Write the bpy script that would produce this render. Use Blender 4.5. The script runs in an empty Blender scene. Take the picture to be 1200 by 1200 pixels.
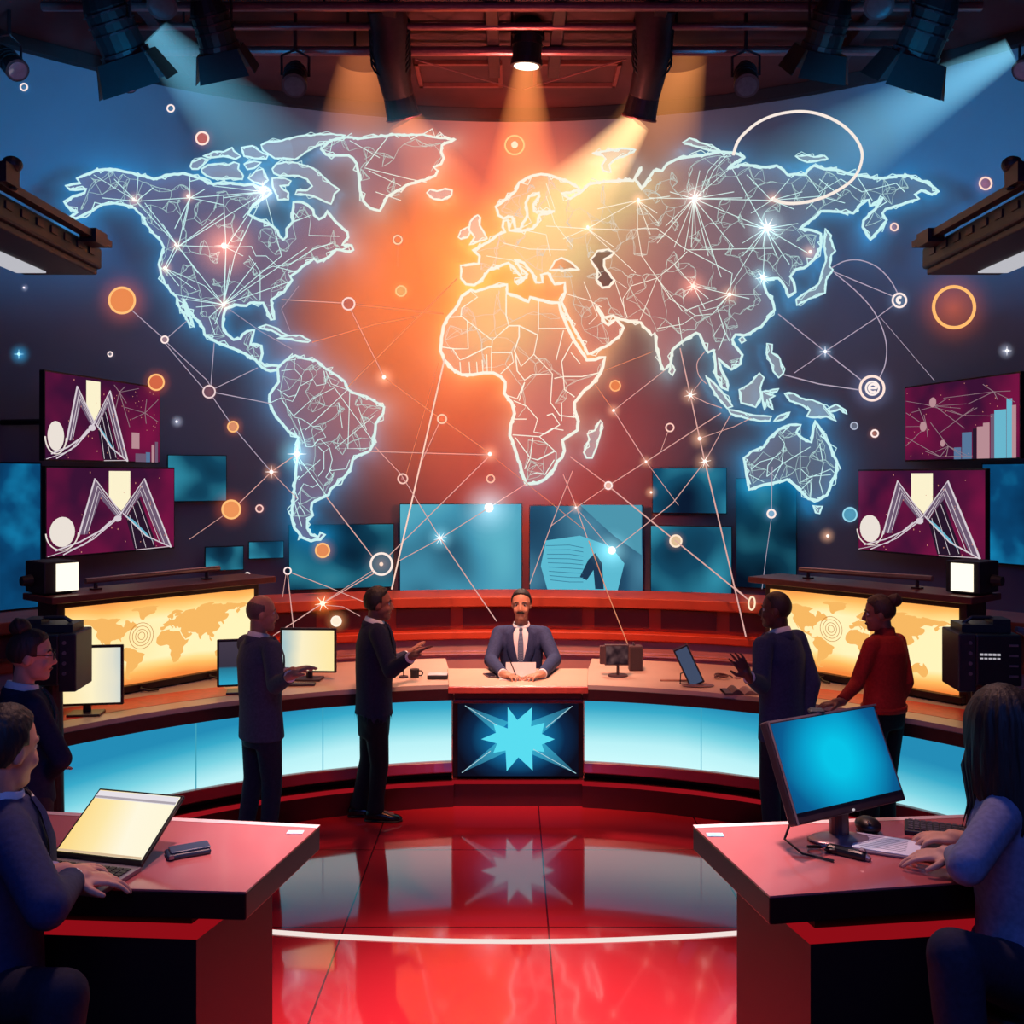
import bpy, bmesh, math, random
import numpy as np
from mathutils import Vector, Matrix, noise
from mathutils.geometry import tessellate_polygon

random.seed(7)
C = bpy.context.scene.collection
F_PX, H, YH = 1150.0, 2.6, 560.0      # focal length in pixels of a 1200 frame, eye height, horizon row
PI = math.pi

def P(px, py, d):
    """point at depth d that the camera sees at (px, py)"""
    return Vector(((px - 600) * d / F_PX, d, H - (py - YH) * d / F_PX))
def G(px, py, z):
    """point at height z seen at (px, py)"""
    return P(px, py, F_PX * (H - z) / (py - YH))
def s2l(c):
    return tuple((v / 255 / 12.92) if v / 255 <= 0.04045 else ((v / 255 + 0.055) / 1.055) ** 2.4 for v in c)

# ------------------------------------------------------------------ materials
MATS = {}
def newmat(name):
    m = bpy.data.materials.new(name); m.use_nodes = True
    nt = m.node_tree; nt.nodes.clear()
    out = nt.nodes.new('ShaderNodeOutputMaterial')
    return m, nt, out
def N(nt, typ, **kw):
    n = nt.nodes.new(typ)
    for k, v in kw.items():
        if k in n.inputs.keys(): n.inputs[k].default_value = v
        else: setattr(n, k, v)
    return n
def pbr(name, rgb, rough=0.5, metal=0.0, bump=0.0, scale=20.0, var=0.12, spec=0.5, coat=0.0):
    """procedural surface: base colour broken up by noise, optional bump"""
    if name in MATS: return MATS[name]
    m, nt, out = newmat(name)
    b = N(nt, 'ShaderNodeBsdfPrincipled'); b.inputs['Roughness'].default_value = rough
    b.inputs['Metallic'].default_value = metal; b.inputs['Specular IOR Level'].default_value = spec
    b.inputs['Coat Weight'].default_value = coat; b.inputs['Coat Roughness'].default_value = 0.08
    tc = N(nt, 'ShaderNodeTexCoord'); no = N(nt, 'ShaderNodeTexNoise'); no.inputs['Scale'].default_value = scale; no.inputs['Detail'].default_value = 4
    nt.links.new(tc.outputs['Object'], no.inputs['Vector'])
    cr = N(nt, 'ShaderNodeValToRGB'); c = s2l(rgb)
    cr.color_ramp.elements[0].position = 0.3; cr.color_ramp.elements[1].position = 0.7
    cr.color_ramp.elements[0].color = (*[v * (1 - var) for v in c], 1); cr.color_ramp.elements[1].color = (*[min(1, v * (1 + var)) for v in c], 1)
    nt.links.new(no.outputs['Fac'], cr.inputs['Fac']); nt.links.new(cr.outputs['Color'], b.inputs['Base Color'])
    if bump:
        bp = N(nt, 'ShaderNodeBump'); bp.inputs['Strength'].default_value = bump; bp.inputs['Distance'].default_value = 0.01
        nt.links.new(no.outputs['Fac'], bp.inputs['Height']); nt.links.new(bp.outputs['Normal'], b.inputs['Normal'])
    nt.links.new(b.outputs['BSDF'], out.inputs['Surface'])
    MATS[name] = m; return m
def emit(name, rgb, strength=1.0):
    if name in MATS: return MATS[name]
    m, nt, out = newmat(name)
    e = N(nt, 'ShaderNodeEmission'); e.inputs['Color'].default_value = (*s2l(rgb), 1); e.inputs['Strength'].default_value = strength
    nt.links.new(e.outputs[0], out.inputs['Surface']); MATS[name] = m; return m
def attr_emit(name, strength=1.0, mode='solid'):
    """emission from the point attribute 'tint': solid, alpha (mixed with transparency) or add (light added to what is behind)"""
    if name in MATS: return MATS[name]
    m, nt, out = newmat(name)
    a = N(nt, 'ShaderNodeAttribute'); a.attribute_name = 'tint'
    e = N(nt, 'ShaderNodeEmission'); e.inputs['Strength'].default_value = strength
    nt.links.new(a.outputs['Color'], e.inputs['Color'])
    if mode == 'solid': nt.links.new(e.outputs[0], out.inputs['Surface'])
    elif mode == 'alpha':
        t = N(nt, 'ShaderNodeBsdfTransparent'); mx = N(nt, 'ShaderNodeMixShader')
        nt.links.new(a.outputs['Alpha'], mx.inputs[0]); nt.links.new(t.outputs[0], mx.inputs[1]); nt.links.new(e.outputs[0], mx.inputs[2])
        nt.links.new(mx.outputs[0], out.inputs['Surface'])
    else:
        t = N(nt, 'ShaderNodeBsdfTransparent'); ad = N(nt, 'ShaderNodeAddShader')
        mu = N(nt, 'ShaderNodeMath', operation='MULTIPLY'); mu.inputs[1].default_value = strength
        nt.links.new(a.outputs['Alpha'], mu.inputs[0]); src = mu.outputs[0]
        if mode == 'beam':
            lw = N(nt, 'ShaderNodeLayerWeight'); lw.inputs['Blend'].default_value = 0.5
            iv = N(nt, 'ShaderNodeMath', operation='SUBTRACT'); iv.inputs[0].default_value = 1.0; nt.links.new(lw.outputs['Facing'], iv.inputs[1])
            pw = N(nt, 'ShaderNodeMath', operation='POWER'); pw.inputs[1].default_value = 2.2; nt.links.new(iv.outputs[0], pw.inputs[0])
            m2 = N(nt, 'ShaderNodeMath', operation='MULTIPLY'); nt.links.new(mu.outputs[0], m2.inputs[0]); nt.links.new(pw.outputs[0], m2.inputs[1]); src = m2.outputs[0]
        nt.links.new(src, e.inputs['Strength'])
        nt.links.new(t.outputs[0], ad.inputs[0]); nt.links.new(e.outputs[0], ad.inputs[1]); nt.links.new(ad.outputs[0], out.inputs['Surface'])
    MATS[name] = m; return m
def ramp_emit(name, axis, lo, hi, stops, strength=1.0, noise_amt=0.0, noise_scale=3.0, side=None):
    """a lit panel: colour runs along one world axis, optional soft noise, optional darkening toward |x|"""
    m, nt, out = newmat(name)
    g = N(nt, 'ShaderNodeNewGeometry'); sp = N(nt, 'ShaderNodeSeparateXYZ'); nt.links.new(g.outputs['Position'], sp.inputs[0])
    mr = N(nt, 'ShaderNodeMapRange'); mr.inputs['From Min'].default_value = lo; mr.inputs['From Max'].default_value = hi
    nt.links.new(sp.outputs[axis], mr.inputs['Value']); fac = mr.outputs[0]
    if noise_amt:
        no = N(nt, 'ShaderNodeTexNoise'); no.inputs['Scale'].default_value = noise_scale; no.inputs['Detail'].default_value = 2
        nt.links.new(g.outputs['Position'], no.inputs['Vector'])
        ma = N(nt, 'ShaderNodeMath', operation='MULTIPLY_ADD'); ma.inputs[1].default_value = noise_amt; nt.links.new(no.outputs['Fac'], ma.inputs[0])
        sb = N(nt, 'ShaderNodeMath', operation='SUBTRACT'); sb.inputs[1].default_value = noise_amt * 0.5
        nt.links.new(fac, ma.inputs[2]); nt.links.new(ma.outputs[0], sb.inputs[0]); fac = sb.outputs[0]
    if side:
        ab = N(nt, 'ShaderNodeMath', operation='ABSOLUTE'); nt.links.new(sp.outputs[0], ab.inputs[0])
        m3 = N(nt, 'ShaderNodeMapRange'); m3.inputs['From Min'].default_value = side[0]; m3.inputs['From Max'].default_value = side[1]; m3.inputs['To Max'].default_value = side[2]
        nt.links.new(ab.outputs[0], m3.inputs['Value'])
        a2 = N(nt, 'ShaderNodeMath', operation='ADD'); nt.links.new(fac, a2.inputs[0]); nt.links.new(m3.outputs[0], a2.inputs[1]); fac = a2.outputs[0]
    cr = N(nt, 'ShaderNodeValToRGB'); el = cr.color_ramp.elements
    while len(el) < len(stops): el.new(0.5)
    for e_, (p, c) in zip(el, stops): e_.position = p; e_.color = (*s2l(c), 1)
    nt.links.new(fac, cr.inputs['Fac'])
    e = N(nt, 'ShaderNodeEmission'); e.inputs['Strength'].default_value = strength
    nt.links.new(cr.outputs[0], e.inputs['Color']); nt.links.new(e.outputs[0], out.inputs['Surface'])
    MATS[name] = m; return m
def blot_emit(name, stops, scale=2.2, strength=1.0, detail=1.5, seed=0.0):
    """a defocused picture on a screen: soft noise blots"""
    m, nt, out = newmat(name)
    tc = N(nt, 'ShaderNodeTexCoord'); mp = N(nt, 'ShaderNodeMapping'); mp.inputs['Location'].default_value = (seed, seed * 1.7, seed * 0.6)
    no = N(nt, 'ShaderNodeTexNoise'); no.inputs['Scale'].default_value = scale; no.inputs['Detail'].default_value = detail
    nt.links.new(tc.outputs['Object'], mp.inputs['Vector']); nt.links.new(mp.outputs[0], no.inputs['Vector'])
    cr = N(nt, 'ShaderNodeValToRGB'); el = cr.color_ramp.elements
    while len(el) < len(stops): el.new(0.5)
    for e_, (p, c) in zip(el, stops): e_.position = p; e_.color = (*s2l(c), 1)
    e = N(nt, 'ShaderNodeEmission'); e.inputs['Strength'].default_value = strength
    nt.links.new(no.outputs['Fac'], cr.inputs['Fac']); nt.links.new(cr.outputs[0], e.inputs['Color']); nt.links.new(e.outputs[0], out.inputs['Surface'])
    MATS[name] = m; return m

# ------------------------------------------------------------------ mesh building
class MB:
    def __init__(self, xf=None): self.v, self.f, self.c, self.xf = [], [], [], xf
    def _add(self, vs, fs, tint=None):
        o = len(self.v)
        for p in vs:
            p = Vector(p); self.v.append(self.xf @ p if self.xf else p)
        self.f += [tuple(i + o for i in f) for f in fs]
        if tint is not None: self.c += tint if isinstance(tint, list) else [tint] * len(vs)
        return self
    def box(self, c, s, rot=None, bev=0.0):
        sx, sy, sz = s[0] / 2, s[1] / 2, s[2] / 2
        if bev:
            b = min(bev, sx * .9, sy * .9, sz * .9); vs = []
            for z, k in ((-sz, b), (-sz + b, 0), (sz - b, 0), (sz, b)):
                x, y = sx - k, sy - k; q = b * .5 if k == 0 else b * .3
                vs += [(-x + q, -y, z), (x - q, -y, z), (x, -y + q, z), (x, y - q, z), (x - q, y, z), (-x + q, y, z), (-x, y - q, z), (-x, -y + q, z)]
            fs = [tuple(range(7, -1, -1)), tuple(range(24, 32))]
            for r in range(3):
                for i in range(8): j = (i + 1) % 8; fs.append((r * 8 + i, r * 8 + j, r * 8 + 8 + j, r * 8 + 8 + i))
        else:
            vs = [(x, y, z) for z in (-sz, sz) for x, y in ((-sx, -sy), (sx, -sy), (sx, sy), (-sx, sy))]
            fs = [(3, 2, 1, 0), (4, 5, 6, 7), (0, 1, 5, 4), (1, 2, 6, 5), (2, 3, 7, 6), (3, 0, 4, 7)]
        R = rot if rot is not None else Matrix.Identity(3)
        return self._add([R @ Vector(p) + Vector(c) for p in vs], fs)
    def cyl(self, p0, p1, r0, r1=None, n=14, caps=True, tint=None):
        p0, p1 = Vector(p0), Vector(p1); r1 = r0 if r1 is None else r1
        ax = (p1 - p0).normalized(); a = ax.orthogonal().normalized(); b = ax.cross(a)
        vs = [p + (a * math.cos(2 * PI * i / n) + b * math.sin(2 * PI * i / n)) * r for p, r in ((p0, r0), (p1, r1)) for i in range(n)]
        fs = [(i, (i + 1) % n, n + (i + 1) % n, n + i) for i in range(n)]
        if caps: fs += [tuple(range(n - 1, -1, -1)), tuple(range(n, 2 * n))]
        return self._add(vs, fs, tint)
    def tube(self, pts, r, n=6, closed=False, tint=None):
        pts = [Vector(p) for p in pts]; m = len(pts); rs = r if isinstance(r, (list, tuple)) else [r] * m
        vs, fs = [], []; a = None
        for i, p in enumerate(pts):
            if closed: t = pts[(i + 1) % m] - pts[i - 1]
            else: t = pts[min(i + 1, m - 1)] - pts[max(i - 1, 0)]
            t = t.normalized() if t.length > 1e-9 else Vector((1, 0, 0))
            if a is None: a = t.orthogonal().normalized()
            a = (a - t * a.dot(t)); a = a.normalized() if a.length > 1e-6 else t.orthogonal().normalized(); b = t.cross(a)
            vs += [p + (a * math.cos(2 * PI * k / n) + b * math.sin(2 * PI * k / n)) * rs[i] for k in range(n)]
        for i in range(m if closed else m - 1):
            j = (i + 1) % m
            fs += [(i * n + k, i * n + (k + 1) % n, j * n + (k + 1) % n, j * n + k) for k in range(n)]
        if not closed: fs += [tuple(range(n - 1, -1, -1)), tuple(range((m - 1) * n, m * n))]
        if isinstance(tint, list): tint = [c for c in tint for _ in range(n)]
        return self._add(vs, fs, tint)
    def ell(self, c, rad, R=None, nu=16, nv=10):
        R = R if R is not None else Matrix.Identity(3); c = Vector(c); vs = [c + R @ Vector((0, 0, -rad[2]))]; fs = []
        for j in range(1, nv):
            t = -PI / 2 + PI * j / nv
            vs += [c + R @ Vector((rad[0] * math.cos(t) * math.cos(2 * PI * i / nu), rad[1] * math.cos(t) * math.sin(2 * PI * i / nu), rad[2] * math.sin(t))) for i in range(nu)]
        vs.append(c + R @ Vector((0, 0, rad[2])))
        for i in range(nu): fs.append((0, 1 + (i + 1) % nu, 1 + i)); fs.append((len(vs) - 1, 1 + (nv - 2) * nu + i, 1 + (nv - 2) * nu + (i + 1) % nu))
        for j in range(nv - 2):
            for i in range(nu): a = 1 + j * nu; fs.append((a + i, a + (i + 1) % nu, a + nu + (i + 1) % nu, a + nu + i))
        return self._add(vs, fs)
    def cap(self, p0, p1, r0, r1=None):
        """tapered limb with round ends"""
        r1 = r0 if r1 is None else r1; p0, p1 = Vector(p0), Vector(p1)
        if (p1 - p0).length < 1e-5: return self.ell(p0, (r0,) * 3)
        self.cyl(p0, p1, r0, r1, 12); self.ell(p0, (r0,) * 3, nu=12, nv=8); return self.ell(p1, (r1,) * 3, nu=12, nv=8)
    def loft(self, rings, n=20):
        """rings: (centre, side vector*half width, forward vector*half depth)"""
        vs, fs = [], []
        for c, a, b in rings: vs += [Vector(c) + Vector(a) * math.cos(2 * PI * i / n) + Vector(b) * math.sin(2 * PI * i / n) for i in range(n)]
        for j in range(len(rings) - 1): fs += [(j * n + i, j * n + (i + 1) % n, (j + 1) * n + (i + 1) % n, (j + 1) * n + i) for i in range(n)]
        fs += [tuple(range(n - 1, -1, -1)), tuple(range((len(rings) - 1) * n, len(rings) * n))]
        return self._add(vs, fs)
    def quad(self, a, b, c, d, tint=None): return self._add([a, b, c, d], [(0, 1, 2, 3)], tint)
    def poly(self, pts, holes=(), tint=None):
        loops = [[Vector(p) for p in pts]] + [[Vector(p) for p in h] for h in holes]
        flat = [p for l in loops for p in l]
        fs = tessellate_polygon([[Vector((p[0], p[2] if abs(flat[0][1] - p[1]) < 1e9 else 0, 0)) for p in l] for l in loops])
        return self._add(flat, [tuple(f) for f in fs], tint)
    def prism(self, pts2, y0, y1):
        """2D outline (x, z) extruded along y"""
        n = len(pts2); vs = [(x, y0, z) for x, z in pts2] + [(x, y1, z) for x, z in pts2]
        tri = tessellate_polygon([[Vector((x, z, 0)) for x, z in pts2]])
        fs = [tuple(t) for t in tri] + [tuple(i + n for i in reversed(t)) for t in tri] + [(i, (i + 1) % n, n + (i + 1) % n, n + i) for i in range(n)]
        return self._add(vs, fs)
    def arc(self, R0, R1, z0, z1, a0, a1, c, n=48, R0t=None, R1t=None):
        """block following an arc; angles in degrees from +Y toward +X"""
        R0t = R0 if R0t is None else R0t; R1t = R1 if R1t is None else R1t; vs, fs = [], []
        for i in range(n + 1):
            t = math.radians(a0 + (a1 - a0) * i / n); s, k = math.sin(t), math.cos(t)
            vs += [(c[0] + R * s, c[1] + R * k, z) for R, z in ((R0, z0), (R1, z0), (R1t, z1), (R0t, z1))]
        for i in range(n):
            for k in range(4): fs.append((i * 4 + k, i * 4 + (k + 1) % 4, i * 4 + 4 + (k + 1) % 4, i * 4 + 4 + k))
        fs += [(3, 2, 1, 0), tuple(n * 4 + k for k in range(4))]
        return self._add(vs, fs)
    def disc(self, c, r, n=28, ca=None, ra=None):
        """flat disc facing -Y; ca, ra: tint at the centre and at the rim"""
        c = Vector(c); K = 5; vs, fs, ti = [c], [], [ca]
        for k in range(1, K + 1):
            u = k / K; w = (1 - u) ** 2
            for i in range(n):
                vs.append(c + Vector((math.cos(2 * PI * i / n), 0, math.sin(2 * PI * i / n))) * r * u)
                if ca is not None: ti.append((*ca[:3], ra[3] + (ca[3] - ra[3]) * w))
        fs += [(0, 1 + (i + 1) % n, 1 + i) for i in range(n)]
        for k in range(K - 1): fs += [(1 + k * n + i, 1 + k * n + (i + 1) % n, 1 + (k + 1) * n + (i + 1) % n, 1 + (k + 1) * n + i) for i in range(n)]
        return self._add(vs, fs, ti if ca is not None else None)
    def torus(self, c, R, r, M=None, nu=36, nv=8, tint=None):
        M = M or Matrix.Identity(3); c = Vector(c)
        vs = [c + M @ Vector(((R + r * math.cos(2 * PI * j / nv)) * math.cos(2 * PI * i / nu), r * math.sin(2 * PI * j / nv), (R + r * math.cos(2 * PI * j / nv)) * math.sin(2 * PI * i / nu))) for i in range(nu) for j in range(nv)]
        fs = [(i * nv + j, i * nv + (j + 1) % nv, ((i + 1) % nu) * nv + (j + 1) % nv, ((i + 1) % nu) * nv + j) for i in range(nu) for j in range(nv)]
        return self._add(vs, fs, tint)

def base_of(parent):
    o = Vector((0, 0, 0))
    while parent is not None: o = o + parent.location; parent = parent.parent
    return o
def obj(name, mb, mat, parent=None, smooth=False, remesh=0.0, smooth_it=0, fix=True, bevel=0.0):
    """link a builder as ONE mesh object; vertices are given in world space"""
    off = base_of(parent)
    me = bpy.data.meshes.new(name)
    me.from_pydata([tuple(p - off) for p in mb.v], [], mb.f); me.update()
    if mb.c:
        at = me.attributes.new('tint', 'FLOAT_COLOR', 'POINT')
        at.data.foreach_set('color', [x for c in mb.c for x in c])
    elif fix:
        bm = bmesh.new(); bm.from_mesh(me); bmesh.ops.recalc_face_normals(bm, faces=bm.faces); bm.to_mesh(me); bm.free()
    o = bpy.data.objects.new(name, me); C.objects.link(o)
    if remesh:
        md = o.modifiers.new('r', 'REMESH'); md.mode = 'VOXEL'; md.voxel_size = remesh
        if smooth_it: ms = o.modifiers.new('s', 'SMOOTH'); ms.factor = 0.5; ms.iterations = smooth_it
        dg = bpy.context.evaluated_depsgraph_get(); m2 = bpy.data.meshes.new_from_object(o.evaluated_get(dg))
        o.modifiers.clear(); o.data = m2; m2.name = name; me = m2
    if bevel:
        b = o.modifiers.new('b', 'BEVEL'); b.width = bevel; b.segments = 2; b.limit_method = 'ANGLE'
    me.materials.clear(); me.materials.append(mat)
    if smooth: me.shade_smooth()
    o.parent = parent
    return o
def thing(name, label, cat, loc=(0, 0, 0), group=None, kind=None):
    o = bpy.data.objects.new(name, None); C.objects.link(o); o.location = loc; o.empty_display_size = 0.1
    return tag(o, label, cat, group, kind)
def tag(o, label, cat, group=None, kind=None):
    o['label'] = label; o['category'] = cat
    if group: o['group'] = group
    if kind: o['kind'] = kind
    return o
def struct(name, mb, mat, label=None, parent=None, smooth=False):
    o = obj(name, mb, mat, parent, smooth); o['kind'] = 'structure'
    if label: o['label'] = label
    return o
def lab(o, text): o['label'] = text; return o
def frame(origin, u, v):
    """matrix with x along u, z along v, y pointing away from the viewer side"""
    u = Vector(u).normalized(); v = Vector(v); v = (v - u * v.dot(u)).normalized(); y = v.cross(u)
    M = Matrix((u, y, v)).transposed().to_4x4(); M.translation = Vector(origin); return M
# ================================================================== SETTING
WC, WR, CZ = (0.0, 5.4), 8.6, 7.83      # curved wall: centre, radius; ceiling height
def wall_mat():
    m, nt, out = newmat('wall_paint')
    b = N(nt, 'ShaderNodeBsdfPrincipled'); b.inputs['Roughness'].default_value = 0.85; b.inputs['Specular IOR Level'].default_value = 0.1
    tc = N(nt, 'ShaderNodeTexCoord'); no = N(nt, 'ShaderNodeTexNoise'); no.inputs['Scale'].default_value = 1.2; no.inputs['Detail'].default_value = 3
    nt.links.new(tc.outputs['Object'], no.inputs['Vector'])
    cr = N(nt, 'ShaderNodeValToRGB'); cr.color_ramp.elements[0].color = (.21, .235, .31, 1); cr.color_ramp.elements[1].color = (.26, .285, .37, 1)
    nt.links.new(no.outputs['Fac'], cr.inputs['Fac']); nt.links.new(cr.outputs[0], b.inputs['Base Color'])
    nt.links.new(b.outputs[0], out.inputs['Surface']); return m
wb = MB(); n = 96; vs = []; fs = []
for i in range(n + 1):
    t = math.radians(-112 + 224 * i / n); s, k = math.sin(t), math.cos(t)
    vs += [(WC[0] + WR * s, WC[1] + WR * k, 0), (WC[0] + WR * s, WC[1] + WR * k, CZ)]
fs = [(2 * i, 2 * i + 1, 2 * i + 3, 2 * i + 2) for i in range(n)]
wb._add(vs, fs)
struct('wall_back', wb, wall_mat(), 'curved studio backdrop wall washed in blue and orange light', smooth=True)
def floor_mat():
    m, nt, out = newmat('floor_gloss')
    tc = N(nt, 'ShaderNodeTexCoord'); mp = N(nt, 'ShaderNodeMapping'); mp.inputs['Location'].default_value = (0.97, 0.22, 0)
    br = N(nt, 'ShaderNodeTexBrick'); br.offset = 0.0; br.inputs['Scale'].default_value = 1.0; br.inputs['Brick Width'].default_value = 1.18; br.inputs['Row Height'].default_value = 1.18
    br.inputs['Mortar Size'].default_value = 0.006; br.inputs['Mortar Smooth'].default_value = 0.2
    br.inputs['Color1'].default_value = (*s2l((206, 40, 48)), 1); br.inputs['Color2'].default_value = (*s2l((198, 36, 46)), 1); br.inputs['Mortar'].default_value = (*s2l((110, 14, 22)), 1)
    nt.links.new(tc.outputs['Object'], mp.inputs['Vector']); nt.links.new(mp.outputs[0], br.inputs['Vector'])
    d = N(nt, 'ShaderNodeBsdfDiffuse'); nt.links.new(br.outputs['Color'], d.inputs['Color'])
    g = N(nt, 'ShaderNodeBsdfGlossy'); g.inputs['Roughness'].default_value = 0.06; g.inputs['Color'].default_value = (1, .93, .95, 1)
    no = N(nt, 'ShaderNodeTexNoise'); no.inputs['Scale'].default_value = 3.0; nt.links.new(tc.outputs['Object'], no.inputs['Vector'])
    mr = N(nt, 'ShaderNodeMapRange'); mr.inputs['To Min'].default_value = 0.03; mr.inputs['To Max'].default_value = 0.09; nt.links.new(no.outputs['Fac'], mr.inputs['Value']); nt.links.new(mr.outputs[0], g.inputs['Roughness'])
    mx = N(nt, 'ShaderNodeMixShader'); lw = N(nt, 'ShaderNodeFresnel'); lw.inputs['IOR'].default_value = 2.1
    nt.links.new(lw.outputs[0], mx.inputs[0]); nt.links.new(d.outputs[0], mx.inputs[1]); nt.links.new(g.outputs[0], mx.inputs[2])
    nt.links.new(mx.outputs[0], out.inputs['Surface']); return m
fb = MB(); fb._add([(WC[0] + (WR + .05) * math.sin(2 * PI * i / 64), WC[1] + (WR + .05) * math.cos(2 * PI * i / 64), 0) for i in range(64)], [tuple(range(63, -1, -1))])
fo = struct('floor', fb, floor_mat(), 'glossy red studio floor with large square tiles')
for f_ in fo.data.polygons: pass
cb = MB(); cb._add([(WC[0] + (WR + .05) * math.sin(2 * PI * i / 64), WC[1] + (WR + .05) * math.cos(2 * PI * i / 64), CZ) for i in range(64)], [tuple(range(64))])
struct('ceiling', cb, pbr('ceiling_dark', (74, 40, 46), 0.8, var=.3, scale=1.5), 'dark studio ceiling above the lighting grid')
rb = MB(); rb.arc(WR - .14, WR - .02, CZ - .16, CZ - .01, -80, 80, WC, 80)
struct('trim_1', rb, pbr('rail_black', (38, 26, 34), 0.6), 'dark rail along the top of the backdrop wall')
lb = MB(); lb.arc(8.2, 8.245, 0.0, 0.006, 165, 195, (0, 13.72), 40)
struct('trim_2', lb, emit('floor_line', (250, 232, 225), 0.95), 'thin white curved line inlaid in the red floor')
# ceiling panel frames seen between the trusses
for sgn in (-1, 1):
    pf = MB(); x0, x1 = (-1.2, -.15) if sgn < 0 else (.3, 1.35)
    for a, b in (((x0, 12.3), (x1, 12.3)), ((x0, 13.0), (x1, 13.0)), ((x0, 12.3), (x0, 13.0)), ((x1, 12.3), (x1, 13.0))):
        pf.box(((a[0] + b[0]) / 2, (a[1] + b[1]) / 2, CZ - .03), (abs(a[0] - b[0]) + .05, abs(a[1] - b[1]) + .05, .05))
    struct('trim_%d' % (3 if sgn < 0 else 4), pf, pbr('panel_frame', (120, 60, 58), 0.5), 'reddish ceiling panel frame %s of the centre lamp' % ('left' if sgn < 0 else 'right'))

# ================================================================== BACK COUNTER
M_WOODR = pbr('orange_wood', (196, 84, 52), 0.42, var=.15, scale=3)
M_REDPANEL = pbr('maroon_panel', (122, 50, 46), 0.5, var=.1, scale=3)
BC = (0, 4.0)
bcn = thing('back_counter', 'long curved orange-red counter with recessed panels behind the seated presenter', 'counter', (0, 10.0, 0))
t = MB(); t.arc(5.82, 6.5, 1.31, 1.41, -60, 60, BC, 80); obj('counter_top', t, M_WOODR, bcn, bevel=.01)
t = MB(); t.arc(6.0, 6.45, 0.0, 1.31, -60, 60, BC, 80); obj('carcass', t, M_WOODR, bcn)
for k in range(-9, 9):
    a = k * 6.4 + 3.2 + 1.0; t = MB(); t.arc(5.975, 5.999, 1.09, 1.28, a - 2.6, a + 2.6, BC, 8); obj('recessed_panel', t, M_REDPANEL, bcn)
t = MB(); t.arc(5.84, 6.0, 0.985, 1.06, -60, 60, BC, 80); obj('rail', t, pbr('orange_rail', (214, 84, 50), 0.4, var=.08, scale=3), bcn, bevel=.01)
t = MB(); t.arc(5.9, 5.999, 0.02, 0.985, -60, 60, BC, 80); obj('lower_face', t, pbr('pink_face', (196, 150, 142), 0.55, var=.06, scale=2), bcn)
for z in (.86, .83):
    t = MB(); t.tube([(5.87 * math.sin(math.radians(a)), 4 + 5.87 * math.cos(math.radians(a)), z) for a in range(-60, 61, 2)], .009, 6); obj('handrail', t, pbr('brass_line', (230, 190, 170), .3, .6), bcn)

# ================================================================== NEWS DESK
DC = (0, 3.98); A_ = 63
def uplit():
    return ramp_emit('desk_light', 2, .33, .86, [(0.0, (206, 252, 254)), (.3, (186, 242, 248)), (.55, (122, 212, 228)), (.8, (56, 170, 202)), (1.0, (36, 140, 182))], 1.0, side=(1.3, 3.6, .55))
def arms(R0, R1, z0, z1, **k):
    t = MB()
    for a0, a1 in ((-A_, -7.0), (8.4, A_)): t.arc(R0, R1, z0, z1, a0, a1, DC, 52, **k)
    return t
desk = thing('news_desk', 'long curved news desk with glowing blue front panels and dark red base', 'desk', (0, 7.83, 0))
t = arms(3.81, 4.95, .93, .965); obj('worktop', t, pbr('desk_top', (210, 178, 160), 0.32, var=.08, scale=2.5), desk)
t = arms(3.80, 4.9, .843, .93, R0t=3.795); obj('fascia', t, pbr('desk_fascia', (58, 26, 30), 0.35, var=.1), desk)
for s in (-1, 1):
    t = MB(); a0, a1 = (7.1 if s < 0 else 8.5, A_ - .5)
    t.arc(3.92, 3.95, .335, .843, *(sorted((s * a0, s * a1))), DC, 70); obj('light_panel', t, MATS.get('desk_light') or uplit(), desk)
for s in (-1, 1):
    for a in (36.0, 22.0):
        t = MB(); t.arc(3.913, 3.921, .335, .843, s * a - .05, s * a + .05, DC, 2); obj('panel_seam', t, emit('seam', (70, 170, 195), .9), desk)
t = arms(3.96, 4.6, .2, .843); obj('carcass', t, pbr('desk_dark', (30, 12, 16), .5), desk)
t = arms(3.85, 3.97, .255, .335, R0t=3.88); obj('base_moulding', t, pbr('base_red', (150, 22, 28), 0.3, var=.12, scale=3, coat=.3), desk, bevel=.008)
t = arms(3.80, 4.6, 0, .19, R0t=3.76); obj('plinth', t, pbr('plinth_red', (92, 14, 20), 0.35, var=.12, scale=3), desk)
t = arms(3.75, 3.80, .188, .206); obj('plinth_edge', t, emit('plinth_glow', (150, 18, 28), .9), desk)
for s in (-1, 1):
    t = MB(); t.arc(4.0, 4.34, .9652, .9668, *sorted((s * 31.5, s * 56.0)), DC, 30); obj('red_lit_strip', t, pbr('red_lit_strip', (226, 52, 50), .35), desk)  # red light on the counter before each display, put in as a coloured strip

# podium in front of the seated presenter
PX = .048
pod = thing('anchor_podium', 'centre podium with red mouldings and a dark blue starburst screen', 'podium', (PX, 7.83, 0))
t = MB(); vs = [(x, y, z) for z in (.927, .977) for x, y in ((PX - .54, 7.65), (PX + .54, 7.65), (PX + .60, 8.36), (PX - .60, 8.36))]; t._add(vs, [(0, 1, 2, 3), (7, 6, 5, 4), (0, 1, 5, 4), (1, 2, 6, 5), (2, 3, 7, 6), (3, 0, 4, 7)]); obj('podium_top', t, pbr('desk_top2', (214, 184, 162), .3, var=.06, scale=2.5), pod, bevel=.006)
t = MB(); t.box((PX, 7.655, .945), (1.09, .03, .05)); obj('top_edge', t, pbr('edge_orange', (214, 76, 58), .35), pod, bevel=.005)
t = MB(); t.box((PX, 7.86, .895), (1.0, .3, .075)); obj('neck', t, pbr('neck_maroon', (74, 20, 24), .4), pod)
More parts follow.
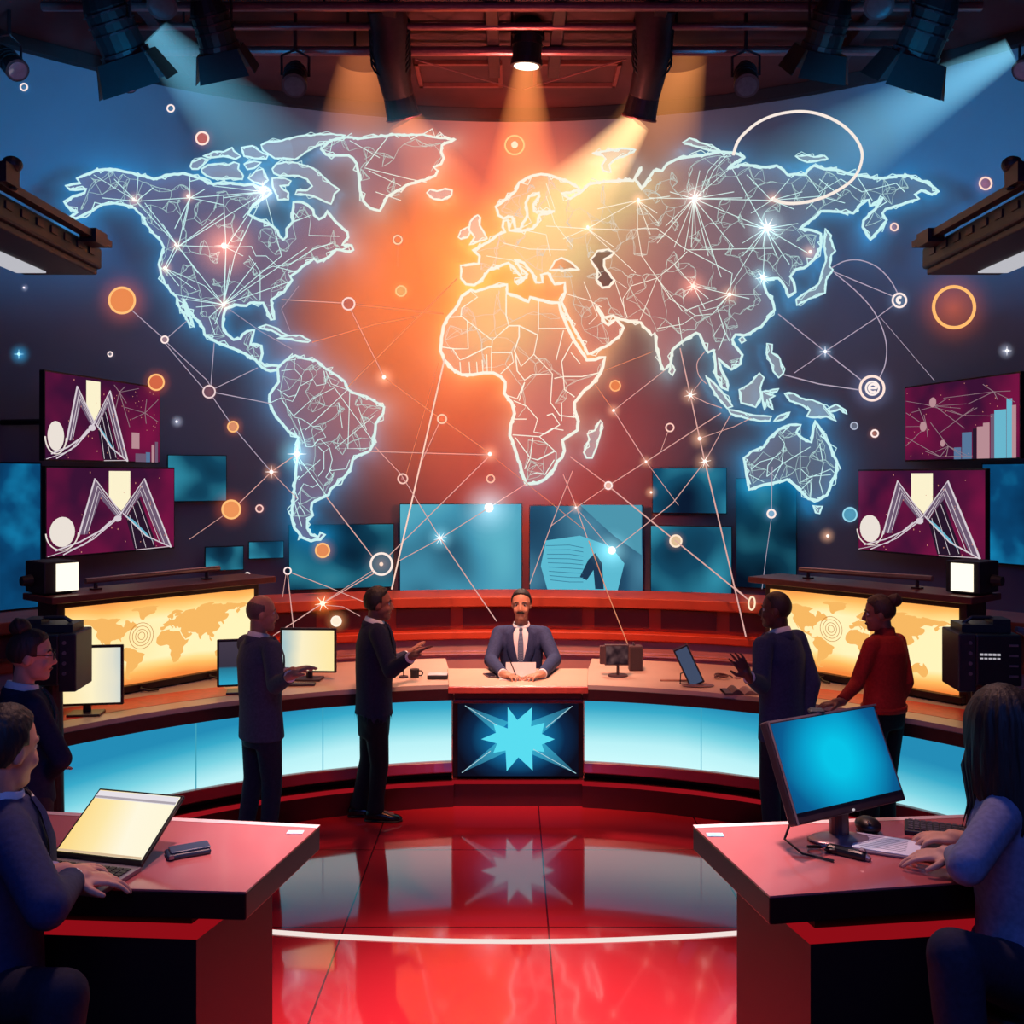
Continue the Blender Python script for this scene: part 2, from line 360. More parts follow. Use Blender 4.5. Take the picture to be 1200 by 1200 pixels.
t = MB(); t.box((PX, 7.84, .845), (1.02, .3, .026)); obj('moulding', t, pbr('mould_red', (140, 40, 42), .35), pod, bevel=.006)
t = MB(); t.box((PX, 8.0, .52), (1.05, .3, .63)); obj('cabinet', t, pbr('pod_dark', (40, 14, 20), .4), pod, bevel=.006)
t = MB(); t.box((PX, 7.95, .1), (1.04, .36, .2)); obj('foot', t, MATS['plinth_red'], pod)
t = MB(); t.box((PX, 7.75, .197), (1.04, .04, .018)); obj('foot_edge', t, MATS['plinth_glow'], pod)
def star_bg():
    m, nt, out = newmat('star_bg')
    g = N(nt, 'ShaderNodeTexCoord'); mp = N(nt, 'ShaderNodeMapping'); mp.inputs['Location'].default_value = (0, 0, -.53); mp.inputs['Scale'].default_value = (2.0, 0, 2.6)
    gr = N(nt, 'ShaderNodeTexGradient', gradient_type='SPHERICAL'); cr = N(nt, 'ShaderNodeValToRGB')
    nt.links.new(g.outputs['Object'], mp.inputs['Vector']); mp.inputs['Location'].default_value = (0, 0, -.53 * 2.6); nt.links.new(mp.outputs[0], gr.inputs['Vector'])
    el = cr.color_ramp.elements; el.new(.5)
    for e_, (p, c) in zip(el, [(0, (14, 14, 30)), (.25, (12, 40, 74)), (.8, (20, 130, 190))]): e_.position = p; e_.color = (*s2l(c), 1)
    e = N(nt, 'ShaderNodeEmission'); nt.links.new(gr.outputs['Fac'], cr.inputs['Fac']); nt.links.new(cr.outputs[0], e.inputs['Color']); nt.links.new(e.outputs[0], out.inputs['Surface']); return m
t = MB(); t.box((PX, 7.815, .525), (.96, .012, .595)); scr = obj('screen', t, star_bg(), pod)
SX = lambda zx, zy, d=7.8: P(500 + zx / 4, 660 + zy / 4, d)
star = [(380, 675), (425, 735), (495, 675), (490, 765), (552, 748), (540, 800), (600, 825), (540, 850), (552, 885), (495, 878), (497, 972), (430, 910), (375, 975), (370, 878), (312, 890), (330, 845), (255, 825), (325, 795), (312, 750), (380, 775)]
t = MB(); t.poly([SX(x, y, 7.803) for x, y in star]); st = obj('starburst', t, emit('star_cyan', (92, 226, 246), .95), scr, fix=False)
t = MB()
for a, b, c in (((180, 668), (330, 800), (385, 745)), ((682, 670), (480, 745), (540, 800)), ((165, 982), (330, 838), (385, 880)), ((700, 985), (480, 890), (545, 838))):
    t._add([SX(*a, 7.806), SX(*b, 7.806), SX(*c, 7.806)], [(0, 1, 2)], [(*s2l((70, 150, 190)), .35), (*s2l((60, 190, 225)), .9), (*s2l((60, 190, 225)), .9)])
obj('corner_rays', t, attr_emit('ray_emit', .8, 'alpha'), scr)
t = MB()
for a, b in (((180, 668), (330, 760)), ((500, 872), (700, 985)), ((682, 670), (560, 770)), ((165, 982), (300, 880))): t.tube([SX(*a, 7.801), SX(*b, 7.801)], .003, 4)
obj('ray_lines', t, emit('ray_line', (190, 235, 245), .8), scr)

# ================================================================== LIT SIDE CONSOLES (orange world map displays)
def orange_mat():
    m, nt, out = newmat('orange_display')
    tc = N(nt, 'ShaderNodeTexCoord'); no = N(nt, 'ShaderNodeTexNoise'); no.inputs['Scale'].default_value = 1.6; no.inputs['Detail'].default_value = 1
    g = N(nt, 'ShaderNodeNewGeometry'); sp = N(nt, 'ShaderNodeSeparateXYZ'); nt.links.new(g.outputs['Position'], sp.inputs[0])
    mr = N(nt, 'ShaderNodeMapRange'); mr.inputs['From Min'].default_value = 1.03; mr.inputs['From Max'].default_value = 1.2; nt.links.new(sp.outputs[2], mr.inputs['Value'])
    m2 = N(nt, 'ShaderNodeMapRange'); m2.inputs['From Min'].default_value = 1.72; m2.inputs['From Max'].default_value = 1.5; nt.links.new(sp.outputs[2], m2.inputs['Value'])
    mn = N(nt, 'ShaderNodeMath', operation='MINIMUM'); nt.links.new(mr.outputs[0], mn.inputs[0]); nt.links.new(m2.outputs[0], mn.inputs[1])
    ma = N(nt, 'ShaderNodeMath', operation='MULTIPLY_ADD'); ma.inputs[1].default_value = .8; ma.inputs[2].default_value = -.4; nt.links.new(tc.outputs['Object'], no.inputs['Vector']); nt.links.new(no.outputs['Fac'], ma.inputs[0])
    ad = N(nt, 'ShaderNodeMath', operation='ADD'); nt.links.new(mn.outputs[0], ad.inputs[0]); nt.links.new(ma.outputs[0], ad.inputs[1])
    cr = N(nt, 'ShaderNodeValToRGB'); el = cr.color_ramp.elements; el.new(.5); el.new(.7)
    for e_, (p, c) in zip(el, [(0, (242, 132, 60)), (.45, (252, 186, 96)), (.75, (254, 220, 140)), (1, (255, 240, 184))]): e_.position = p; e_.color = (*s2l(c), 1)
    e = N(nt, 'ShaderNodeEmission'); e.inputs['Strength'].default_value = 1.05
    nt.links.new(ad.outputs[0], cr.inputs['Fac']); nt.links.new(cr.outputs[0], e.inputs['Color']); nt.links.new(e.outputs[0], out.inputs['Surface']); return m
M_OR = orange_mat(); M_ORMAP = emit('map_amber', (250, 186, 100), .98); M_CAB = pbr('console_dark', (50, 22, 26), .4, var=.15)
CONS = []
def console(s):
    side = 'left' if s < 0 else 'right'
    bl, br = Vector((s * 3.22, 7.09, .966)), Vector((s * 2.19, 8.35, .966))
    if s < 0: o, u = bl, (br - bl)
    else: o, u = br, (bl - br)
    w = u.length; X = frame(o, u, (0, 0, 1)); hgt = .74
    r = thing('display_console', 'wide glowing amber world map display on the %s arm of the curved desk' % side, 'display', tuple(o + u * .5))
    t = MB(X); t.box((w / 2, .17, hgt / 2), (w + .12, .3, hgt)); obj('cabinet', t, M_CAB, r, bevel=.01)
    t = MB(X); t.box((w / 2, .13, hgt + .025), (w + .3, .46, .05)); obj('ledge', t, pbr('ledge_maroon', (92, 40, 40), .4), r, bevel=.008)
    t = MB(X); t.box((w / 2, .015, .06 + .31), (w, .012, .64)); sc = obj('display', t, M_OR, r)
    t = MB(X)
    CONS.append((X, w, sc))
    t = MB(X)
    for q, rr in enumerate((.028, .05, .075, .1)): t.torus((w * 78 / 215, .005, .70 - .64 * .44), rr, .0022, nu=28, nv=5)
    obj('ring_graphic', t, emit('map_rust', (214, 128, 60), .8), sc)
    t = MB(X); t.box((w / 2, -.01, .035), (w + .1, .07, .05)); obj('bottom_rail', t, pbr('rail_maroon', (44, 18, 22), .4), r, bevel=.006)
    for x in (w * .35, w * .72):
        t = MB(X); t.tube([(x, -.03, .04), (x - .03, -.07, .03), (x + .02, -.1, .012), (x + .09, -.12, .012)], .009, 6); obj('cable_stub', t, M_CAB, r)
    # thin lamp bar standing on the ledge
    X2 = frame(X @ Vector((0, 0, hgt + .05)), u, (0, 0, 1)); bar = thing('lamp_bar', 'slim metal light bar on top of the %s amber display' % side, 'light', tuple(X2 @ Vector((w / 2, .15, 0))))
    x0, x1 = (.22, 1.38) if s < 0 else (.2, 1.36)
    t = MB(X2); t.cyl((x0, .15, .07), (x1, .15, .085), .022, .022, 12); obj('tube', t, pbr('bar_metal', (176, 136, 138), .3, .8), bar, smooth=False)
    for x in (x0 + .08, x1 - .12):
        t = MB(X2); t.cyl((x, .15, 0), (x, .15, .07), .016, .012, 10); t.box((x, .15, .006), (.07, .06, .012)); obj('foot', t, M_CAB, bar)
    # small square lamp head standing on the outer end of the ledge
    xl = -.02 if s < 0 else w + .02
    q = thing('lamp_box', 'small boxy lamp with a bright white face atop the %s amber display' % side, 'light', tuple(X2 @ Vector((xl, .12, 0))))
    Y = X2 @ Matrix.Translation((xl, .12, .0))
    t = MB(Y); t.box((0, .06, .125), (.25, .3, .23)); obj('housing', t, pbr('lamp_black', (30, 22, 28), .5), q, bevel=.01)
    t = MB(Y); t.box((-.0 if s > 0 else .04, -.096, .125), (.16, .012, .2)); obj('lamp_face', t, emit('warm_white', (255, 244, 220), 1.3), q)
    t = MB(Y); t.cyl((-s * -.13, .1, .1), (s * .2, .1, .1), .045, .035, 12); obj('rear_knob', t, pbr('lamp_black', (30, 22, 28), .5), q)
    t = MB(Y); t.box((0, .06, .006), (.2, .2, .012)); obj('foot', t, M_CAB, q)
for s in (-1, 1): console(s)

# ================================================================== WALL SCREENS
M_BEZ = pbr('bezel', (20, 14, 24), .4)
def wallhit(p, dr):
    p = Vector((p.x - WC[0], p.y - WC[1])); d = Vector((dr.x, dr.y)).normalized(); b = p.dot(d); c = p.dot(p) - WR * WR
    return -b + math.sqrt(b * b - c)
def screen(name, label, bl, br, h, mat, depth=.06, bez=.02, group=None, mount=True):
    """upright screen with lower corners bl, br; returns root, frame matrix, width, display part"""
    u = br - bl; w = u.length; X = frame(bl, u, (0, 0, 1)); r = thing(name, label, 'screen', tuple(bl + u * .5), group)
    t = MB(X); t.box((w / 2, depth / 2 + .004, h / 2), (w, depth, h)); obj('housing', t, M_BEZ, r, bevel=.006)
    t = MB(X); t.box((w / 2, 0, h / 2), (w - 2 * bez, .008, h - 2 * bez)); d = obj('display', t, mat, r)
    if mount:
        y = X.to_3x3() @ Vector((0, 1, 0)); c = X @ Vector((w / 2, depth, h / 2)); L = wallhit(c, y)
        t = MB(); t.cyl(c, c + y * (L - .02), .035, .035, 10); obj('wall_arm', t, M_BEZ, r)
    return r, X, w, d
def purple():
    m, nt, out = newmat('purple_screen')
    tc = N(nt, 'ShaderNodeTexCoord'); no = N(nt, 'ShaderNodeTexNoise'); no.inputs['Scale'].default_value = 1.5; nt.links.new(tc.outputs['Object'], no.inputs['Vector'])
    cr = N(nt, 'ShaderNodeValToRGB'); el = cr.color_ramp.elements
    el[0].position = .35; el[0].color = (*s2l((58, 18, 52)), 1); el[1].position = .7; el[1].color = (*s2l((120, 20, 66)), 1)
    e = N(nt, 'ShaderNodeEmission'); nt.links.new(no.outputs['Fac'], cr.inputs['Fac']); nt.links.new(cr.outputs[0], e.inputs['Color']); nt.links.new(e.outputs[0], out.inputs['Surface']); return m
M_PUR = purple(); M_WHITE = emit('graph_white', (226, 214, 222), .9); M_GREY = emit('graph_grey', (120, 98, 124), .8); M_CREAM = emit('graph_cream', (252, 242, 206), 1.0)
M_CYAN = emit('graph_cyan', (110, 190, 214), .9); M_DARKG = emit('graph_dark', (44, 26, 48), .8); M_ORB = emit('graph_orb', (240, 230, 220), .95); M_BLUEBAR = emit('graph_bluebar', (96, 130, 168), .8); M_PINKBAR = emit('graph_pink', (196, 150, 158), .85)
def mountain(X, w, h, sc, wide=1.0):
    """the jagged double-peak figure, coordinates in a 150 x 100 picture (x right, y down); wide squeezes it to the left of the screen"""
    def pt(x, y, k=0): return (w * x * wide / 150.0, -.006 - k * .0012, h * (1 - y / 100.0))
    def ln(t, pts, r, k): t.tube([pt(*p, k) for p in pts], r, 4)
    t = MB(X); t.poly([pt(68, 5), pt(93, 5), pt(93, 36), pt(83, 52), pt(68, 36)]); obj('cream_block', t, M_CREAM, sc, fix=False)
    t = MB(X); t.poly([pt(34, 76, 1), pt(52, 14, 1), pt(66, 36, 1), pt(84, 56, 1), pt(80, 62, 1), pt(58, 36, 1), pt(44, 76, 1)]); t.poly([pt(82, 52, 1), pt(110, 14, 1), pt(144, 98, 1), pt(134, 94, 1), pt(106, 34, 1), pt(86, 58, 1)]); obj('ridge_fill', t, M_GREY, sc, fix=False)
    t = MB(X); t.poly([pt(88, 60, 1), pt(104, 36, 1), pt(122, 84, 1), pt(124, 97, 1), pt(98, 97, 1)]); obj('ridge_shadow', t, M_DARKG, sc, fix=False)
    t = MB(X); ln(t, [(34, 78), (52, 14), (82, 54), (110, 14), (144, 98)], .011, 2)
    ln(t, [(40, 76), (55, 22), (82, 58)], .006, 2); ln(t, [(45, 72), (57, 28), (80, 58)], .004, 2); ln(t, [(86, 56), (107, 22), (136, 94)], .005, 2); ln(t, [(88, 58), (105, 28), (130, 92)], .004, 2)
    ln(t, [(96, 46), (112, 96)], .003, 2); ln(t, [(102, 40), (122, 94)], .003, 2); ln(t, [(92, 56), (100, 96)], .003, 2)
    ln(t, [(82, 54), (60, 72), (36, 84), (10, 92)], .009, 2); ln(t, [(78, 60), (50, 82), (18, 97)], .007, 2); ln(t, [(2, 98), (40, 88), (70, 62)], .004, 2); ln(t, [(84, 54), (112, 82), (144, 98)], .008, 2); ln(t, [(100, 98), (144, 97)], .005, 2)
    t.ell(pt(78, 60, 2), (.03 * w, .004, .035 * h)); obj('ridge_lines', t, M_WHITE, sc)
    t = MB(X); t.poly([pt(85, 55, 3), pt(96, 62, 3), (pt(112, 78, 3)), pt(122, 90, 3), pt(104, 74, 3)]); obj('cyan_streak', t, M_CYAN, sc, fix=False)
    t = MB(X); t.ell(pt(17, 72, 2), (.088 * w * wide, .004, .165 * h), nu=24, nv=12); t.tube([pt(17 + 17 * math.cos(a * .2), 72 - 20 * math.sin(a * .2), 3) for a in range(16, 32)], .007, 4); obj('orb', t, M_ORB, sc)
    t = MB(X); rnd = random.Random(3)
    for _ in range(26): x, y = rnd.uniform(4, 146), rnd.uniform(4, 96); t.ell(pt(x, y, 2), (.006, .002, rnd.uniform(.004, .012)), nu=6, nv=4)
    obj('specks', t, emit('speck', (226, 150, 130), .9), sc)['kind'] = 'stuff'
def webgraph(X, w, h, sc, x0, x1, y0, y1, seed, hubs):
    def pt(x, y, k=0): return (w * x, -.007 - k * .0012, h * (1 - y))
    rnd = random.Random(seed); t = MB(X)
    for hx, hy in hubs:
        for _ in range(6):
            a = rnd.uniform(0, 6.28); q = rnd.uniform(.1, .45)
            t.tube([pt(hx, hy), pt(min(x1, max(x0, hx + q * math.cos(a))), min(y1, max(y0, hy + q * math.sin(a))))], .0035, 4)
    obj('web_lines', t, emit('web_line', (170, 140, 150), .7), sc)
    t = MB(X)
    for _ in range(30): t.ell(pt(rnd.uniform(x0, x1), rnd.uniform(y0, y1)), (.006, .002, .006), nu=6, nv=4)
    obj('specks', t, MATS.get('speck') or emit('speck', (226, 150, 130), .9), sc)['kind'] = 'stuff'
def lower(xl, xr, yb, dl, dr): # lower edge of a side screen at one height
    a = P(xl, yb, dl); b = P(xr, YH + (H - a.z) * F_PX / dr, dr); return a, b
# upper left, lower left
a, b = lower(52, 188, 540, 10.2, 12.2)
r, X, w, d = screen('wall_screen', 'upper purple screen at the left with jagged peaks and a small bar chart', a, b, .95, M_PUR)
mountain(X, w, .95, d, .70); webgraph(X, w, .95, d, .55, .97, .06, .6, 4, [(.84, .36), (.6, .14)])
for k, (x, y0, y1, ww, m) in enumerate([(.75, .62, .82, .07, M_PINKBAR), (.80, .88, .985, .1, M_GREY), (.87, .86, .985, .04, M_BLUEBAR), (.92, .76, .985, .025, M_PINKBAR), (.955, .72, .985, .025, M_GREY)]):
    t = MB(X); t.box((w * x, -.006, .95 * (1 - (y0 + y1) / 2)), (ww * w, .004, .95 * (y1 - y0))); obj('chart_bar', t, m, d)
a, b = lower(53, 205, 655, 10.6, 12.2)
r, X, w, d = screen('wall_screen', 'lower purple screen at the left with jagged peaks and a white orb', a, b, 1.005, M_PUR); mountain(X, w, 1.005, d)
a, b = lower(1005, 1156, 645, 12.2, 10.6); b.z = a.z
r, X, w, d = screen('wall_screen', 'lower purple screen at the right with jagged peaks and a white orb', a, b, 1.005, M_PUR); mountain(X, w, 1.005, d)
a = P(1060, 541, 12.2); b = P(1196, YH + (H - a.z) * F_PX / 10.4, 10.4)
r, X, w, d = screen('wall_screen', 'upper purple screen at the right with a web of lines and rising blue bars', a, b, .93, M_PUR)
webgraph(X, w, .93, d, .02, .96, .04, .95, 9, [(.30, .30), (.22, .55), (.42, .82), (.55, .45), (.8, .2), (.35, .95)])
t = MB(X); [t.ell((w * x, -.01, .93 * (1 - y)), (.06, .004, .06)) for x, y in ((.28, .25), (.19, .55))]; t.ell((w * .37, -.01, .93 * .22), (.04, .004, .04)); obj('web_nodes', t, M_PINKBAR, d)
for k, (x, y0, ww, m) in enumerate([(.50, .84, .06, M_BLUEBAR), (.58, .66, .08, M_BLUEBAR), (.645, .62, .03, M_DARKG), (.69, .6, .05, M_PINKBAR), (.74, .56, .05, M_PINKBAR), (.79, .46, .03, M_GREY), (.85, .42, .09, M_CYAN), (.92, .30, .04, M_CYAN), (.955, .38, .03, M_PINKBAR)]):
    t = MB(X); t.box((w * x, -.006, .93 * (1 - (y0 + .985) / 2)), (ww * w, .004, .93 * (.985 - y0))); obj('chart_bar', t, m, d)
# dim blue screens
def blues(seed, bright=1.0, sc=1.6):
    return blot_emit('blue_pic_%d' % int(seed * 10), [(.3, (14, 32, 58)), (.5, (24, 86, 118)), (.66, (56, 160, 190)), (.85, (110, 214, 232))], sc, bright, 1.0, seed)
a, b = lower(-45, 49, 722, 10.9, 11.6); r, X, w, d = screen('wall_screen', 'tall blue screen at the far left edge behind the woman with a bun', a, b, 1.72, blot_emit('blue_tall', [(.3, (8, 36, 72)), (.5, (10, 72, 118)), (.62, (20, 130, 180)), (.8, (60, 190, 225))], 1.1, .9, 3.5, 2.0), depth=.04)
a = P(1150, 660, 11.75); b = P(1250, YH + (H - a.z) * F_PX / 10.9, 10.9); r, X, w, d = screen('wall_screen', 'blue screen at the far right edge partly behind the lower purple screen', a, b, 1.2, blot_emit('blue_tall2', [(.3, (8, 36, 72)), (.5, (10, 72, 118)), (.62, (20, 130, 180)), (.8, (60, 190, 225))], 1.1, .9, 3.5, 5.0), depth=.04)
def wscreen(x0, x1, y0, y1, label, mat, dd=.25):
    """flat on the curved wall"""
    def dep(x):
        k = (x - 600) / F_PX; A = 1 + k * k; return (2 * WC[1] + math.sqrt(4 * WC[1] ** 2 - 4 * A * (WC[1] ** 2 - WR ** 2))) / (2 * A)
    d0, d1 = dep(x0) - dd, dep(x1) - dd; dm = (d0 + d1) / 2
    z0, z1 = H - (y1 - YH) * dm / F_PX, H - (y0 - YH) * dm / F_PX
    a, b = P(x0, y1, d0), P(x1, y1, d1); a.z = b.z = z0
    return screen('wall_screen', label, a, b, z1 - z0, mat, depth=.03, bez=.012)
wscreen(196, 266, 533, 588, 'small dim blue screen just right of the lower left purple screen', blues(1.3, .62))
wscreen(240, 286, 640, 669, 'tiny dim blue screen low on the wall above the left amber display', blues(2.2, .55, 2.5))
wscreen(291, 333, 634, 655, 'tiny blue screen low on the wall under the tip of South America, farther left', blues(7.9, .7, 2.5))
wscreen(338, 462, 614, 690, 'wide dim blue screen low on the wall below the tip of South America', blues(4.1, .5, 1.3))
M_BIG = blot_emit('blue_big', [(.28, (40, 84, 112)), (.5, (72, 156, 186)), (.7, (104, 196, 216)), (.9, (150, 226, 236))], .9, .9, 1.2, 3.0)
wscreen(468, 612, 590, 695, 'large pale blue screen on the wall left of the seated presenter', M_BIG)
r, X, w, d = wscreen(620, 754, 592, 695, 'large blue screen with a tilted curved page picture right of the seated presenter', blot_emit('blue_arc', [(.3, (22, 44, 70)), (.5, (40, 86, 118)), (.7, (84, 150, 180)), (.9, (110, 190, 210))], 1.0, .85, 1.0, 6.0))
hh = 103 * 13.7 / F_PX
def q2(x, y, k=0): return (w * (x - 620) / 134, -.008 - .002 * k, hh * (695 - y) / 103)
t = MB(X); t.poly([q2(*p) for p in ((640, 634), (680, 628), (716, 640), (732, 660), (724, 692), (642, 692), (634, 664))]); obj('page_shape', t, emit('page_cyan', (98, 196, 220), .9), d, fix=False)
t = MB(X); t.poly([q2(*p, 1) for p in ((680, 676), (690, 656), (698, 648), (706, 660), (708, 690), (698, 690), (696, 668), (688, 680))]); obj('dark_arch', t, emit('arch_dark', (34, 62, 92), .8), d, fix=False); t = MB(); t.poly([q2(*p, 1) for p in ((732, 648), (748, 652), (742, 688), (730, 690), (736, 668))]); obj('dark_arch', t, emit('arch_dark', (34, 62, 92), .8), d, fix=False)
t = MB(X)
for i in range(9): t.tube([q2(640 + i * .6, 640 + i * 5, 1), q2(668, 639 + i * 5.4, 1), q2(684, 642 + i * 5, 1)], .006, 4)
obj('text_lines', t, emit('page_line', (62, 130, 164), .8), d)
t = MB(X); t.poly([q2(*p) for p in ((680, 592), (752, 592), (752, 650), (720, 628))]); obj('light_wedge', t, emit('wedge_cyan', (86, 166, 192), .8), d, fix=False)
wscreen(764, 852, 548, 602, 'upper blue screen on the wall below India, above a larger one', blues(5.5, .75, 1.2))
wscreen(762, 858, 616, 695, 'lower blue screen on the wall beside the page screen, under a smaller one', blues(6.3, .7, 1.1))
wscreen(862, 934, 560, 690, 'tall dim blue screen on the wall below Australia', blues(8.8, .38, 1.4))

# ================================================================== CEILING RIG
M_RIG = pbr('rig_dark', (58, 34, 44), .45, .4, var=.2); M_PIPE = pbr('pipe_pink', (150, 96, 104), .3, .7); M_BLK = pbr('fixture_black', (26, 20, 28), .5, var=.2); M_LENS = pbr('lens_glass', (120, 110, 122), .12, .6)
def pipe(label, p0, p1, r=.05):
    x = thing('ceiling_truss', label, 'truss', tuple((Vector(p0) + Vector(p1)) / 2)); p0, p1 = Vector(p0), Vector(p1)
    t = MB(); t.cyl(p0, p1, r, r, 12); obj('main_tube', t, M_PIPE, x, smooth=False)
    t = MB(); up = Vector((0, .25, .12)); t.cyl(p0 + up, p1 + up, r * .6, r * .6, 10); obj('upper_tube', t, M_RIG, x)
    t = MB(); k = int((p1 - p0).length / .5)
    for i in range(k): a = p0.lerp(p1, i / k); b = p0.lerp(p1, (i + .5) / k) + up; c = p0.lerp(p1, (i + 1) / k); t.cyl(a, b, .013, .013, 6); t.cyl(b, c, .013, .013, 6)
    obj('lacing', t, M_RIG, x)
    for i in range(5):
        a = p0.lerp(p1, (i + .5) / 5); t = MB(); t.cyl(a, Vector((a.x, a.y, CZ)), .015, .015, 6); obj('hanger', t, M_RIG, x)
pipe('rearmost pipe truss with a bright pink edge across the ceiling', (-4.6, 11.5, 7.6), (4.6, 11.5, 7.6), .055)
pipe('middle pipe truss hung parallel to the rearmost one', (-4.6, 11.0, 7.66), (4.6, 11.0, 7.66), .04)
pipe('front pipe truss nearest the camera along the top edge', (-5.0, 10.45, 7.62), (5.0, 10.45, 7.62), .05)
for x, w_ in ((-1.34, 'left of the centre lamp'), (-.22, 'hugging the centre lamp on its left'), (.52, 'hugging the centre lamp on its right'), (1.62, 'right of the centre lamp'), (-4.0, 'above the left lamps'), (4.0, 'above the right lamps')):
    t = MB(); t.box((x, 11.2, 7.72), (.14, 2.4, .14)); o = obj('ceiling_beam', t, M_RIG, bevel=.01); tag(o, 'dark short beam running toward the camera, ' + w_, 'beam')
for s, w_ in ((-1, 'left'), (1, 'right')):
    x = thing('bracing_wire', 'thin %s slanting wire meeting its twin above the amber ring' % w_, 'wire', (s * 1.0, 12, 7.4)); t = MB(); t.cyl((s * 1.25 + .1, 11.6, 7.55), (.1 + s * .05, 13.0, 7.75), .011, .011, 6); obj('wire', t, M_PIPE, x)
def arrow(p0, p1):
    d = (Vector(p1) - Vector(p0)).normalized(); return d
def spot(label, src, tgt, L=.42, r=.13, lens_col=None, yoke=True, doors=False, name='spotlight'):
    src, tgt = Vector(src), Vector(tgt); d = (tgt - src).normalized(); back = src - d * L
    x = thing(name, label, 'spotlight', tuple((src + back) / 2))
    t = MB(); t.cyl(back, back + d * L * .25, r * .7, r * .95, 18); t.cyl(back + d * L * .25, src, r * .95, r, 18); obj('housing', t, M_BLK, x)
    t = MB(); t.cyl(src - d * .05, src + d * .015, r * 1.08, r * 1.08, 20); obj('front_ring', t, M_RIG, x)
    t = MB(); t.cyl(src + d * .016, src + d * .022, r * .86, r * .86, 20); obj('lens', t, lens_col or M_LENS, x)
    t = MB()
    for k in range(3): q = back + d * L * (.3 + .16 * k); t.cyl(q, q + d * .02, r * 1.04, r * 1.04, 16)
    obj('cooling_fins', t, M_RIG, x)
    if yoke:
        sd = d.cross(Vector((0, 0, 1))); sd = sd.normalized() if sd.length > .1 else Vector((1, 0, 0)); m = (src + back) / 2; top = Vector((m.x, m.y, m.z + .3))
        t = MB(); t.tube([m + sd * r * 1.15, m + sd * r * 1.15 + (top - m) * .75, top, m - sd * r * 1.15 + (top - m) * .75, m - sd * r * 1.15], .016, 6); obj('yoke', t, M_RIG, x)
        t = MB(); t.cyl(top, (top.x, top.y, CZ), .022, .022, 8); obj('drop_rod', t, M_RIG, x)
    if doors:
        sd = d.orthogonal().normalized(); ud = d.cross(sd)
        for k in range(4):
            a = math.radians(45 + 90 * k); o = sd * math.cos(a) + ud * math.sin(a); e = d.cross(o); c = src + o * r * 1.1
            t = MB(); w2 = r * 1.05; p = [c - e * w2, c + e * w2, c + e * w2 * 1.25 + d * r * 1.3 + o * r * .45, c - e * w2 * 1.25 + d * r * 1.3 + o * r * .45]; nn = o * .008
            t._add([v_ for v_ in p] + [v_ + nn for v_ in p], [(0, 1, 2, 3), (7, 6, 5, 4), (0, 4, 5, 1), (1, 5, 6, 2), (2, 6, 7, 3), (3, 7, 4, 0)]); obj('barn_door', t, M_BLK, x)
    return x
for s, sd in ((-1, 'left'), (1, 'right')):
    mx = lambda px: px if s < 0 else 1200 - px + 20
    spot('big dark barn-door lamp in the upper %s corner' % sd, P(mx(148), 66, 10.0), P(mx(190), 160, 10.4), .62, .23, doors=True)
    spot('second big dark lamp in from the %s corner' % sd, P(mx(258), 58, 10.4), P(mx(290), 160, 10.9), .5, .2, doors=True)
    spot('profile lamp with a pale round lens under the rear truss at the %s' % sd, P(mx(345), 100, 10.9), P(mx(335), 200, 9.6), .45, .13)
    spot('small can lamp hanging below the wall rail at the %s' % sd, P(mx(151), 100, 11.2), P(mx(175), 190, 10.6), .3, .09)
    spot('small can lamp at the far %s edge of the picture' % sd, P(mx(20), 82, 10.9), P(mx(80), 150, 10.4), .4, .12)
    spot('round lens lamp poking in at the very top on the %s' % sd, P(mx(190), 6, 10.0), P(mx(190), 90, 9.1), .3, .14)
M_GLOW = emit('lamp_glow', (255, 236, 210), 2.2)
spot('bright white centre lamp hanging between the trusses', P(617, 76, 11.3), P(608, 260, 11.5), .6, .17, M_GLOW)
for s, sd, px in ((-1, 'left', 473), (1, 'right', 749)):
    src = P(px, 138, 11.6); top = P(px + s * 20 - 0, 10, 10.9); top.z = CZ - .01
    x = thing('moving_head_lamp', 'curved arm lamp %s of the centre lamp aiming inward' % sd, 'spotlight', tuple(src))
    c0, c1, c2 = P(px + s * 17, 30, 11.0), P(px + s * 15, 70, 11.2), P(px + s * 6, 112, 11.5)
    t = MB(); pp = [top, c0, c1, c2]; cv = []
    for q in range(3):
        for u in range(6): u_ = u / 6; A0, A1, A2, A3 = pp[max(q - 1, 0)], pp[q], pp[q + 1], pp[min(q + 2, 3)]; cv.append(.5 * (2 * A1 + (A2 - A0) * u_ + (2 * A0 - 5 * A1 + 4 * A2 - A3) * u_ ** 2 + (3 * A1 - A0 - 3 * A2 + A3) * u_ ** 3))
    t.tube(cv + [c2], [.23 - .05 * i / 18 for i in range(19)], 20); obj('arm', t, M_RIG, x, smooth=True)
    t = MB(); [t.torus(c0.lerp(c1, k / 6), .225, .012, Matrix.Identity(3), 20, 5) for k in range(7)]; obj('cable_hoops', t, M_BLK, x)
    d = (src - c2).normalized()
    t = MB(); t.cyl(c2 - d * .1, src, .17, .2, 22); obj('head', t, M_RIG, x)
    t = MB(); t.cyl(src, src + d * .02, .15, .15, 18); obj('lens', t, emit('peach_lens', (255, 206, 176), 1.1), x)
    t = MB(); t.torus(src, .195, .02, frame((0, 0, 0), d.orthogonal(), d.cross(d.orthogonal())).to_3x3(), 22, 6); obj('rim', t, M_PIPE, x)
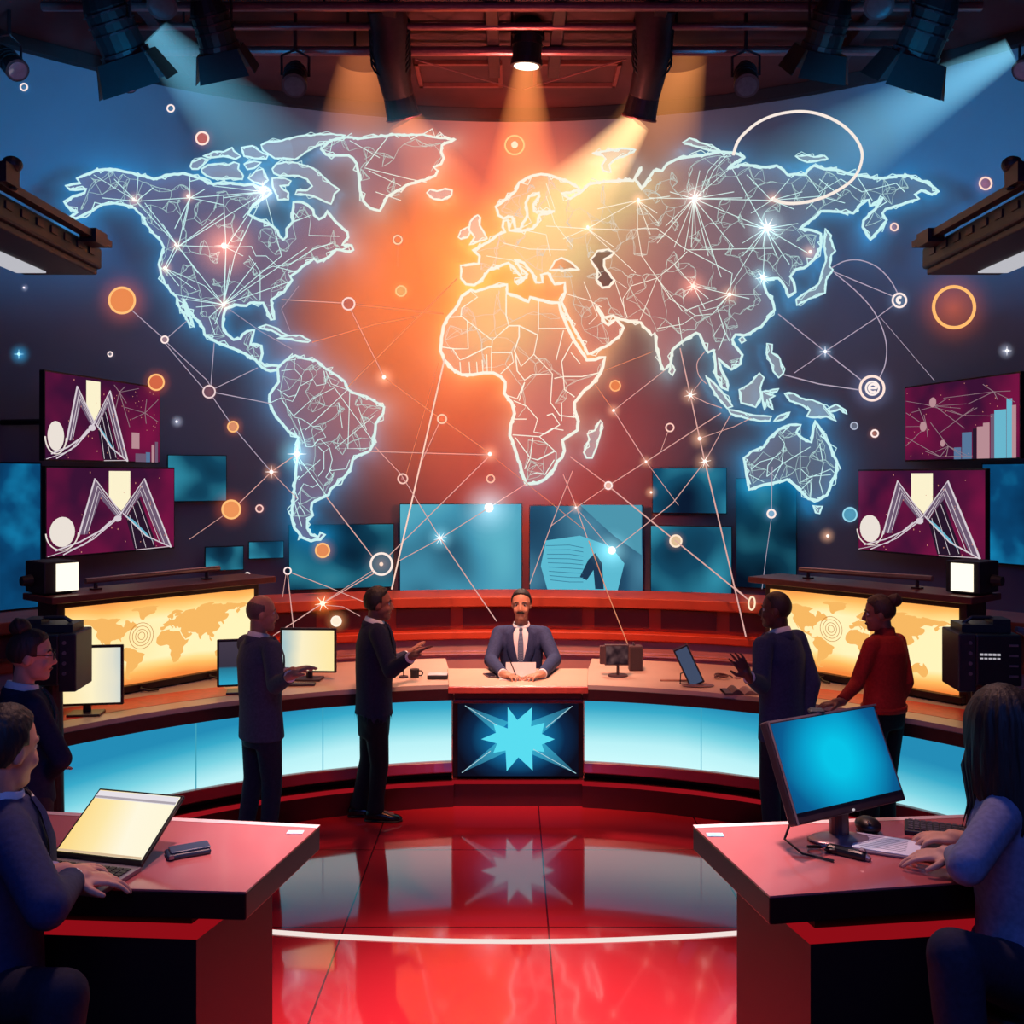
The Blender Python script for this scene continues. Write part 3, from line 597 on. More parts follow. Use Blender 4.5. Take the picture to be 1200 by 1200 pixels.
# large soft-light boxes hanging at both sides
for s, sd in ((-1, 'left'), (1, 'right')):
    xi = s * 3.13; xo = s * 3.75; xm = (xi + xo) / 2
    r = thing('soft_light_box', 'long black overhead soft light box with a lit panel at the %s edge' % sd, 'light', (xm, 6.2, 4.15))
    t = MB(); t.box((xm, 6.0, 4.27), (.62, 3.0, .16)); obj('housing', t, M_BLK, r, bevel=.02)
    t = MB(); t.box((xm, 6.0, 4.17), (.56, 2.96, .05)); obj('lower_lip', t, pbr('lip_brown', (52, 36, 40), .5), r, bevel=.01)
    t = MB(); t.box((s * 3.6, 6.75, 4.14), (.22, 1.2, .012)); obj('lit_panel', t, emit('panel_white', (206, 206, 214), .8), r)
    t = MB(); t.box((xi - s * .06, 6.1, 4.37), (.07, 2.7, .05)); t.box((xi - s * .06, 7.2, 4.36), (.12, .2, .1)); t.box((xi - s * .08, 5.9, 4.42), (.1, .16, .12)); obj('top_rail', t, M_RIG, r)
    t = MB()
    for k in range(14): t.box((xi - s * .004, 4.7 + k * .2, 4.29), (.012, .09, .05))
    obj('vent_slats', t, M_RIG, r)
    for y in (4.7, 5.85):
        t = MB(); t.cyl((xm, y, 4.35), (xm, y, CZ), .02, .02, 8); obj('drop_rod', t, M_RIG, r)
    t = MB(); t.ell((xi - s * .1, 5.95, 4.5), (.06, .06, .05)); t.cyl((xi - s * .1, 5.95, 4.35), (xi - s * .1, 5.95, 4.5), .03, .02, 10); obj('clamp', t, M_BLK, r)
# light beams hanging in the haze between the wall and the map
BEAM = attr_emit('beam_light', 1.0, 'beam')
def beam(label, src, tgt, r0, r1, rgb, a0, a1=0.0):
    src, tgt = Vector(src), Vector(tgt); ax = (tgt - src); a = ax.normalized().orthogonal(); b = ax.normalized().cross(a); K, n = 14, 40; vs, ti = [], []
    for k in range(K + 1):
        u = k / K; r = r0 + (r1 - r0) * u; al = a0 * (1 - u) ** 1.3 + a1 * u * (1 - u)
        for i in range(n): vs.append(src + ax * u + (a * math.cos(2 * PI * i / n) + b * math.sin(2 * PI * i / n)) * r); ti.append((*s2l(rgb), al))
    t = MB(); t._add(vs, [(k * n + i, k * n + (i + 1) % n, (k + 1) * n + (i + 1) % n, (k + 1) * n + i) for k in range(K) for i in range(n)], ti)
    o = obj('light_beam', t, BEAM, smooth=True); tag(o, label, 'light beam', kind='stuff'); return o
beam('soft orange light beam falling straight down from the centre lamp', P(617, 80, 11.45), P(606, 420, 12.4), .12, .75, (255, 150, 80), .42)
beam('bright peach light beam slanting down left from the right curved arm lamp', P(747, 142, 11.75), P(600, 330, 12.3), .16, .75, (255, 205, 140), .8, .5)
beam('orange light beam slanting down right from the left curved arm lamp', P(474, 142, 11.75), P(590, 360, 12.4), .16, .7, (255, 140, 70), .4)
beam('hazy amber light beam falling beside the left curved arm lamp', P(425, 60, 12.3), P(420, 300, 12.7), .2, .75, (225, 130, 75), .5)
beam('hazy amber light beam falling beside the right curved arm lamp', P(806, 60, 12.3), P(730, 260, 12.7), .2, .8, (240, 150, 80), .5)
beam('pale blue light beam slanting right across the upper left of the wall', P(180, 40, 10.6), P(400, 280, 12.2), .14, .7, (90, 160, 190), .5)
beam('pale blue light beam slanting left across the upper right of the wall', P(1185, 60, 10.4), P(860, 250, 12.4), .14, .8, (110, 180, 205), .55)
# ================================================================== HOLOGRAM MAP
MD = 11.0                                   # the map hangs upright this far from the camera
WIN = dict(A=(60, 140, 5), B=(210, 140, 5), C=(200, 300, 1200 / 280), D=(280, 400, 1200 / 260), E=(370, 140, 5), F=(500, 320, 1200 / 260), G=(530, 150, 5), H=(660, 240, 5), I=(740, 130, 5), J=(880, 130, 5), K=(800, 370, 1200 / 260))
def tr(*segs):
    out = []
    for w_, pts in segs:
        ox, oy, s = WIN[w_]; out += [(ox + x / s, oy + y / s) for x, y in pts]
    return out
NA = tr(('A', [(45, 600), (150, 578), (240, 535), (300, 498), (370, 490), (430, 500), (490, 520), (530, 560), (560, 620), (600, 670), (640, 710), (660, 750), (645, 800), (630, 850), (645, 910), (670, 970), (700, 1010), (735, 1040)]),
  ('C', [(45, 260), (85, 325), (118, 355), (100, 310), (70, 255), (65, 215), (85, 265), (125, 315), (165, 365), (170, 395), (235, 435), (300, 460), (360, 485), (425, 520), (460, 560), (500, 578), (535, 572), (545, 552), (510, 548), (475, 553), (450, 530), (460, 490), (455, 450), (400, 445), (410, 410), (420, 372), (385, 378), (360, 395), (350, 415), (315, 420), (280, 390), (262, 355), (265, 300), (275, 265), (330, 245), (380, 250), (400, 235), (465, 235), (485, 280), (505, 320), (520, 318), (510, 260), (505, 220), (570, 180), (610, 120)]),
  ('B', [(650, 920), (700, 885), (740, 850), (790, 815), (810, 835), (870, 810), (920, 762), (950, 765), (1000, 775), (1020, 765), (1010, 738), (955, 735), (990, 690), (985, 660), (940, 620), (900, 580), (870, 535), (850, 570), (820, 585), (790, 560), (785, 530), (750, 500), (720, 485), (670, 485), (665, 540), (665, 600), (630, 640), (630, 685), (610, 705), (585, 680), (575, 650), (540, 620), (470, 590), (405, 555), (420, 520), (480, 470), (540, 430), (520, 405), (470, 400), (430, 380), (380, 385), (300, 372), (200, 380), (130, 348), (60, 325), (20, 315)]),
  ('A', [(720, 320), (640, 340), (600, 350), (530, 330), (450, 310), (400, 298), (320, 292), (260, 300), (200, 325), (150, 345), (170, 375), (130, 378), (85, 390), (110, 410), (205, 408), (195, 430), (130, 450), (75, 480), (95, 510), (155, 545), (110, 572)]))
GREEN = tr(('E', [(30, 175), (100, 120), (180, 105), (280, 110), (370, 100), (460, 88), (540, 92), (630, 88), (700, 105), (820, 118), (740, 150), (735, 190), (750, 225), (735, 260), (690, 280), (715, 300), (700, 330), (640, 355), (560, 375), (480, 415), (420, 450), (400, 490), (375, 535), (320, 520), (280, 480), (260, 420), (255, 370), (250, 310), (240, 260), (215, 225), (190, 210), (120, 210), (60, 205)]))
SA = tr(('D', [(210, 145), (250, 105), (305, 75), (360, 95), (420, 105), (470, 150), (530, 185), (570, 215), (590, 260), (640, 285), (710, 310), (785, 355), (780, 390), (740, 445), (735, 500), (725, 560), (705, 595), (650, 615), (615, 640), (605, 685), (570, 735), (525, 775), (495, 800), (485, 830), (440, 850), (395, 875), (390, 910), (400, 940), (370, 970), (370, 1010), (390, 1045), (430, 1058), (440, 1035), (465, 1045), (440, 1072), (390, 1080), (340, 1060), (300, 1010), (285, 950), (290, 880), (300, 800), (308, 700), (315, 620), (320, 520), (270, 490), (220, 430), (185, 380), (165, 335), (165, 290), (185, 260), (215, 220), (212, 180)]))
AFR = tr(('F', [(240, 90), (265, 100), (340, 75), (435, 62), (435, 110), (500, 130), (550, 155), (560, 130), (610, 145), (680, 160), (715, 160), (725, 200), (760, 290), (800, 370), (840, 430), (865, 470), (910, 468), (965, 455), (945, 530), (895, 600), (840, 650), (800, 700), (800, 740), (820, 800), (815, 850), (770, 880), (735, 905), (745, 960), (730, 1000), (705, 1020), (690, 1060), (640, 1115), (600, 1135), (535, 1140), (510, 1060), (480, 960), (450, 880), (455, 820), (475, 760), (460, 700), (420, 650), (425, 590), (400, 560), (360, 540), (310, 540), (250, 550), (190, 550), (140, 520), (95, 470), (75, 420), (80, 350), (90, 290), (115, 240), (170, 170), (190, 125)]))
EUR = tr(('G', [(50, 805), (50, 880), (80, 915), (130, 920), (180, 880), (215, 830), (300, 800), (330, 790), (385, 850), (410, 878), (365, 900), (405, 905), (440, 855), (400, 822), (365, 772), (420, 790), (470, 850), (490, 905), (530, 905), (520, 860), (560, 850), (600, 915), (660, 905), (662, 960), (640, 1020)]),
  ('H', [(10, 610), (60, 720), (125, 830), (145, 875), (250, 830), (330, 770), (355, 720), (310, 670), (265, 705), (245, 690), (190, 590), (240, 660), (290, 650), (330, 670), (400, 685), (455, 690), (490, 730), (520, 765), (535, 750), (545, 830), (570, 930), (590, 970), (630, 930), (640, 850), (700, 800), (780, 750), (800, 760), (820, 810), (850, 865), (880, 850), (892, 930), (895, 1000), (930, 1070), (965, 1085), (960, 1030), (925, 965), (908, 900), (940, 930), (985, 965), (1040, 930), (1050, 880), (1010, 830), (990, 790), (1010, 760), (1060, 765), (1100, 750), (1160, 715), (1195, 670)]),
  ('I', [(838, 1165), (825, 1110), (790, 1060), (775, 1010), (780, 985), (860, 980), (880, 1000), (905, 1040), (920, 1090), (960, 1060), (950, 1000), (930, 970), (960, 930), (1010, 920), (1070, 870), (1110, 800), (1110, 720), (1060, 700), (985, 690), (1050, 640), (1110, 587)]),
  ('J', [(430, 587), (520, 590), (600, 600), (640, 550), (690, 520), (700, 560), (740, 530), (775, 510), (730, 575), (660, 640), (655, 680), (700, 755), (750, 700), (795, 640), (770, 600), (790, 575), (880, 550), (985, 515), (960, 490), (1000, 465), (1060, 490), (1100, 470), (1060, 440), (1000, 410), (920, 380), (860, 380), (780, 395), (700, 390), (620, 375), (560, 365), (500, 345), (430, 340), (370, 320), (330, 350), (320, 372), (260, 370), (215, 375), (190, 345), (150, 320), (90, 330), (0, 320)]),
  ('I', [(640, 315), (600, 330), (560, 338), (660, 268), (600, 245), (520, 240), (440, 255), (330, 270), (260, 285), (210, 310), (180, 350), (130, 350), (60, 460), (20, 400), (60, 330)]),
  ('G', [(1060, 310), (1000, 308), (900, 315), (800, 330), (770, 360), (720, 395), (690, 415), (640, 380), (690, 380), (745, 355), (690, 320), (620, 295), (560, 275), (520, 270), (470, 280), (390, 320), (370, 370), (310, 420), (255, 460), (270, 510), (300, 530), (350, 520), (370, 590), (400, 590), (440, 510), (430, 440), (450, 400), (510, 380), (510, 400), (475, 450), (480, 490), (600, 487), (510, 510), (500, 560), (470, 590), (400, 605), (335, 600), (325, 540), (300, 545), (295, 580), (310, 610), (260, 630), (210, 670), (120, 715), (160, 750), (155, 795), (100, 800)]))
CASPIAN = tr(('H', [(160, 320), (200, 270), (260, 262), (300, 280), (240, 320), (240, 360), (270, 400), (300, 440), (270, 480), (230, 485), (195, 440), (200, 380)]))
BLACKSEA = tr(('G', [(570, 830), (600, 780), (640, 760), (700, 790), (745, 830)]))
AUS = tr(('K', [(330, 770), (370, 735), (440, 710), (470, 660), (520, 615), (580, 590), (640, 590), (615, 630), (650, 665), (695, 685), (705, 620), (715, 568), (750, 620), (790, 690), (835, 790), (830, 850), (800, 920), (780, 970), (730, 1000), (680, 990), (640, 950), (600, 910), (565, 885), (490, 905), (420, 920), (360, 940), (345, 860)]))
ISLES = [
 ('leftmost loop-shaped Arctic island above North America', tr(('B', [(65, 275), (75, 250), (130, 225), (175, 235), (140, 265), (110, 290), (75, 290)]))),
 ('broad oval Arctic island hugging the coast of North America', tr(('B', [(130, 290), (170, 265), (230, 260), (290, 265), (320, 250), (350, 260), (345, 290), (375, 330), (370, 350), (300, 345), (200, 345), (160, 330), (135, 310)]))),
 ('thin stringy Arctic island along the upper left of the island cluster', tr(('B', [(140, 215), (200, 190), (260, 190), (310, 165), (320, 185), (360, 215), (330, 232), (260, 215), (200, 222)]))),
 ('small Arctic island just left of the long northern one', tr(('B', [(365, 165), (430, 155), (470, 185), (520, 210), (510, 230), (440, 228), (380, 215)]))),
 ('long bright northern Arctic island reaching almost to Greenland', tr(('B', [(480, 150), (520, 130), (600, 125), (690, 100), (800, 88), (900, 85), (975, 92), (940, 108), (880, 128), (800, 158), (720, 208), (680, 233), (560, 228), (520, 200), (490, 180)]))),
 ('tiny Arctic island in the middle of the island cluster', tr(('B', [(380, 262), (440, 245), (480, 252), (440, 285), (400, 292)]))),
 ('wedge-shaped Arctic island north of Hudson Bay', tr(('B', [(405, 345), (450, 300), (490, 290), (520, 355), (490, 385), (440, 368)]))),
 ('large curved Baffin-like island between Greenland and Hudson Bay', tr(('B', [(545, 290), (570, 260), (620, 250), (690, 255), (770, 280), (840, 330), (890, 380), (940, 410), (910, 435), (900, 470), (890, 495), (850, 480), (800, 455), (740, 440), (680, 440), (690, 415), (750, 415), (780, 390), (750, 350), (700, 330), (640, 330), (590, 330), (555, 315)]))),
 ('ragged island at the mouth of Hudson Bay', tr(('B', [(545, 345), (570, 342), (620, 345), (655, 360), (640, 385), (590, 388), (640, 428), (640, 470), (580, 470), (565, 430), (548, 395)]))),
 ('outline of Iceland', tr(('E', [(650, 430), (670, 410), (710, 420), (760, 405), (800, 415), (795, 445), (740, 472), (690, 465)]))),
 ('outline of Great Britain', tr(('E', [(950, 560), (965, 575), (960, 620), (985, 660), (1005, 700), (950, 715), (900, 735), (930, 690), (900, 650), (905, 600), (930, 570)]))),
 ('outline of Ireland', tr(('E', [(835, 690), (850, 650), (890, 630), (905, 660), (890, 690), (850, 700)]))),
 ('long thin outline of Cuba', tr(('C', [(440, 360), (480, 345), (520, 358), (560, 385), (600, 400), (560, 405), (510, 375), (460, 365)]))),
 ('outline of Hispaniola right of Cuba', tr(('C', [(535, 415), (590, 400), (650, 398), (705, 425), (690, 432), (630, 425), (580, 415)]))),
 ('outline of Madagascar', tr(('F', [(940, 795), (950, 810), (940, 870), (920, 940), (895, 1000), (865, 1000), (850, 970), (880, 900), (870, 870), (910, 850)]))),
 ('outline of Sri Lanka', tr(('H', [(635, 930), (655, 970), (640, 1000), (620, 980)]))),
 ('tiny outline of Hainan', tr(('H', [(1050, 770), (1070, 795), (1045, 810), (1030, 790)]))),
 ('slanting outline of Sumatra', tr(('K', [(125, 325), (170, 365), (220, 420), (270, 490), (240, 500), (190, 440), (150, 380)]))),
 ('thin outline of Java', tr(('K', [(245, 505), (330, 525), (400, 540), (480, 545), (470, 568), (420, 570), (330, 550), (260, 530)]))),
 ('thin sliver island right of Java', tr(('K', [(492, 572), (515, 545), (580, 520), (545, 560)]))),
 ('outline of Borneo', tr(('K', [(305, 400), (360, 370), (415, 310), (440, 335), (420, 390), (425, 440), (395, 495), (350, 480), (315, 470)]))),
 ('forked outline of Sulawesi', tr(('K', [(430, 410), (520, 395), (510, 410), (450, 422), (500, 432), (468, 450), (490, 508), (465, 490), (455, 452), (442, 510), (433, 460)]))),
 ('outline of the Philippines', tr(('K', [(455, 150), (485, 155), (480, 200), (525, 230), (545, 310), (520, 335), (490, 300), (475, 250), (455, 210)]))),
 ('outline of New Guinea', tr(('K', [(550, 420), (600, 420), (640, 445), (700, 455), (760, 480), (830, 570), (780, 545), (720, 550), (670, 545), (690, 510), (640, 480), (580, 460)]))),
 ('thin island right of New Guinea', tr(('K', [(775, 508), (830, 480), (880, 510), (888, 532), (850, 505), (800, 520)]))),
 ('little heart-shaped outline of Tasmania', tr(('K', [(705, 1025), (728, 1033), (755, 1030), (740, 1070), (720, 1065)]))),
 ('outline of Japan', tr(('J', [(435, 690), (470, 730), (465, 750), (495, 820), (470, 845), (460, 910), (480, 930), (440, 990), (435, 1065), (340, 1100), (270, 1140), (265, 1105), (330, 1060), (400, 1010), (420, 930), (440, 880), (430, 790)]))),
 ('brilliant hooked Arctic island north of Europe', tr(('G', [(820, 148), (900, 135), (990, 120), (1075, 128), (1020, 160), (950, 185), (920, 215), (930, 260), (885, 250), (875, 220), (900, 180), (880, 160)]))),
 ('narrow Arctic island at the top of Siberia', tr(('I', [(300, 185), (340, 160), (400, 185), (490, 215), (520, 233), (460, 232), (390, 210)]))),
 ('small Arctic island inside the big thin ellipse', tr(('J', [(260, 265), (330, 260), (370, 270), (430, 262), (450, 280), (380, 295), (330, 300), (290, 285)]))),
]
def M3(p, d=MD, dy=0.0): q = P(p[0], p[1], d); q.y += dy; return q
def mixc(a, b, t): t = max(0, min(1, t)); return tuple(x + (y - x) * t for x, y in zip(a, b))
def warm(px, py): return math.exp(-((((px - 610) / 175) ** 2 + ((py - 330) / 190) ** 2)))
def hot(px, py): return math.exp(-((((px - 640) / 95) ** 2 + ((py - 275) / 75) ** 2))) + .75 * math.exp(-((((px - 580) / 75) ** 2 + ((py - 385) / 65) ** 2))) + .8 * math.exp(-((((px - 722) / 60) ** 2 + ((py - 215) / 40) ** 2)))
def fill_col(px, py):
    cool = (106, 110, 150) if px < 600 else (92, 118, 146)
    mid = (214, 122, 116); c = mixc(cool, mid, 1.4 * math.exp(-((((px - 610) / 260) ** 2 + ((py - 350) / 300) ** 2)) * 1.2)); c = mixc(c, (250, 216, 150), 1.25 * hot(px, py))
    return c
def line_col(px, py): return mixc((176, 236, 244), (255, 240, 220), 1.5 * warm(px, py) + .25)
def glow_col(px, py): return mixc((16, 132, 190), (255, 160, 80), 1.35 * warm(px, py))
M_FILL = attr_emit('land_fill', 1.0, 'alpha'); M_LINE = attr_emit('land_line', 1.05, 'solid'); M_HALO = attr_emit('land_halo', 1.0, 'add')
def seg_dist(pts, poly):
    A = np.array(poly); B = np.roll(A, -1, 0); D = B - A; L = (D ** 2).sum(1) + 1e-9; best = np.full(len(pts), 1e9)
    for a, d_, l in zip(A, D, L):
        t_ = np.clip(((pts - a) @ d_) / l, 0, 1); best = np.minimum(best, np.hypot(*(pts - a - t_[:, None] * d_).T))
    return best
def inside(px, py, poly):
    c = False; n = len(poly); j = n - 1
    for i in range(n):
        if (poly[i][1] > py) != (poly[j][1] > py) and px < (poly[j][0] - poly[i][0]) * (py - poly[i][1]) / (poly[j][1] - poly[i][1]) + poly[i][0]: c = not c
        j = i
    return c
def rough(poly, amp, seed, step=5.0):
    rnd = random.Random(seed); out = []
    n = len(poly)
    for i in range(n):
        a, b = poly[i], poly[(i + 1) % n]; L = math.hypot(b[0] - a[0], b[1] - a[1]); k = max(1, int(L / step))
        for j in range(k): u = j / k; out.append((a[0] + (b[0] - a[0]) * u + rnd.gauss(0, amp) * (j > 0), a[1] + (b[1] - a[1]) * u + rnd.gauss(0, amp) * (j > 0)))
    return out
def tubes(t, pts, r, dy=0.0, closed=False, n=4): t.tube([M3(p, dy=dy) for p in pts], r, n, closed, [(*s2l(line_col(*p)), 1) for p in pts])
def fan(hub, ends): return [[hub, e] for e in ends]
LINES = {}
LINES['NA'] = fan((265, 290), [(209, 288), (263, 357), (295, 289), (262, 230), (298, 241), (285, 300)]) + fan((209, 289), [(160, 236), (232, 320), (262, 357), (190, 262), (170, 238), (262, 250), (222, 232), (300, 232), (195, 315)]) + fan((262, 357), [(240, 335), (300, 308), (330, 300), (340, 330), (205, 345), (265, 290), (270, 310), (230, 360), (212, 350), (252, 380), (275, 300), (360, 290)]) + fan((160, 236), [(134, 210), (162, 208), (110, 205), (180, 220), (222, 232), (120, 232)]) + fan((223, 232), [(222, 208), (240, 222), (215, 270), (205, 268), (262, 240), (310, 225)]) + fan((310, 225), [(285, 255), (275, 300), (250, 218), (262, 232), (330, 300)]) + fan((193, 314), [(210, 335), (230, 340), (240, 335), (205, 290)]) + [[(295, 289), (300, 300), (312, 300), (325, 312), (340, 310), (368, 292), (390, 285)], [(292, 300), (305, 318), (320, 312), (345, 318)], [(305, 318), (305, 352)], [(262, 357), (245, 372), (252, 392)], [(340, 262), (365, 252), (362, 276), (398, 277)]]
LINES['SA'] = tr(('D', [])) and [] or []
def W(w_, *polys): ox, oy, s = WIN[w_]; return [[(ox + x / s, oy + y / s) for x, y in p] for p in polys]
LINES['SA'] = W('D', [(300, 90), (300, 150), (340, 190), (335, 240), (400, 205), (420, 240), (470, 230), (460, 160)], [(230, 160), (300, 150)], [(210, 260), (270, 300), (310, 290), (330, 240)], [(165, 335), (230, 305), (290, 325), (310, 290)], [(230, 310), (270, 370), (300, 410), (340, 420), (400, 460), (440, 460), (470, 520), (430, 530), (400, 570), (365, 570), (340, 490), (320, 420)], [(410, 550), (440, 530), (490, 575), (460, 600), (430, 570)], [(490, 575), (505, 640), (490, 700), (510, 730), (490, 750), (470, 735), (500, 690)], [(460, 600), (460, 690), (430, 730)], [(310, 610), (470, 830)], [(590, 260), (360, 480)], [(590, 260), (400, 440)], [(520, 255), (740, 560)], [(600, 270), (590, 580)], [(310, 610), (340, 700)], [(735, 400), (520, 580), (690, 580)], [(300, 400), (400, 310), (520, 250)], [(540, 330), (560, 470)], [(640, 340), (690, 480)], [(320, 750), (440, 640)], [(470, 160), (500, 230), (580, 260)], [(490, 700), (580, 690), (600, 640)], [(320, 830), (350, 770), (400, 790), (430, 770)], [(300, 870), (340, 1000)], [(320, 870), (360, 940)])
LINES['AFR'] = W('F', [(230, 90), (275, 130), (190, 190), (185, 235)], [(110, 240), (190, 235), (355, 365), (445, 285), (430, 230), (430, 110)], [(220, 260), (225, 410), (150, 410), (80, 400)], [(605, 150), (605, 300), (755, 300)], [(605, 300), (600, 335), (500, 285), (445, 285)], [(600, 335), (580, 440), (510, 505), (475, 420), (500, 345), (500, 285)], [(355, 365), (350, 430), (460, 430)], [(580, 440), (680, 545), (570, 550), (530, 580), (490, 530), (480, 440)], [(350, 430), (350, 530)], [(140, 410), (180, 470), (210, 460), (330, 400), (350, 400)], [(180, 480), (185, 550)], [(230, 480), (235, 550)], [(270, 480), (275, 550)], [(300, 470), (305, 540)], [(325, 440), (328, 540)], [(460, 430), (470, 480), (400, 545)], [(730, 480), (790, 370)], [(700, 470), (740, 310)], [(680, 545), (670, 700), (720, 770), (800, 780)], [(740, 560), (840, 560), (930, 540)], [(740, 560), (745, 630), (800, 670)], [(470, 690), (540, 720), (600, 790), (580, 860), (640, 870), (720, 820), (680, 760), (650, 770)], [(465, 875), (610, 885), (700, 970), (700, 1020)], [(575, 890), (560, 1000), (600, 1010), (690, 965)], [(480, 890), (560, 1000)], [(610, 885), (680, 840), (740, 850)], [(500, 690), (530, 590)], [(430, 660), (490, 680), (530, 590)], [(530, 1060), (560, 1000)], [(560, 1090), (600, 1080), (640, 1090), (690, 1010)], [(730, 480), (740, 560), (690, 570)], [(730, 700), (730, 800)], [(780, 430), (830, 490)], [(470, 790), (540, 790)])
LINES['EUR'] = fan((813, 233), [(857, 196), (897, 268), (845, 325), (810, 290), (770, 285), (802, 295), (860, 290), (830, 300), (780, 265), (760, 232), (785, 225), (820, 200), (860, 225), (870, 232), (790, 290), (815, 275), (904, 235)]) + fan((897, 268), [(857, 196), (947, 297), (894, 325), (925, 310), (870, 285), (930, 270), (870, 300), (868, 262), (850, 345), (894, 290), (910, 300), (935, 262)]) + fan((855, 345), [(812, 335), (858, 320), (878, 350), (800, 365), (840, 360), (892, 345)]) + fan((812, 335), [(790, 310), (830, 350), (800, 350), (826, 362)]) + fan((747, 235), [(688, 268), (772, 262), (747, 270), (700, 245), (785, 230), (770, 250), (762, 275)]) + fan((688, 268), [(660, 280), (747, 270), (720, 290), (745, 320), (640, 265), (700, 262)]) + fan((904, 235), [(925, 210), (875, 205), (940, 225), (960, 230), (880, 250), (930, 245)]) + [[(747, 270), (752, 300), (770, 326), (790, 310), (805, 295)], [(770, 326), (785, 350), (815, 370), (835, 368), (855, 345)], [(770, 326), (800, 365)], [(770, 326), (740, 335), (730, 350)], [(770, 326), (750, 375)], [(747, 268), (770, 268), (800, 290), (857, 320)], [(805, 293), (905, 291)], [(730, 350), (733, 375), (748, 375)], [(735, 338), (720, 328), (735, 372)], [(820, 365), (840, 360), (850, 390), (842, 410)], [(795, 372), (800, 405)], [(770, 385), (800, 380), (815, 370)], [(835, 395), (845, 380), (855, 400)], [(684, 330), (700, 370), (690, 380)], [(665, 345), (690, 352), (705, 360)], [(820, 228), (830, 200), (845, 184), (857, 183)], [(824, 226), (836, 200), (852, 182)], [(640, 230), (650, 262), (672, 290)], [(615, 270), (640, 275), (645, 300)], [(590, 285), (620, 292), (665, 293)], [(570, 300), (600, 305), (625, 320)], [(640, 215), (650, 245)], [(945, 205), (960, 225), (985, 210), (1010, 225), (1050, 215), (1060, 225)], [(1005, 208), (1022, 235)], [(960, 210), (985, 230)]] + fan((960, 230), [(945, 245), (990, 238), (970, 215)])
LINES['AUS'] = W('K', [(520, 650), (550, 690), (535, 800), (490, 890)], [(635, 600), (635, 910)], [(370, 830), (420, 790), (490, 770), (530, 740)], [(360, 860), (440, 900)], [(455, 870), (460, 810), (490, 770)], [(540, 800), (690, 710)], [(650, 890), (800, 830), (820, 850)], [(740, 690), (760, 800), (740, 900), (760, 970)], [(700, 860), (690, 990)], [(540, 800), (455, 870)], [(640, 830), (680, 870), (800, 860)], [(640, 940), (700, 880)])
LINES['GREEN'] = [[(428, 195), (455, 160)], [(428, 197), (480, 210), (500, 214)], [(410, 165), (445, 185)], [(432, 200), (470, 218)], [(440, 225), (470, 235)]]
def web(poly, n, seed, maxd):
    rnd = random.Random(seed); xs = [p[0] for p in poly]; ys = [p[1] for p in poly]; pts = []
    while len(pts) < n:
        q = (rnd.uniform(min(xs), max(xs)), rnd.uniform(min(ys), max(ys)))
        if inside(*q, poly): pts.append(q)
    out = []
    for i, p in enumerate(pts):
        near = sorted(pts, key=lambda q: (q[0] - p[0]) ** 2 + (q[1] - p[1]) ** 2)[1:4]
        for q in near:
            if math.hypot(q[0] - p[0], q[1] - p[1]) < maxd and all(inside(p[0] + (q[0] - p[0]) * k, p[1] + (q[1] - p[1]) * k, poly) for k in (.25, .5, .75)): out.append([p, ((p[0] + q[0]) / 2 + rnd.gauss(0, 1.2), (p[1] + q[1]) / 2 + rnd.gauss(0, 1.2)), q])
    return out
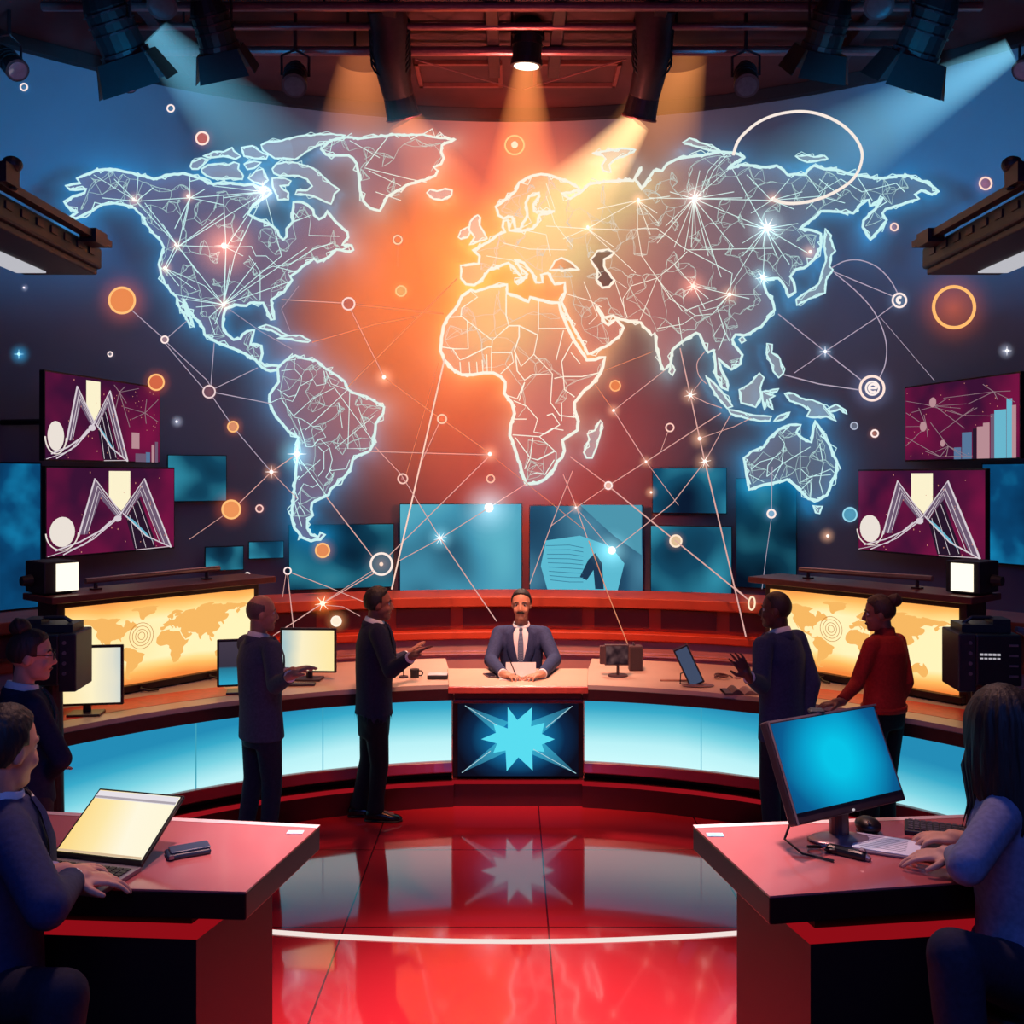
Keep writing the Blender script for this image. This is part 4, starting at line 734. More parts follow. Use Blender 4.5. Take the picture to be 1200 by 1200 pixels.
def land(name, label, cat, poly, key=None, holes=(), webn=0, halo=38, rim=.0155, group=None, seed=1, fine=1.0, glow_a=.85):
    cx = sum(p[0] for p in poly) / len(poly); cy = sum(p[1] for p in poly) / len(poly)
    r = thing(name, label, cat, tuple(M3((cx, cy))), group)
    # fill: a fine grid cut to the outline so that colour can change across it
    t = MB(); fine_poly = rough(poly, 0, 1, 14)
    loops = [fine_poly] + [rough(h, 0, 1, 14) for h in holes]; flat = [p for l in loops for p in l]
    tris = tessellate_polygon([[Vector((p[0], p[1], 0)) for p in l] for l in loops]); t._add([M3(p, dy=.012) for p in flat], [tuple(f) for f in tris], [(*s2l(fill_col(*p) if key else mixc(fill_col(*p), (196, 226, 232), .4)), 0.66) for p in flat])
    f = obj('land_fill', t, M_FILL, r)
    if key:
        bm = bmesh.new(); bm.from_mesh(f.data); la = bm.verts.layers.float_color['tint']
        for _ in range(3):
            lo = [e for e in bm.edges if e.calc_length() > .3]
            if lo: bmesh.ops.subdivide_edges(bm, edges=lo, cuts=1); bmesh.ops.triangulate(bm, faces=bm.faces)
        bx = base_of(r)
        for v_ in bm.verts:
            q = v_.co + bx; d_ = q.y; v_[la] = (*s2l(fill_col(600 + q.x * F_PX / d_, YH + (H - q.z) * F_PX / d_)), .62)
        bm.to_mesh(f.data); bm.free()
    # luminous coastline, two slightly ragged strands
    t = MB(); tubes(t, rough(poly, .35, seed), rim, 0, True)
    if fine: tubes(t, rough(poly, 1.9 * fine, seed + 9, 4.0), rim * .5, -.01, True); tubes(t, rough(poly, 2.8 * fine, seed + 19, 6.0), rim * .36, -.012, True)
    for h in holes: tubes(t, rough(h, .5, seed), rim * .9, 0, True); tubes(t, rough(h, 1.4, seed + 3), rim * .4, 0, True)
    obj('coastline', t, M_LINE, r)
    if key or webn:
        t = MB()
        for l in LINES.get(key, []): tubes(t, l if len(l) > 2 else rough(l + [l[-1]], .0, 1, 60)[:] if False else l, .0072 if key == 'AFR' else .0048, -.005)
        obj('network_lines' if key != 'AFR' else 'border_lines', t, M_LINE, r) if t.v else None
        if webn:
            t = MB()
            for l in web(poly, webn, seed, 26): tubes(t, l, .0028, -.003, n=3)
            obj('fine_web', t, attr_emit('web_emit', .72, 'solid'), r)['kind'] = 'stuff'
    # soft halo bleeding out of the coast: a sheet whose light fades with distance
    xs = [p[0] for p in poly]; ys = [p[1] for p in poly]; st_ = 5.0 if key else 4.0
    gx = np.arange(min(xs) - halo * 2.2, max(xs) + halo * 2.2 + st_, st_); gy = np.arange(min(ys) - halo * 2.2, max(ys) + halo * 2.2 + st_, st_)
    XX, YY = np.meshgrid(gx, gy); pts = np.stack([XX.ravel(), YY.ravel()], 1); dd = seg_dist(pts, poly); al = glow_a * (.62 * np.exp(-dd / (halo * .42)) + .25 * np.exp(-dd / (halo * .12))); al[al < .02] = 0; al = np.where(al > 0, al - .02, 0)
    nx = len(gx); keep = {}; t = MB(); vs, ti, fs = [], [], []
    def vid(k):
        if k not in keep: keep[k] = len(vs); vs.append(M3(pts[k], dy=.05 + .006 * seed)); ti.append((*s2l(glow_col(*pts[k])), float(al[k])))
        return keep[k]
    for j in range(len(gy) - 1):
        for i in range(nx - 1):
            q = (j * nx + i, j * nx + i + 1, (j + 1) * nx + i + 1, (j + 1) * nx + i)
            if max(al[list(q)]) > 0: fs.append(tuple(vid(k) for k in q))
    t._add(vs, fs, ti); obj('halo', t, M_HALO, r)
    return r
land('map_continent', 'glowing outline of North America with a bright star and web of lines', 'map', NA, 'NA', webn=230, seed=3, fine=1.0)
land('map_continent', 'glowing pinkish outline of Greenland', 'map', GREEN, 'GREEN', seed=5, webn=30)
land('map_continent', 'glowing outline of South America with branching white borders', 'map', SA, 'SA', webn=90, seed=6)
land('map_continent', 'glowing outline of Africa filled cream to red with white country borders', 'map', AFR, 'AFR', webn=60, seed=7, rim=.018, fine=.5)
land('map_continent', 'glowing outline of Europe and Asia joined, densely netted with white lines', 'map', EUR, 'EUR', holes=(CASPIAN, BLACKSEA), webn=420, seed=8)
land('map_continent', 'glowing blue outline of Australia', 'map', AUS, 'AUS', webn=40, seed=9)
for i, (nm, poly) in enumerate(ISLES):
    land('map_island', 'glowing ' + nm, 'map', poly, None, halo=15, rim=.011, seed=20 + i, fine=.7, glow_a=.55)

# ================================================================== FLOATING NETWORK
def ND(py): return MD - .12 - max(0, min(1, (py - 560) / 130.0)) * 1.9     # the lower end of the net leans out toward the desk
def NP(px, py): return P(px, py, ND(py))
M_GL = attr_emit('node_glow', 1.0, 'add'); M_DISC = attr_emit('node_disc', 1.0, 'alpha')
def ring(px, py, rp, rim, label, disc=None, glow=None, th=1.3, tilt=None, name='network_ring', cat='ring', dot=None):
    c = NP(px, py); k = c.y / F_PX; r = thing(name, label, cat, tuple(c), 'floating rings of the network')
    M = Matrix.Rotation(math.radians(tilt), 3, 'Z') if tilt else None
    t = MB(); t.torus(c, rp * k, th * k * .75, M, tint=(*s2l(rim), 1)); obj('rim', t, M_LINE, r)
    if disc: t = MB(); t.disc(c + Vector((0, .01, 0)), rp * k, ca=(*s2l(disc[0]), disc[1]), ra=(*s2l(disc[0]), disc[1])); obj('disc', t, M_DISC, r)
    if glow: t = MB(); t.disc(c + Vector((0, .025, 0)), rp * k * glow[2], ca=(*s2l(glow[0]), glow[1]), ra=(*s2l(glow[0]), 0)); obj('glow', t, M_GL, r)
    if dot: t = MB(); t.ell(c - Vector((0, .01, 0)), (dot[1] * k,) * 3, nu=10, nv=6); obj('core', t, emit('core_%d_%d_%d' % dot[0], dot[0], 1.0), r)
    return r, c, k
WHT = (255, 232, 226); OR = (255, 190, 120); ORD = (244, 140, 86)
ring(143, 352, 15, OR, 'large filled orange disc with a bright rim left of North America', ((238, 140, 80), .95), ((255, 110, 50), .55, 2.6), 1.8, name='network_disc')
ring(183, 448, 9, OR, 'orange disc touching the corner of the upper left purple screen', ((214, 104, 70), .95), ((255, 110, 50), .5, 2.4), 1.4, name='network_disc')
ring(271, 597, 10.5, OR, 'orange disc between the small blue screen and the lower left purple screen', ((240, 150, 90), .95), ((255, 110, 50), .55, 2.6), 1.5, name='network_disc')
ring(1118, 360, 24, (255, 186, 110), 'large hollow orange ring under the right soft light box', ((120, 70, 70), .35), ((255, 110, 40), .55, 2.2), 2.6)
ring(603, 170, 11, (255, 206, 140), 'amber ring with a shiny highlight under the centre lamp', ((236, 150, 90), .5), ((255, 170, 80), .3, 2.4), 1.2, dot=((255, 236, 200), 4))
ring(237, 162, 7.2, (255, 226, 214), 'white ring with dusky pink centre above North America', ((190, 100, 96), .9), ((255, 120, 90), .3, 2.4), 1.5)
ring(470, 341, 6, (255, 200, 140), 'soft amber disc west of the Iberian coast', ((244, 170, 104), .9), ((255, 160, 80), .5, 2.6), 1.1, name='network_disc')
ring(721, 452, 6, (255, 180, 120), 'small amber disc off the east coast of Africa', ((236, 130, 76), .9), ((255, 130, 60), .5, 2.8), 1.1, name='network_disc')
ring(378, 645, 8, OR, 'orange disc just below the tip of South America', ((232, 140, 84), .95), ((255, 120, 50), .5, 2.3), 1.3, name='network_disc')
ring(792, 634, 6.6, (255, 226, 200), 'cream disc over the lower right wall screen', ((224, 190, 150), 1), ((255, 180, 130), .4, 2.2), 1.4, name='network_disc')
ring(394, 728, 5.5, (255, 240, 220), 'blazing white bulb of light near the second monitor', ((255, 236, 210), 1), ((255, 170, 110), .8, 3.0), 1.4, name='network_disc')
ring(28, 102, 4, WHT, 'tiny white ring in the blue upper left corner', None, ((120, 180, 220), .3, 2.4), 1.2)
ring(200, 127, 4, WHT, 'tiny white ring under the left ceiling lamps', None, ((120, 180, 220), .3, 2.4), 1.2)
ring(1155, 215, 7, (255, 214, 200), 'white ring above the right soft light box', ((150, 80, 90), .4), ((255, 130, 100), .3, 2.2), 1.4)
ring(1048, 266, 4.2, (255, 216, 200), 'tiny peach ring beside Kamchatka', None, ((255, 150, 110), .3, 2.6), 1.3)
ring(408.5, 356, 7, (255, 214, 206), 'pale ring in the Atlantic off the American coast', ((176, 96, 96), .5), None, 1.3)
ring(466, 281, 5, (255, 210, 180), 'small ring hanging under Greenland with a short thread', None, None, 1.1)
ring(245, 459, 7, (232, 206, 206), 'ring where five lines meet west of Panama', ((120, 80, 100), .5), ((255, 150, 110), .2, 2), 1.2)
ring(273, 500, 6, OR, 'amber ring on the line below the five-way ring', ((226, 150, 110), .8), ((255, 130, 70), .5, 2.6), 1.2)
ring(337, 669, 4, WHT, 'tiny ring whose threads reach down to the monitor', None, None, 1.1)
ring(304, 596, 4, (246, 200, 190), 'tiny pink ring right of the glowing orange disc', None, ((255, 130, 110), .25, 2.4), 1.1)
ring(447, 661, 12.5, (255, 232, 222), 'large hollow white ring over the man with the raised hand', None, ((255, 180, 150), .2, 2), 1.7, dot=((255, 220, 200), 2.4))
ring(472, 561, 5.5, (246, 196, 180), 'small ring with a dark core above the large pale blue screen', ((150, 70, 70), .5), None, 1.2, dot=((180, 110, 110), 2))
ring(518, 491, 5, (255, 206, 176), 'small ring in the ocean west of southern Africa', None, ((255, 130, 80), .25, 2.4), 1.2)
ring(575, 561, 4.4, (255, 190, 160), 'tiny ring left of the southern tip of Africa', None, None, 1.1)
ring(785, 501, 4.6, (255, 206, 190), 'tiny ring in the Indian Ocean left of the long line', None, None, 1.1)
ring(713, 569, 4.2, WHT, 'bright little ring east of southern Africa', ((255, 210, 190), .6), ((255, 150, 120), .35, 2.6), 1.2)
ring(881, 707, 7.5, (255, 226, 190), 'tilted white ring by the head of the right man', None, ((255, 190, 140), .2, 2), 1.4, tilt=48)
ring(290, 674, 3, WHT, 'tiniest ring above the end of the left lamp bar', None, None, 1.0)
ring(904, 602, 4.6, WHT, 'white ring hanging under Australia', ((150, 190, 220), .6), ((120, 180, 230), .5, 3), 1.4)
ring(1025, 508, 4, WHT, 'tiny ring below the ring with the letter e', None, ((255, 160, 130), .4, 2.4), 1.3)
ring(1001, 499, 4, (170, 180, 200), 'dull grey ring between Australia and the ring with the letter e', ((120, 130, 150), .6), None, 1.0)
ring(996, 603, 8, (150, 214, 232), 'pale blue bubble left of the lower right purple screen', ((90, 170, 200), .7), ((70, 160, 220), .4, 2.0), 1.2, name='network_disc')
ring(193, 398, 4, WHT, 'tiny ring between the big orange disc and the Mexican coast', ((190, 150, 160), .6), None, 1.2)
ring(129, 415, 2.6, WHT, 'faint tiny ring above the upper left purple screen', None, ((200, 200, 220), .3, 2.6), 1.0)
r, c, k = ring(1054, 352, 8, WHT, 'white ring with a small crescent mark at the end of the arcs from Japan', ((90, 110, 140), .6), ((140, 180, 230), .4, 2.4), 1.6)
t = MB(); t.tube([c + Vector((math.cos(a), -.3 * 0, math.sin(a))) * 3.4 * k - Vector((0, .02, 0)) for a in [1.2 + i * .45 for i in range(9)]], .016, 5); obj('crescent_mark', t, emit('mark_white', (255, 240, 235), 1.0), r)
r, c, k = ring(1022, 455, 14, (255, 226, 214), 'large double ring with a letter e inside, right of the Philippines', ((60, 60, 90), .35), ((150, 170, 230), .45, 2.4), 2.0)
t = MB(); t.torus(c - Vector((0, .01, 0)), 7.6 * k, .012); obj('inner_ring', t, MATS['mark_white'], r)
t = MB(); t.tube([c + Vector((math.cos(a) * 4.6 * k, -.02, math.sin(a) * 4.6 * k)) for a in [0 + i * .3 for i in range(19)]], .014, 5); t.cyl(c + Vector((-4.4 * k, -.02, 0)), c + Vector((4.6 * k, -.02, 0)), .013, n=6); obj('letter_e', t, MATS['mark_white'], r)
def star(px, py, rp, label, rgb=(255, 240, 230), gl=(255, 190, 150), ga=.7, gr=4.0, spikes=0):
    c = NP(px, py) if py > 300 or px < 100 else M3((px, py), dy=-.08); k = c.y / F_PX; r = thing('light_node', label, 'light', tuple(c), 'glowing points of the network')
    t = MB(); t.ell(c, (rp * k * .6,) * 3, nu=10, nv=6)
    for i in range(spikes): a = PI * i / spikes + .2 * (spikes > 2); d_ = Vector((math.cos(a), 0, math.sin(a))) * rp * k * 1.9; t.cyl(c - d_, c, .001, rp * k * .16, 5); t.cyl(c, c + d_, rp * k * .16, .001, 5)
    obj('core', t, emit('node_%d_%d_%d' % rgb, rgb, 1.3), r)
    t = MB(); t.disc(c + Vector((0, .02, 0)), rp * k * gr, ca=(*s2l(gl), ga), ra=(*s2l(gl), 0)); obj('glow', t, M_GL, r)
for a in [(265, 290, 6, 'big peach star blazing in the middle of North America', (255, 240, 228), (255, 150, 112), 1.0, 8, 2), (209, 289, 3, 'white point near the west coast of North America'), (160, 236, 3, 'white point in Alaska'), (223, 232, 3, 'white point in northern Canada'), (193, 314, 3, 'white point on the Californian coast'), (262, 357, 4, 'white point on the Gulf coast of Mexico'), (310, 226, 6, 'white flare on the shore of Hudson Bay', (255, 246, 240), (220, 230, 240), .8, 5, 2),
          (813, 233, 4.5, 'white point at the hub of many lines in Siberia', (255, 246, 240), (255, 230, 220), .7, 5, 4), (897, 268, 6, 'brightest white star in eastern Siberia', (255, 250, 250), (200, 240, 250), .9, 5, 4), (812, 335, 4, 'pink star in western China', (255, 220, 205), (255, 150, 120), .8, 6, 3), (855, 345, 4, 'white point in eastern China'), (747, 236, 3, 'white point near the Urals'), (688, 268, 3, 'cream point in Russia west of the Urals'), (904, 235, 3.4, 'white point north of the brightest star in Siberia'), (947, 297, 3.5, 'white flare at the Manchurian coast'), (894, 325, 5, 'white flare on the Yellow Sea coast', (240, 252, 252), (160, 230, 245), .8, 4, 3),
          (348, 532, 6, 'white flare on the Chilean coast', (240, 252, 255), (120, 210, 235), 1.0, 5, 2), (450, 442, 4, 'white point in the Atlantic off Brazil'), (574, 532, 4, 'white point west of southern Africa'), (318, 553, 4, 'white point left of Chile on crossing lines', (255, 240, 235), (255, 170, 120), .7, 3.5, 2), (516, 631, 4, 'white point over the large pale blue screen', (235, 250, 255), (140, 220, 240), .8, 5, 4), (573, 595, 9, 'large white glare at the top of the large pale blue screen', (255, 250, 245), (190, 230, 240), .9, 4.5), (717, 645, 8, 'large pale glare over the page screen', (240, 252, 255), (150, 225, 240), .9, 3.5), (820, 514, 4, 'white point on the long line below India'), (826, 541, 4, 'white point lower on the long line below India', (255, 245, 235), (255, 190, 150), .7, 4, 3), (809, 463, 4, 'white point highest on the long line below India', (255, 245, 235), (255, 190, 150), .7, 4, 3), (967, 412, 3.4, 'white point at the crossing of lines south of Japan', (240, 245, 255), (160, 200, 240), .6, 4, 2), (719, 481, 3, 'white point off the coast of Madagascar'), (757, 541, 2.6, 'faint point right of the bright little ring'), (378, 707, 5, 'orange flare between the first and second standing men', (255, 240, 210), (255, 140, 60), .9, 4, 3), (675, 595, 2.4, 'faint point above the page screen'), (207, 494, 2.4, 'lonely white speck below the amber ring on the left', (245, 245, 255), (200, 210, 240), .6, 4), (763, 577, 2.4, 'white speck at the left edge of the upper right wall screen'), (970, 628, 3, 'white speck under the pale blue bubble'), (22, 415, 3, 'blue four-pointed twinkle at the far left', (170, 235, 255), (60, 170, 230), .8, 5, 2), (1180, 411, 3, 'white twinkle above the upper right purple screen', (250, 250, 255), (200, 210, 240), .6, 4, 2), (28, 337, 2, 'faint speck under the left soft light box', (240, 230, 240), (200, 200, 230), .5, 3)]: star(*a)
M_NET = emit('net_line', (232, 178, 168), .9); M_NETO = emit('net_line_warm', (236, 150, 110), .85); M_NETC = emit('net_line_cool', (190, 176, 196), .85)
def spline(p, k=5):
    out = []
    for i in range(len(p) - 1):
        a, b, c_, d_ = p[max(i - 1, 0)], p[i], p[i + 1], p[min(i + 2, len(p) - 1)]
        for j in range(k):
            u = j / k; out.append(tuple(.5 * ((2 * b[q]) + (-a[q] + c_[q]) * u + (2 * a[q] - 5 * b[q] + 4 * c_[q] - d_[q]) * u * u + (-a[q] + 3 * b[q] - 3 * c_[q] + d_[q]) * u ** 3) for q in (0, 1)))
    return out + [p[-1]]
def line(label, pts, r=.6, m=None, curved=False):
    if 'arc ' in label or 'curved' in label: pts = spline(pts)
    pts3 = [NP(*p) for p in pts]; k = MD / F_PX
    if len(pts) == 2: pts3 = [NP(pts[0][0] + (pts[1][0] - pts[0][0]) * u / 6, pts[0][1] + (pts[1][1] - pts[0][1]) * u / 6) for u in range(7)]
    t = MB(); t.tube(pts3, [r * .8 * p.y / F_PX for p in pts3], 5); o = obj('connecting_line', t, m or M_NET); tag(o, label, 'line', 'thin light lines of the network')
CO = M_NETC
for l in [('line from the big orange disc to the tiny ring off Mexico', [(155, 364), (191, 396)], .7, CO), ('line from the tiny ring off Mexico up to Baja California', [(196, 396), (219, 376)], .6, CO), ('upper of two lines from the tiny ring off Mexico to the five-way ring', [(195, 401), (243, 446), (246, 452)], .6, CO), ('lower of two lines from the tiny ring off Mexico to the five-way ring', [(193, 402), (238, 455)], .6, CO), ('line from the five-way ring up to the Mexican coast', [(251, 402), (247, 452)], .6, CO), ('line from the five-way ring to Central America', [(252, 455), (302, 431)], .6, CO), ('line from the five-way ring to Ecuador', [(252, 460), (318, 473)], .7, CO), ('line from the five-way ring to the amber ring below it', [(249, 465), (269, 494)], .6, CO), ('line from the amber ring to the crossing left of Chile', [(277, 505), (318, 553)], .6, CO), ('line from the crossing left of Chile to the Chilean flare', [(318, 553), (348, 532)], .7), ('line from the crossing left of Chile to the glowing orange disc', [(318, 553), (280, 590)], .6), ('line from the crossing left of Chile down to Patagonia', [(318, 553), (348, 584)], .5), ('line from the glowing orange disc toward the dim small screens', [(262, 604), (222, 632)], .4),
          ('line from Florida to the pale Atlantic ring', [(330, 351), (401, 355)], .6), ('line from the pale Atlantic ring toward Morocco', [(416, 357), (520, 368)], .7, M_NETO), ('line from the pale Atlantic ring to the point off Brazil', [(411, 363), (450, 442)], .6), ('line from Hispaniola toward West Africa', [(366, 401), (440, 380), (492, 370)], .6, M_NETO), ('line from the corner of Brazil up to Iberia', [(408, 453), (536, 326)], .7, M_NETO), ('line from the point off Brazil to the ring west of Africa', [(450, 442), (514, 489)], .7, M_NETO), ('line from the ring west of Africa to the point beside it', [(522, 494), (574, 531)], .7, M_NETO), ('line from the point west of Africa on toward the page screen', [(574, 532), (684, 620)], .4, M_NETO), ('level line from Brazil to the point west of Africa', [(432, 529), (574, 533)], .6), ('long slanting line from the point west of Africa down to the big hollow ring', [(572, 536), (455, 652)], .7), ('line from the southern tip of Africa to the large white glare', [(618, 566), (573, 595), (516, 631), (468, 657)], .6), ('line down from the point over the pale screen to the presenter', [(516, 631), (582, 728)], .8), ('line from Brazil through the small dark-cored ring to the pale screen', [(440, 524), (470, 556), (516, 631)], .6), ('thick long line from West Africa down to the head of the second man', [(521, 420), (459, 690)], 1.2, emit('net_thick', (255, 214, 196), 1.0)), ('short line from the ring west of Africa down to the thick line', [(515, 495), (492, 545)], .6), ('thin twin line beside the thick long one', [(514, 425), (476, 556)], .35, M_NETO), ('line from Argentina to the big hollow ring', [(383, 583), (438, 654)], .8), ('line from the big hollow ring to the orange flare', [(440, 671), (378, 707), (325, 742)], .7), ('second line from the big hollow ring to the orange flare', [(438, 668), (400, 692), (320, 745)], .5), ('line from the tiny monitor ring to the second man', [(341, 671), (385, 688), (428, 706)], .6), ('line from the tiny monitor ring down to the monitor', [(337, 673), (345, 745)], .7), ('thin short thread beside the line to the monitor', [(335, 673), (331, 700)], .4), ('line from the orange flare toward the shoulder of the second man', [(382, 709), (402, 711), (422, 722)], .5),
          ('line from the Horn of Africa to the point near Madagascar', [(697, 450), (719, 481)], .6, M_NETO), ('line from the point near Madagascar to the faint point below it', [(719, 481), (757, 541)], .7), ('line from the faint point on toward the upper blue screens', [(757, 541), (795, 592)], .4), ('line from the point near Madagascar to the tip of India', [(719, 481), (779, 434)], .6), ('line from the Somali coast out to India', [(709, 434), (765, 412)], .5, M_NETO), ('line from Mozambique to the bright little ring', [(668, 535), (710, 566)], .7), ('line from the bright little ring up to the long right line', [(716, 567), (757, 541), (820, 500), (845, 484)], .7), ('long line from the bright little ring to the tilted ring', [(716, 572), (792, 634), (876, 702)], 1.0), ('line from the bright little ring down to the faint point', [(710, 571), (675, 595), (646, 616)], .5), ('line from the southern coast of Africa to the page screen', [(660, 556), (676, 596), (688, 630)], .6), ('line from the faint point slanting to the pale glare', [(676, 596), (717, 645)], .4), ('line from the African coast down past the page screen to the presenter', [(671, 552), (645, 618), (621, 684)], .6), ('line from the pale glare up to the long right line', [(722, 642), (788, 590), (826, 541), (856, 486)], .6), ('line from the page screen down to the small desk monitor', [(690, 634), (712, 695), (736, 756)], .7, M_NETO), ('long line from India down through three bright points', [(797, 408), (809, 463), (820, 514), (826, 541)], .9), ('long lower line from the last bright point to the desk', [(826, 541), (850, 642), (874, 746)], 1.1), ('line from the highest bright point to Sumatra', [(812, 464), (828, 472), (846, 478)], .6), ('line from the middle bright point to Java', [(822, 513), (860, 500), (880, 490)], .5), ('line from India tiny ring to the long line', [(783, 505), (774, 530)], .4), ('curved thread around the Malay coast', [(826, 412), (817, 425), (819, 440), (828, 450)], .6), ('line from the Australian coast down to the white ring', [(905, 547), (904, 597)], .5, CO), ('line from the white ring down to the tilted ring', [(904, 607), (898, 650), (893, 690)], .4, CO), ('line from the tilted ring up to the long right line', [(876, 702), (861, 688)], .7), ('arc bowing from Japan over to the crescent ring', [(974, 314), (990, 306), (1008, 305), (1028, 313), (1043, 328), (1052, 344)], .8, CO), ('straight line from Japan to the crescent ring', [(976, 318), (1046, 347)], .7, CO), ('arc bowing from Japan down to the ring with the letter e', [(978, 320), (1003, 341), (1022, 362), (1034, 385), (1039, 407), (1037, 428), (1031, 442)], .8, CO), ('line from the crescent ring down to the crossing south of Japan', [(1048, 357), (1029, 371), (967, 412)], .7, CO), ('line from China to the crossing south of Japan', [(912, 368), (967, 412)], .7, CO), ('line from the crossing south of Japan to the ring with the letter e', [(967, 412), (1010, 446)], .8, CO), ('line from the crossing south of Japan toward the Philippines', [(967, 412), (931, 437)], .6, CO), ('line from the Philippines to the ring with the letter e', [(918, 439), (960, 450), (1008, 457)], .9, CO), ('faint line from the arc down to the upper right purple screen', [(1031, 371), (1095, 446)], .35, CO), ('short thread hanging under the ring below Greenland', [(466, 286), (466, 312)], .4, M_NETO), ('thin line from the Gulf coast past Cuba', [(268, 362), (305, 388), (342, 409)], .45, CO), ('thin line arching from Florida to Cuba', [(350, 335), (330, 362), (340, 388)], .35, CO), ('line linking the Malay peninsula tip to the highest bright point', [(809, 463), (822, 446)], .4)]: line(*l)
# big thin ellipse looping over Siberia
t = MB(); pe = [(857, 185), (862, 170), (872, 158), (888, 146), (908, 138), (934, 134.5), (958, 138), (980, 148), (997, 163), (1006, 180), (1005, 196), (997, 212), (982, 224), (962, 234), (940, 240), (918, 241), (903, 236)]
t.tube([M3(p, dy=-.1) for p in spline(pe)], .017, 6); tag(obj('orbit_loop', t, emit('loop_white', (250, 236, 226), 1.0)), 'big thin white ellipse looping above Siberia', 'ring')

# the amber displays show the same world map, flat on their screens
for X_, w_, sc_o in CONS:
    for poly in (NA, GREEN, SA, AFR, EUR, AUS):
        t = MB(X_); t.poly([(w_ * (.03 + .94 * (x - 65) / 1035.0), .0075, .09 + .56 * (640 - y) / 490.0) for x, y in poly]); obj('map_graphic', t, M_ORMAP, sc_o, fix=False)
# ================================================================== FOREGROUND DESKS
M_DTOP = pbr('front_desk_top', (186, 94, 94), .22, var=.08, scale=2, coat=.5); M_DSIDE = pbr('front_desk_side', (70, 24, 30), .35, var=.1, scale=2); M_DBLK = pbr('front_desk_black', (12, 8, 12), .45)
M_DRED = emit('front_desk_red', (150, 14, 24), .85); M_DEDGE = pbr('front_desk_edge', (226, 190, 188), .3)
RZ, TZ = .62, 1.40
def front_desk(s, pts, ped, label):
    """pts: near inner, far inner, far outer, near outer corners of the top; ped the same for the pedestal"""
    r = thing('workstation_desk', label, 'desk', (s * 1.2, 3.1, 0))
    def slab(p, z0, z1):
        t = MB(); n = len(p); vs = [(x, y, z0) for x, y in p] + [(x, y, z1) for x, y in p]
        t._add(vs, [tuple(range(n)), tuple(range(2 * n - 1, n - 1, -1))] + [(i, (i + 1) % n, n + (i + 1) % n, n + i) for i in range(n)]); return t
    obj('desk_top', slab(pts, TZ - .006, TZ), M_DTOP, r)
    obj('top_edge', slab(pts, TZ - .084, TZ - .006), pbr('front_edge_dark', (40, 14, 18), .3), r, bevel=.004)
    f0, f1 = Vector((*pts[1], TZ)), Vector((*pts[2], TZ)); d = (f1 - f0).normalized(); nn = Vector((-d.y, d.x, 0)) * (1 if (Vector((-d.y, d.x, 0)).y < 0) else -1)
    t = MB(); t._add([f0 + Vector((0, 0, .001)), f1 + Vector((0, 0, .001)), f1 + nn * .03 + Vector((0, 0, .001)), f0 + nn * .03 + Vector((0, 0, .001))], [(0, 1, 2, 3)]); obj('pale_border', t, M_DEDGE, r)
    cx = sum(p[0] for p in ped) / 4; cy = sum(p[1] for p in ped) / 4; ins = [(cx + (x - cx) * .95, cy + (y - cy) * .93) for x, y in ped]
    obj('shadow_gap', slab(ins, TZ - .14, TZ - .084), M_DBLK, r)
    obj('red_band', slab(ped, TZ - .18, TZ - .14), M_DRED, r, bevel=.003)
    obj('pedestal', slab([(cx + (x - cx) * .992, cy + (y - cy) * .985) for x, y in ped], RZ, TZ - .18), M_DSIDE if False else pbr('pedestal_maroon', (34, 18, 24), .4, var=.1, scale=2), r)
    return r
L1, L2 = G(288, 1045, TZ), G(375, 967, TZ); L3 = G(195, 958, TZ); L4 = G(135, 1041, TZ)
fo = L2 + (L3 - L2) * 2.3; no_ = L1 + (L4 - L1) * 2.9
front_desk(-1, [(L1.x, L1.y), (L2.x, L2.y), (fo.x, fo.y), (no_.x, no_.y)], [(-.94, 2.93), (-.815, 3.36), (-1.85, 3.5), (-1.95, 3.0)], 'dark red glossy workstation desk at the left carrying the laptop')
R1, R2 = G(902, 1050, TZ), G(812, 967, TZ); R3 = G(1125, 955, TZ); R4 = G(1140, 1033, TZ)
fo = R2 + (R3 - R2) * 1.3; no_ = R1 + (R4 - R1) * 1.7
front_desk(1, [(R1.x, R1.y), (R2.x, R2.y), (fo.x, fo.y), (no_.x, no_.y)], [(.88, 2.9), (.765, 3.36), (1.75, 3.5), (1.8, 3.02)], 'dark red glossy workstation desk at the right carrying the blue monitor')
for s in (-1, 1):
    t = MB(); p = [(s * .9, 1.9), (s * .765, 3.42), (s * 2.4, 3.6), (s * 2.4, 1.9)]; n = 4
    vs = [(x, y, 0) for x, y in p] + [(x, y, RZ) for x, y in p]; t._add(vs, [tuple(range(n)), tuple(range(2 * n - 1, n - 1, -1))] + [(i, (i + 1) % n, n + (i + 1) % n, n + i) for i in range(n)])
    o = struct('trim_%d' % (5 if s < 0 else 6), t, pbr('riser_black', (20, 10, 14), .5), 'dark riser under the %s workstation' % ('left' if s < 0 else 'right'))
def put(px, py, z=TZ): return G(px, py, z)
def rotz(a): return Matrix.Rotation(math.radians(a), 4, 'Z')
# stickers on the desks
for px, py, s in ((346, 976, 'left'), (838, 979, 'right')):
    c = put(px, py); t = MB(); t.box((c.x, c.y, TZ + .002), (.055, .03, .003)); o = obj('desk_sticker', t, pbr('sticker_%s' % s, (220, 200, 206) if s == 'left' else (150, 206, 222), .4)); tag(o, 'small pale sticker in the far corner of the %s desk' % s, 'sticker')
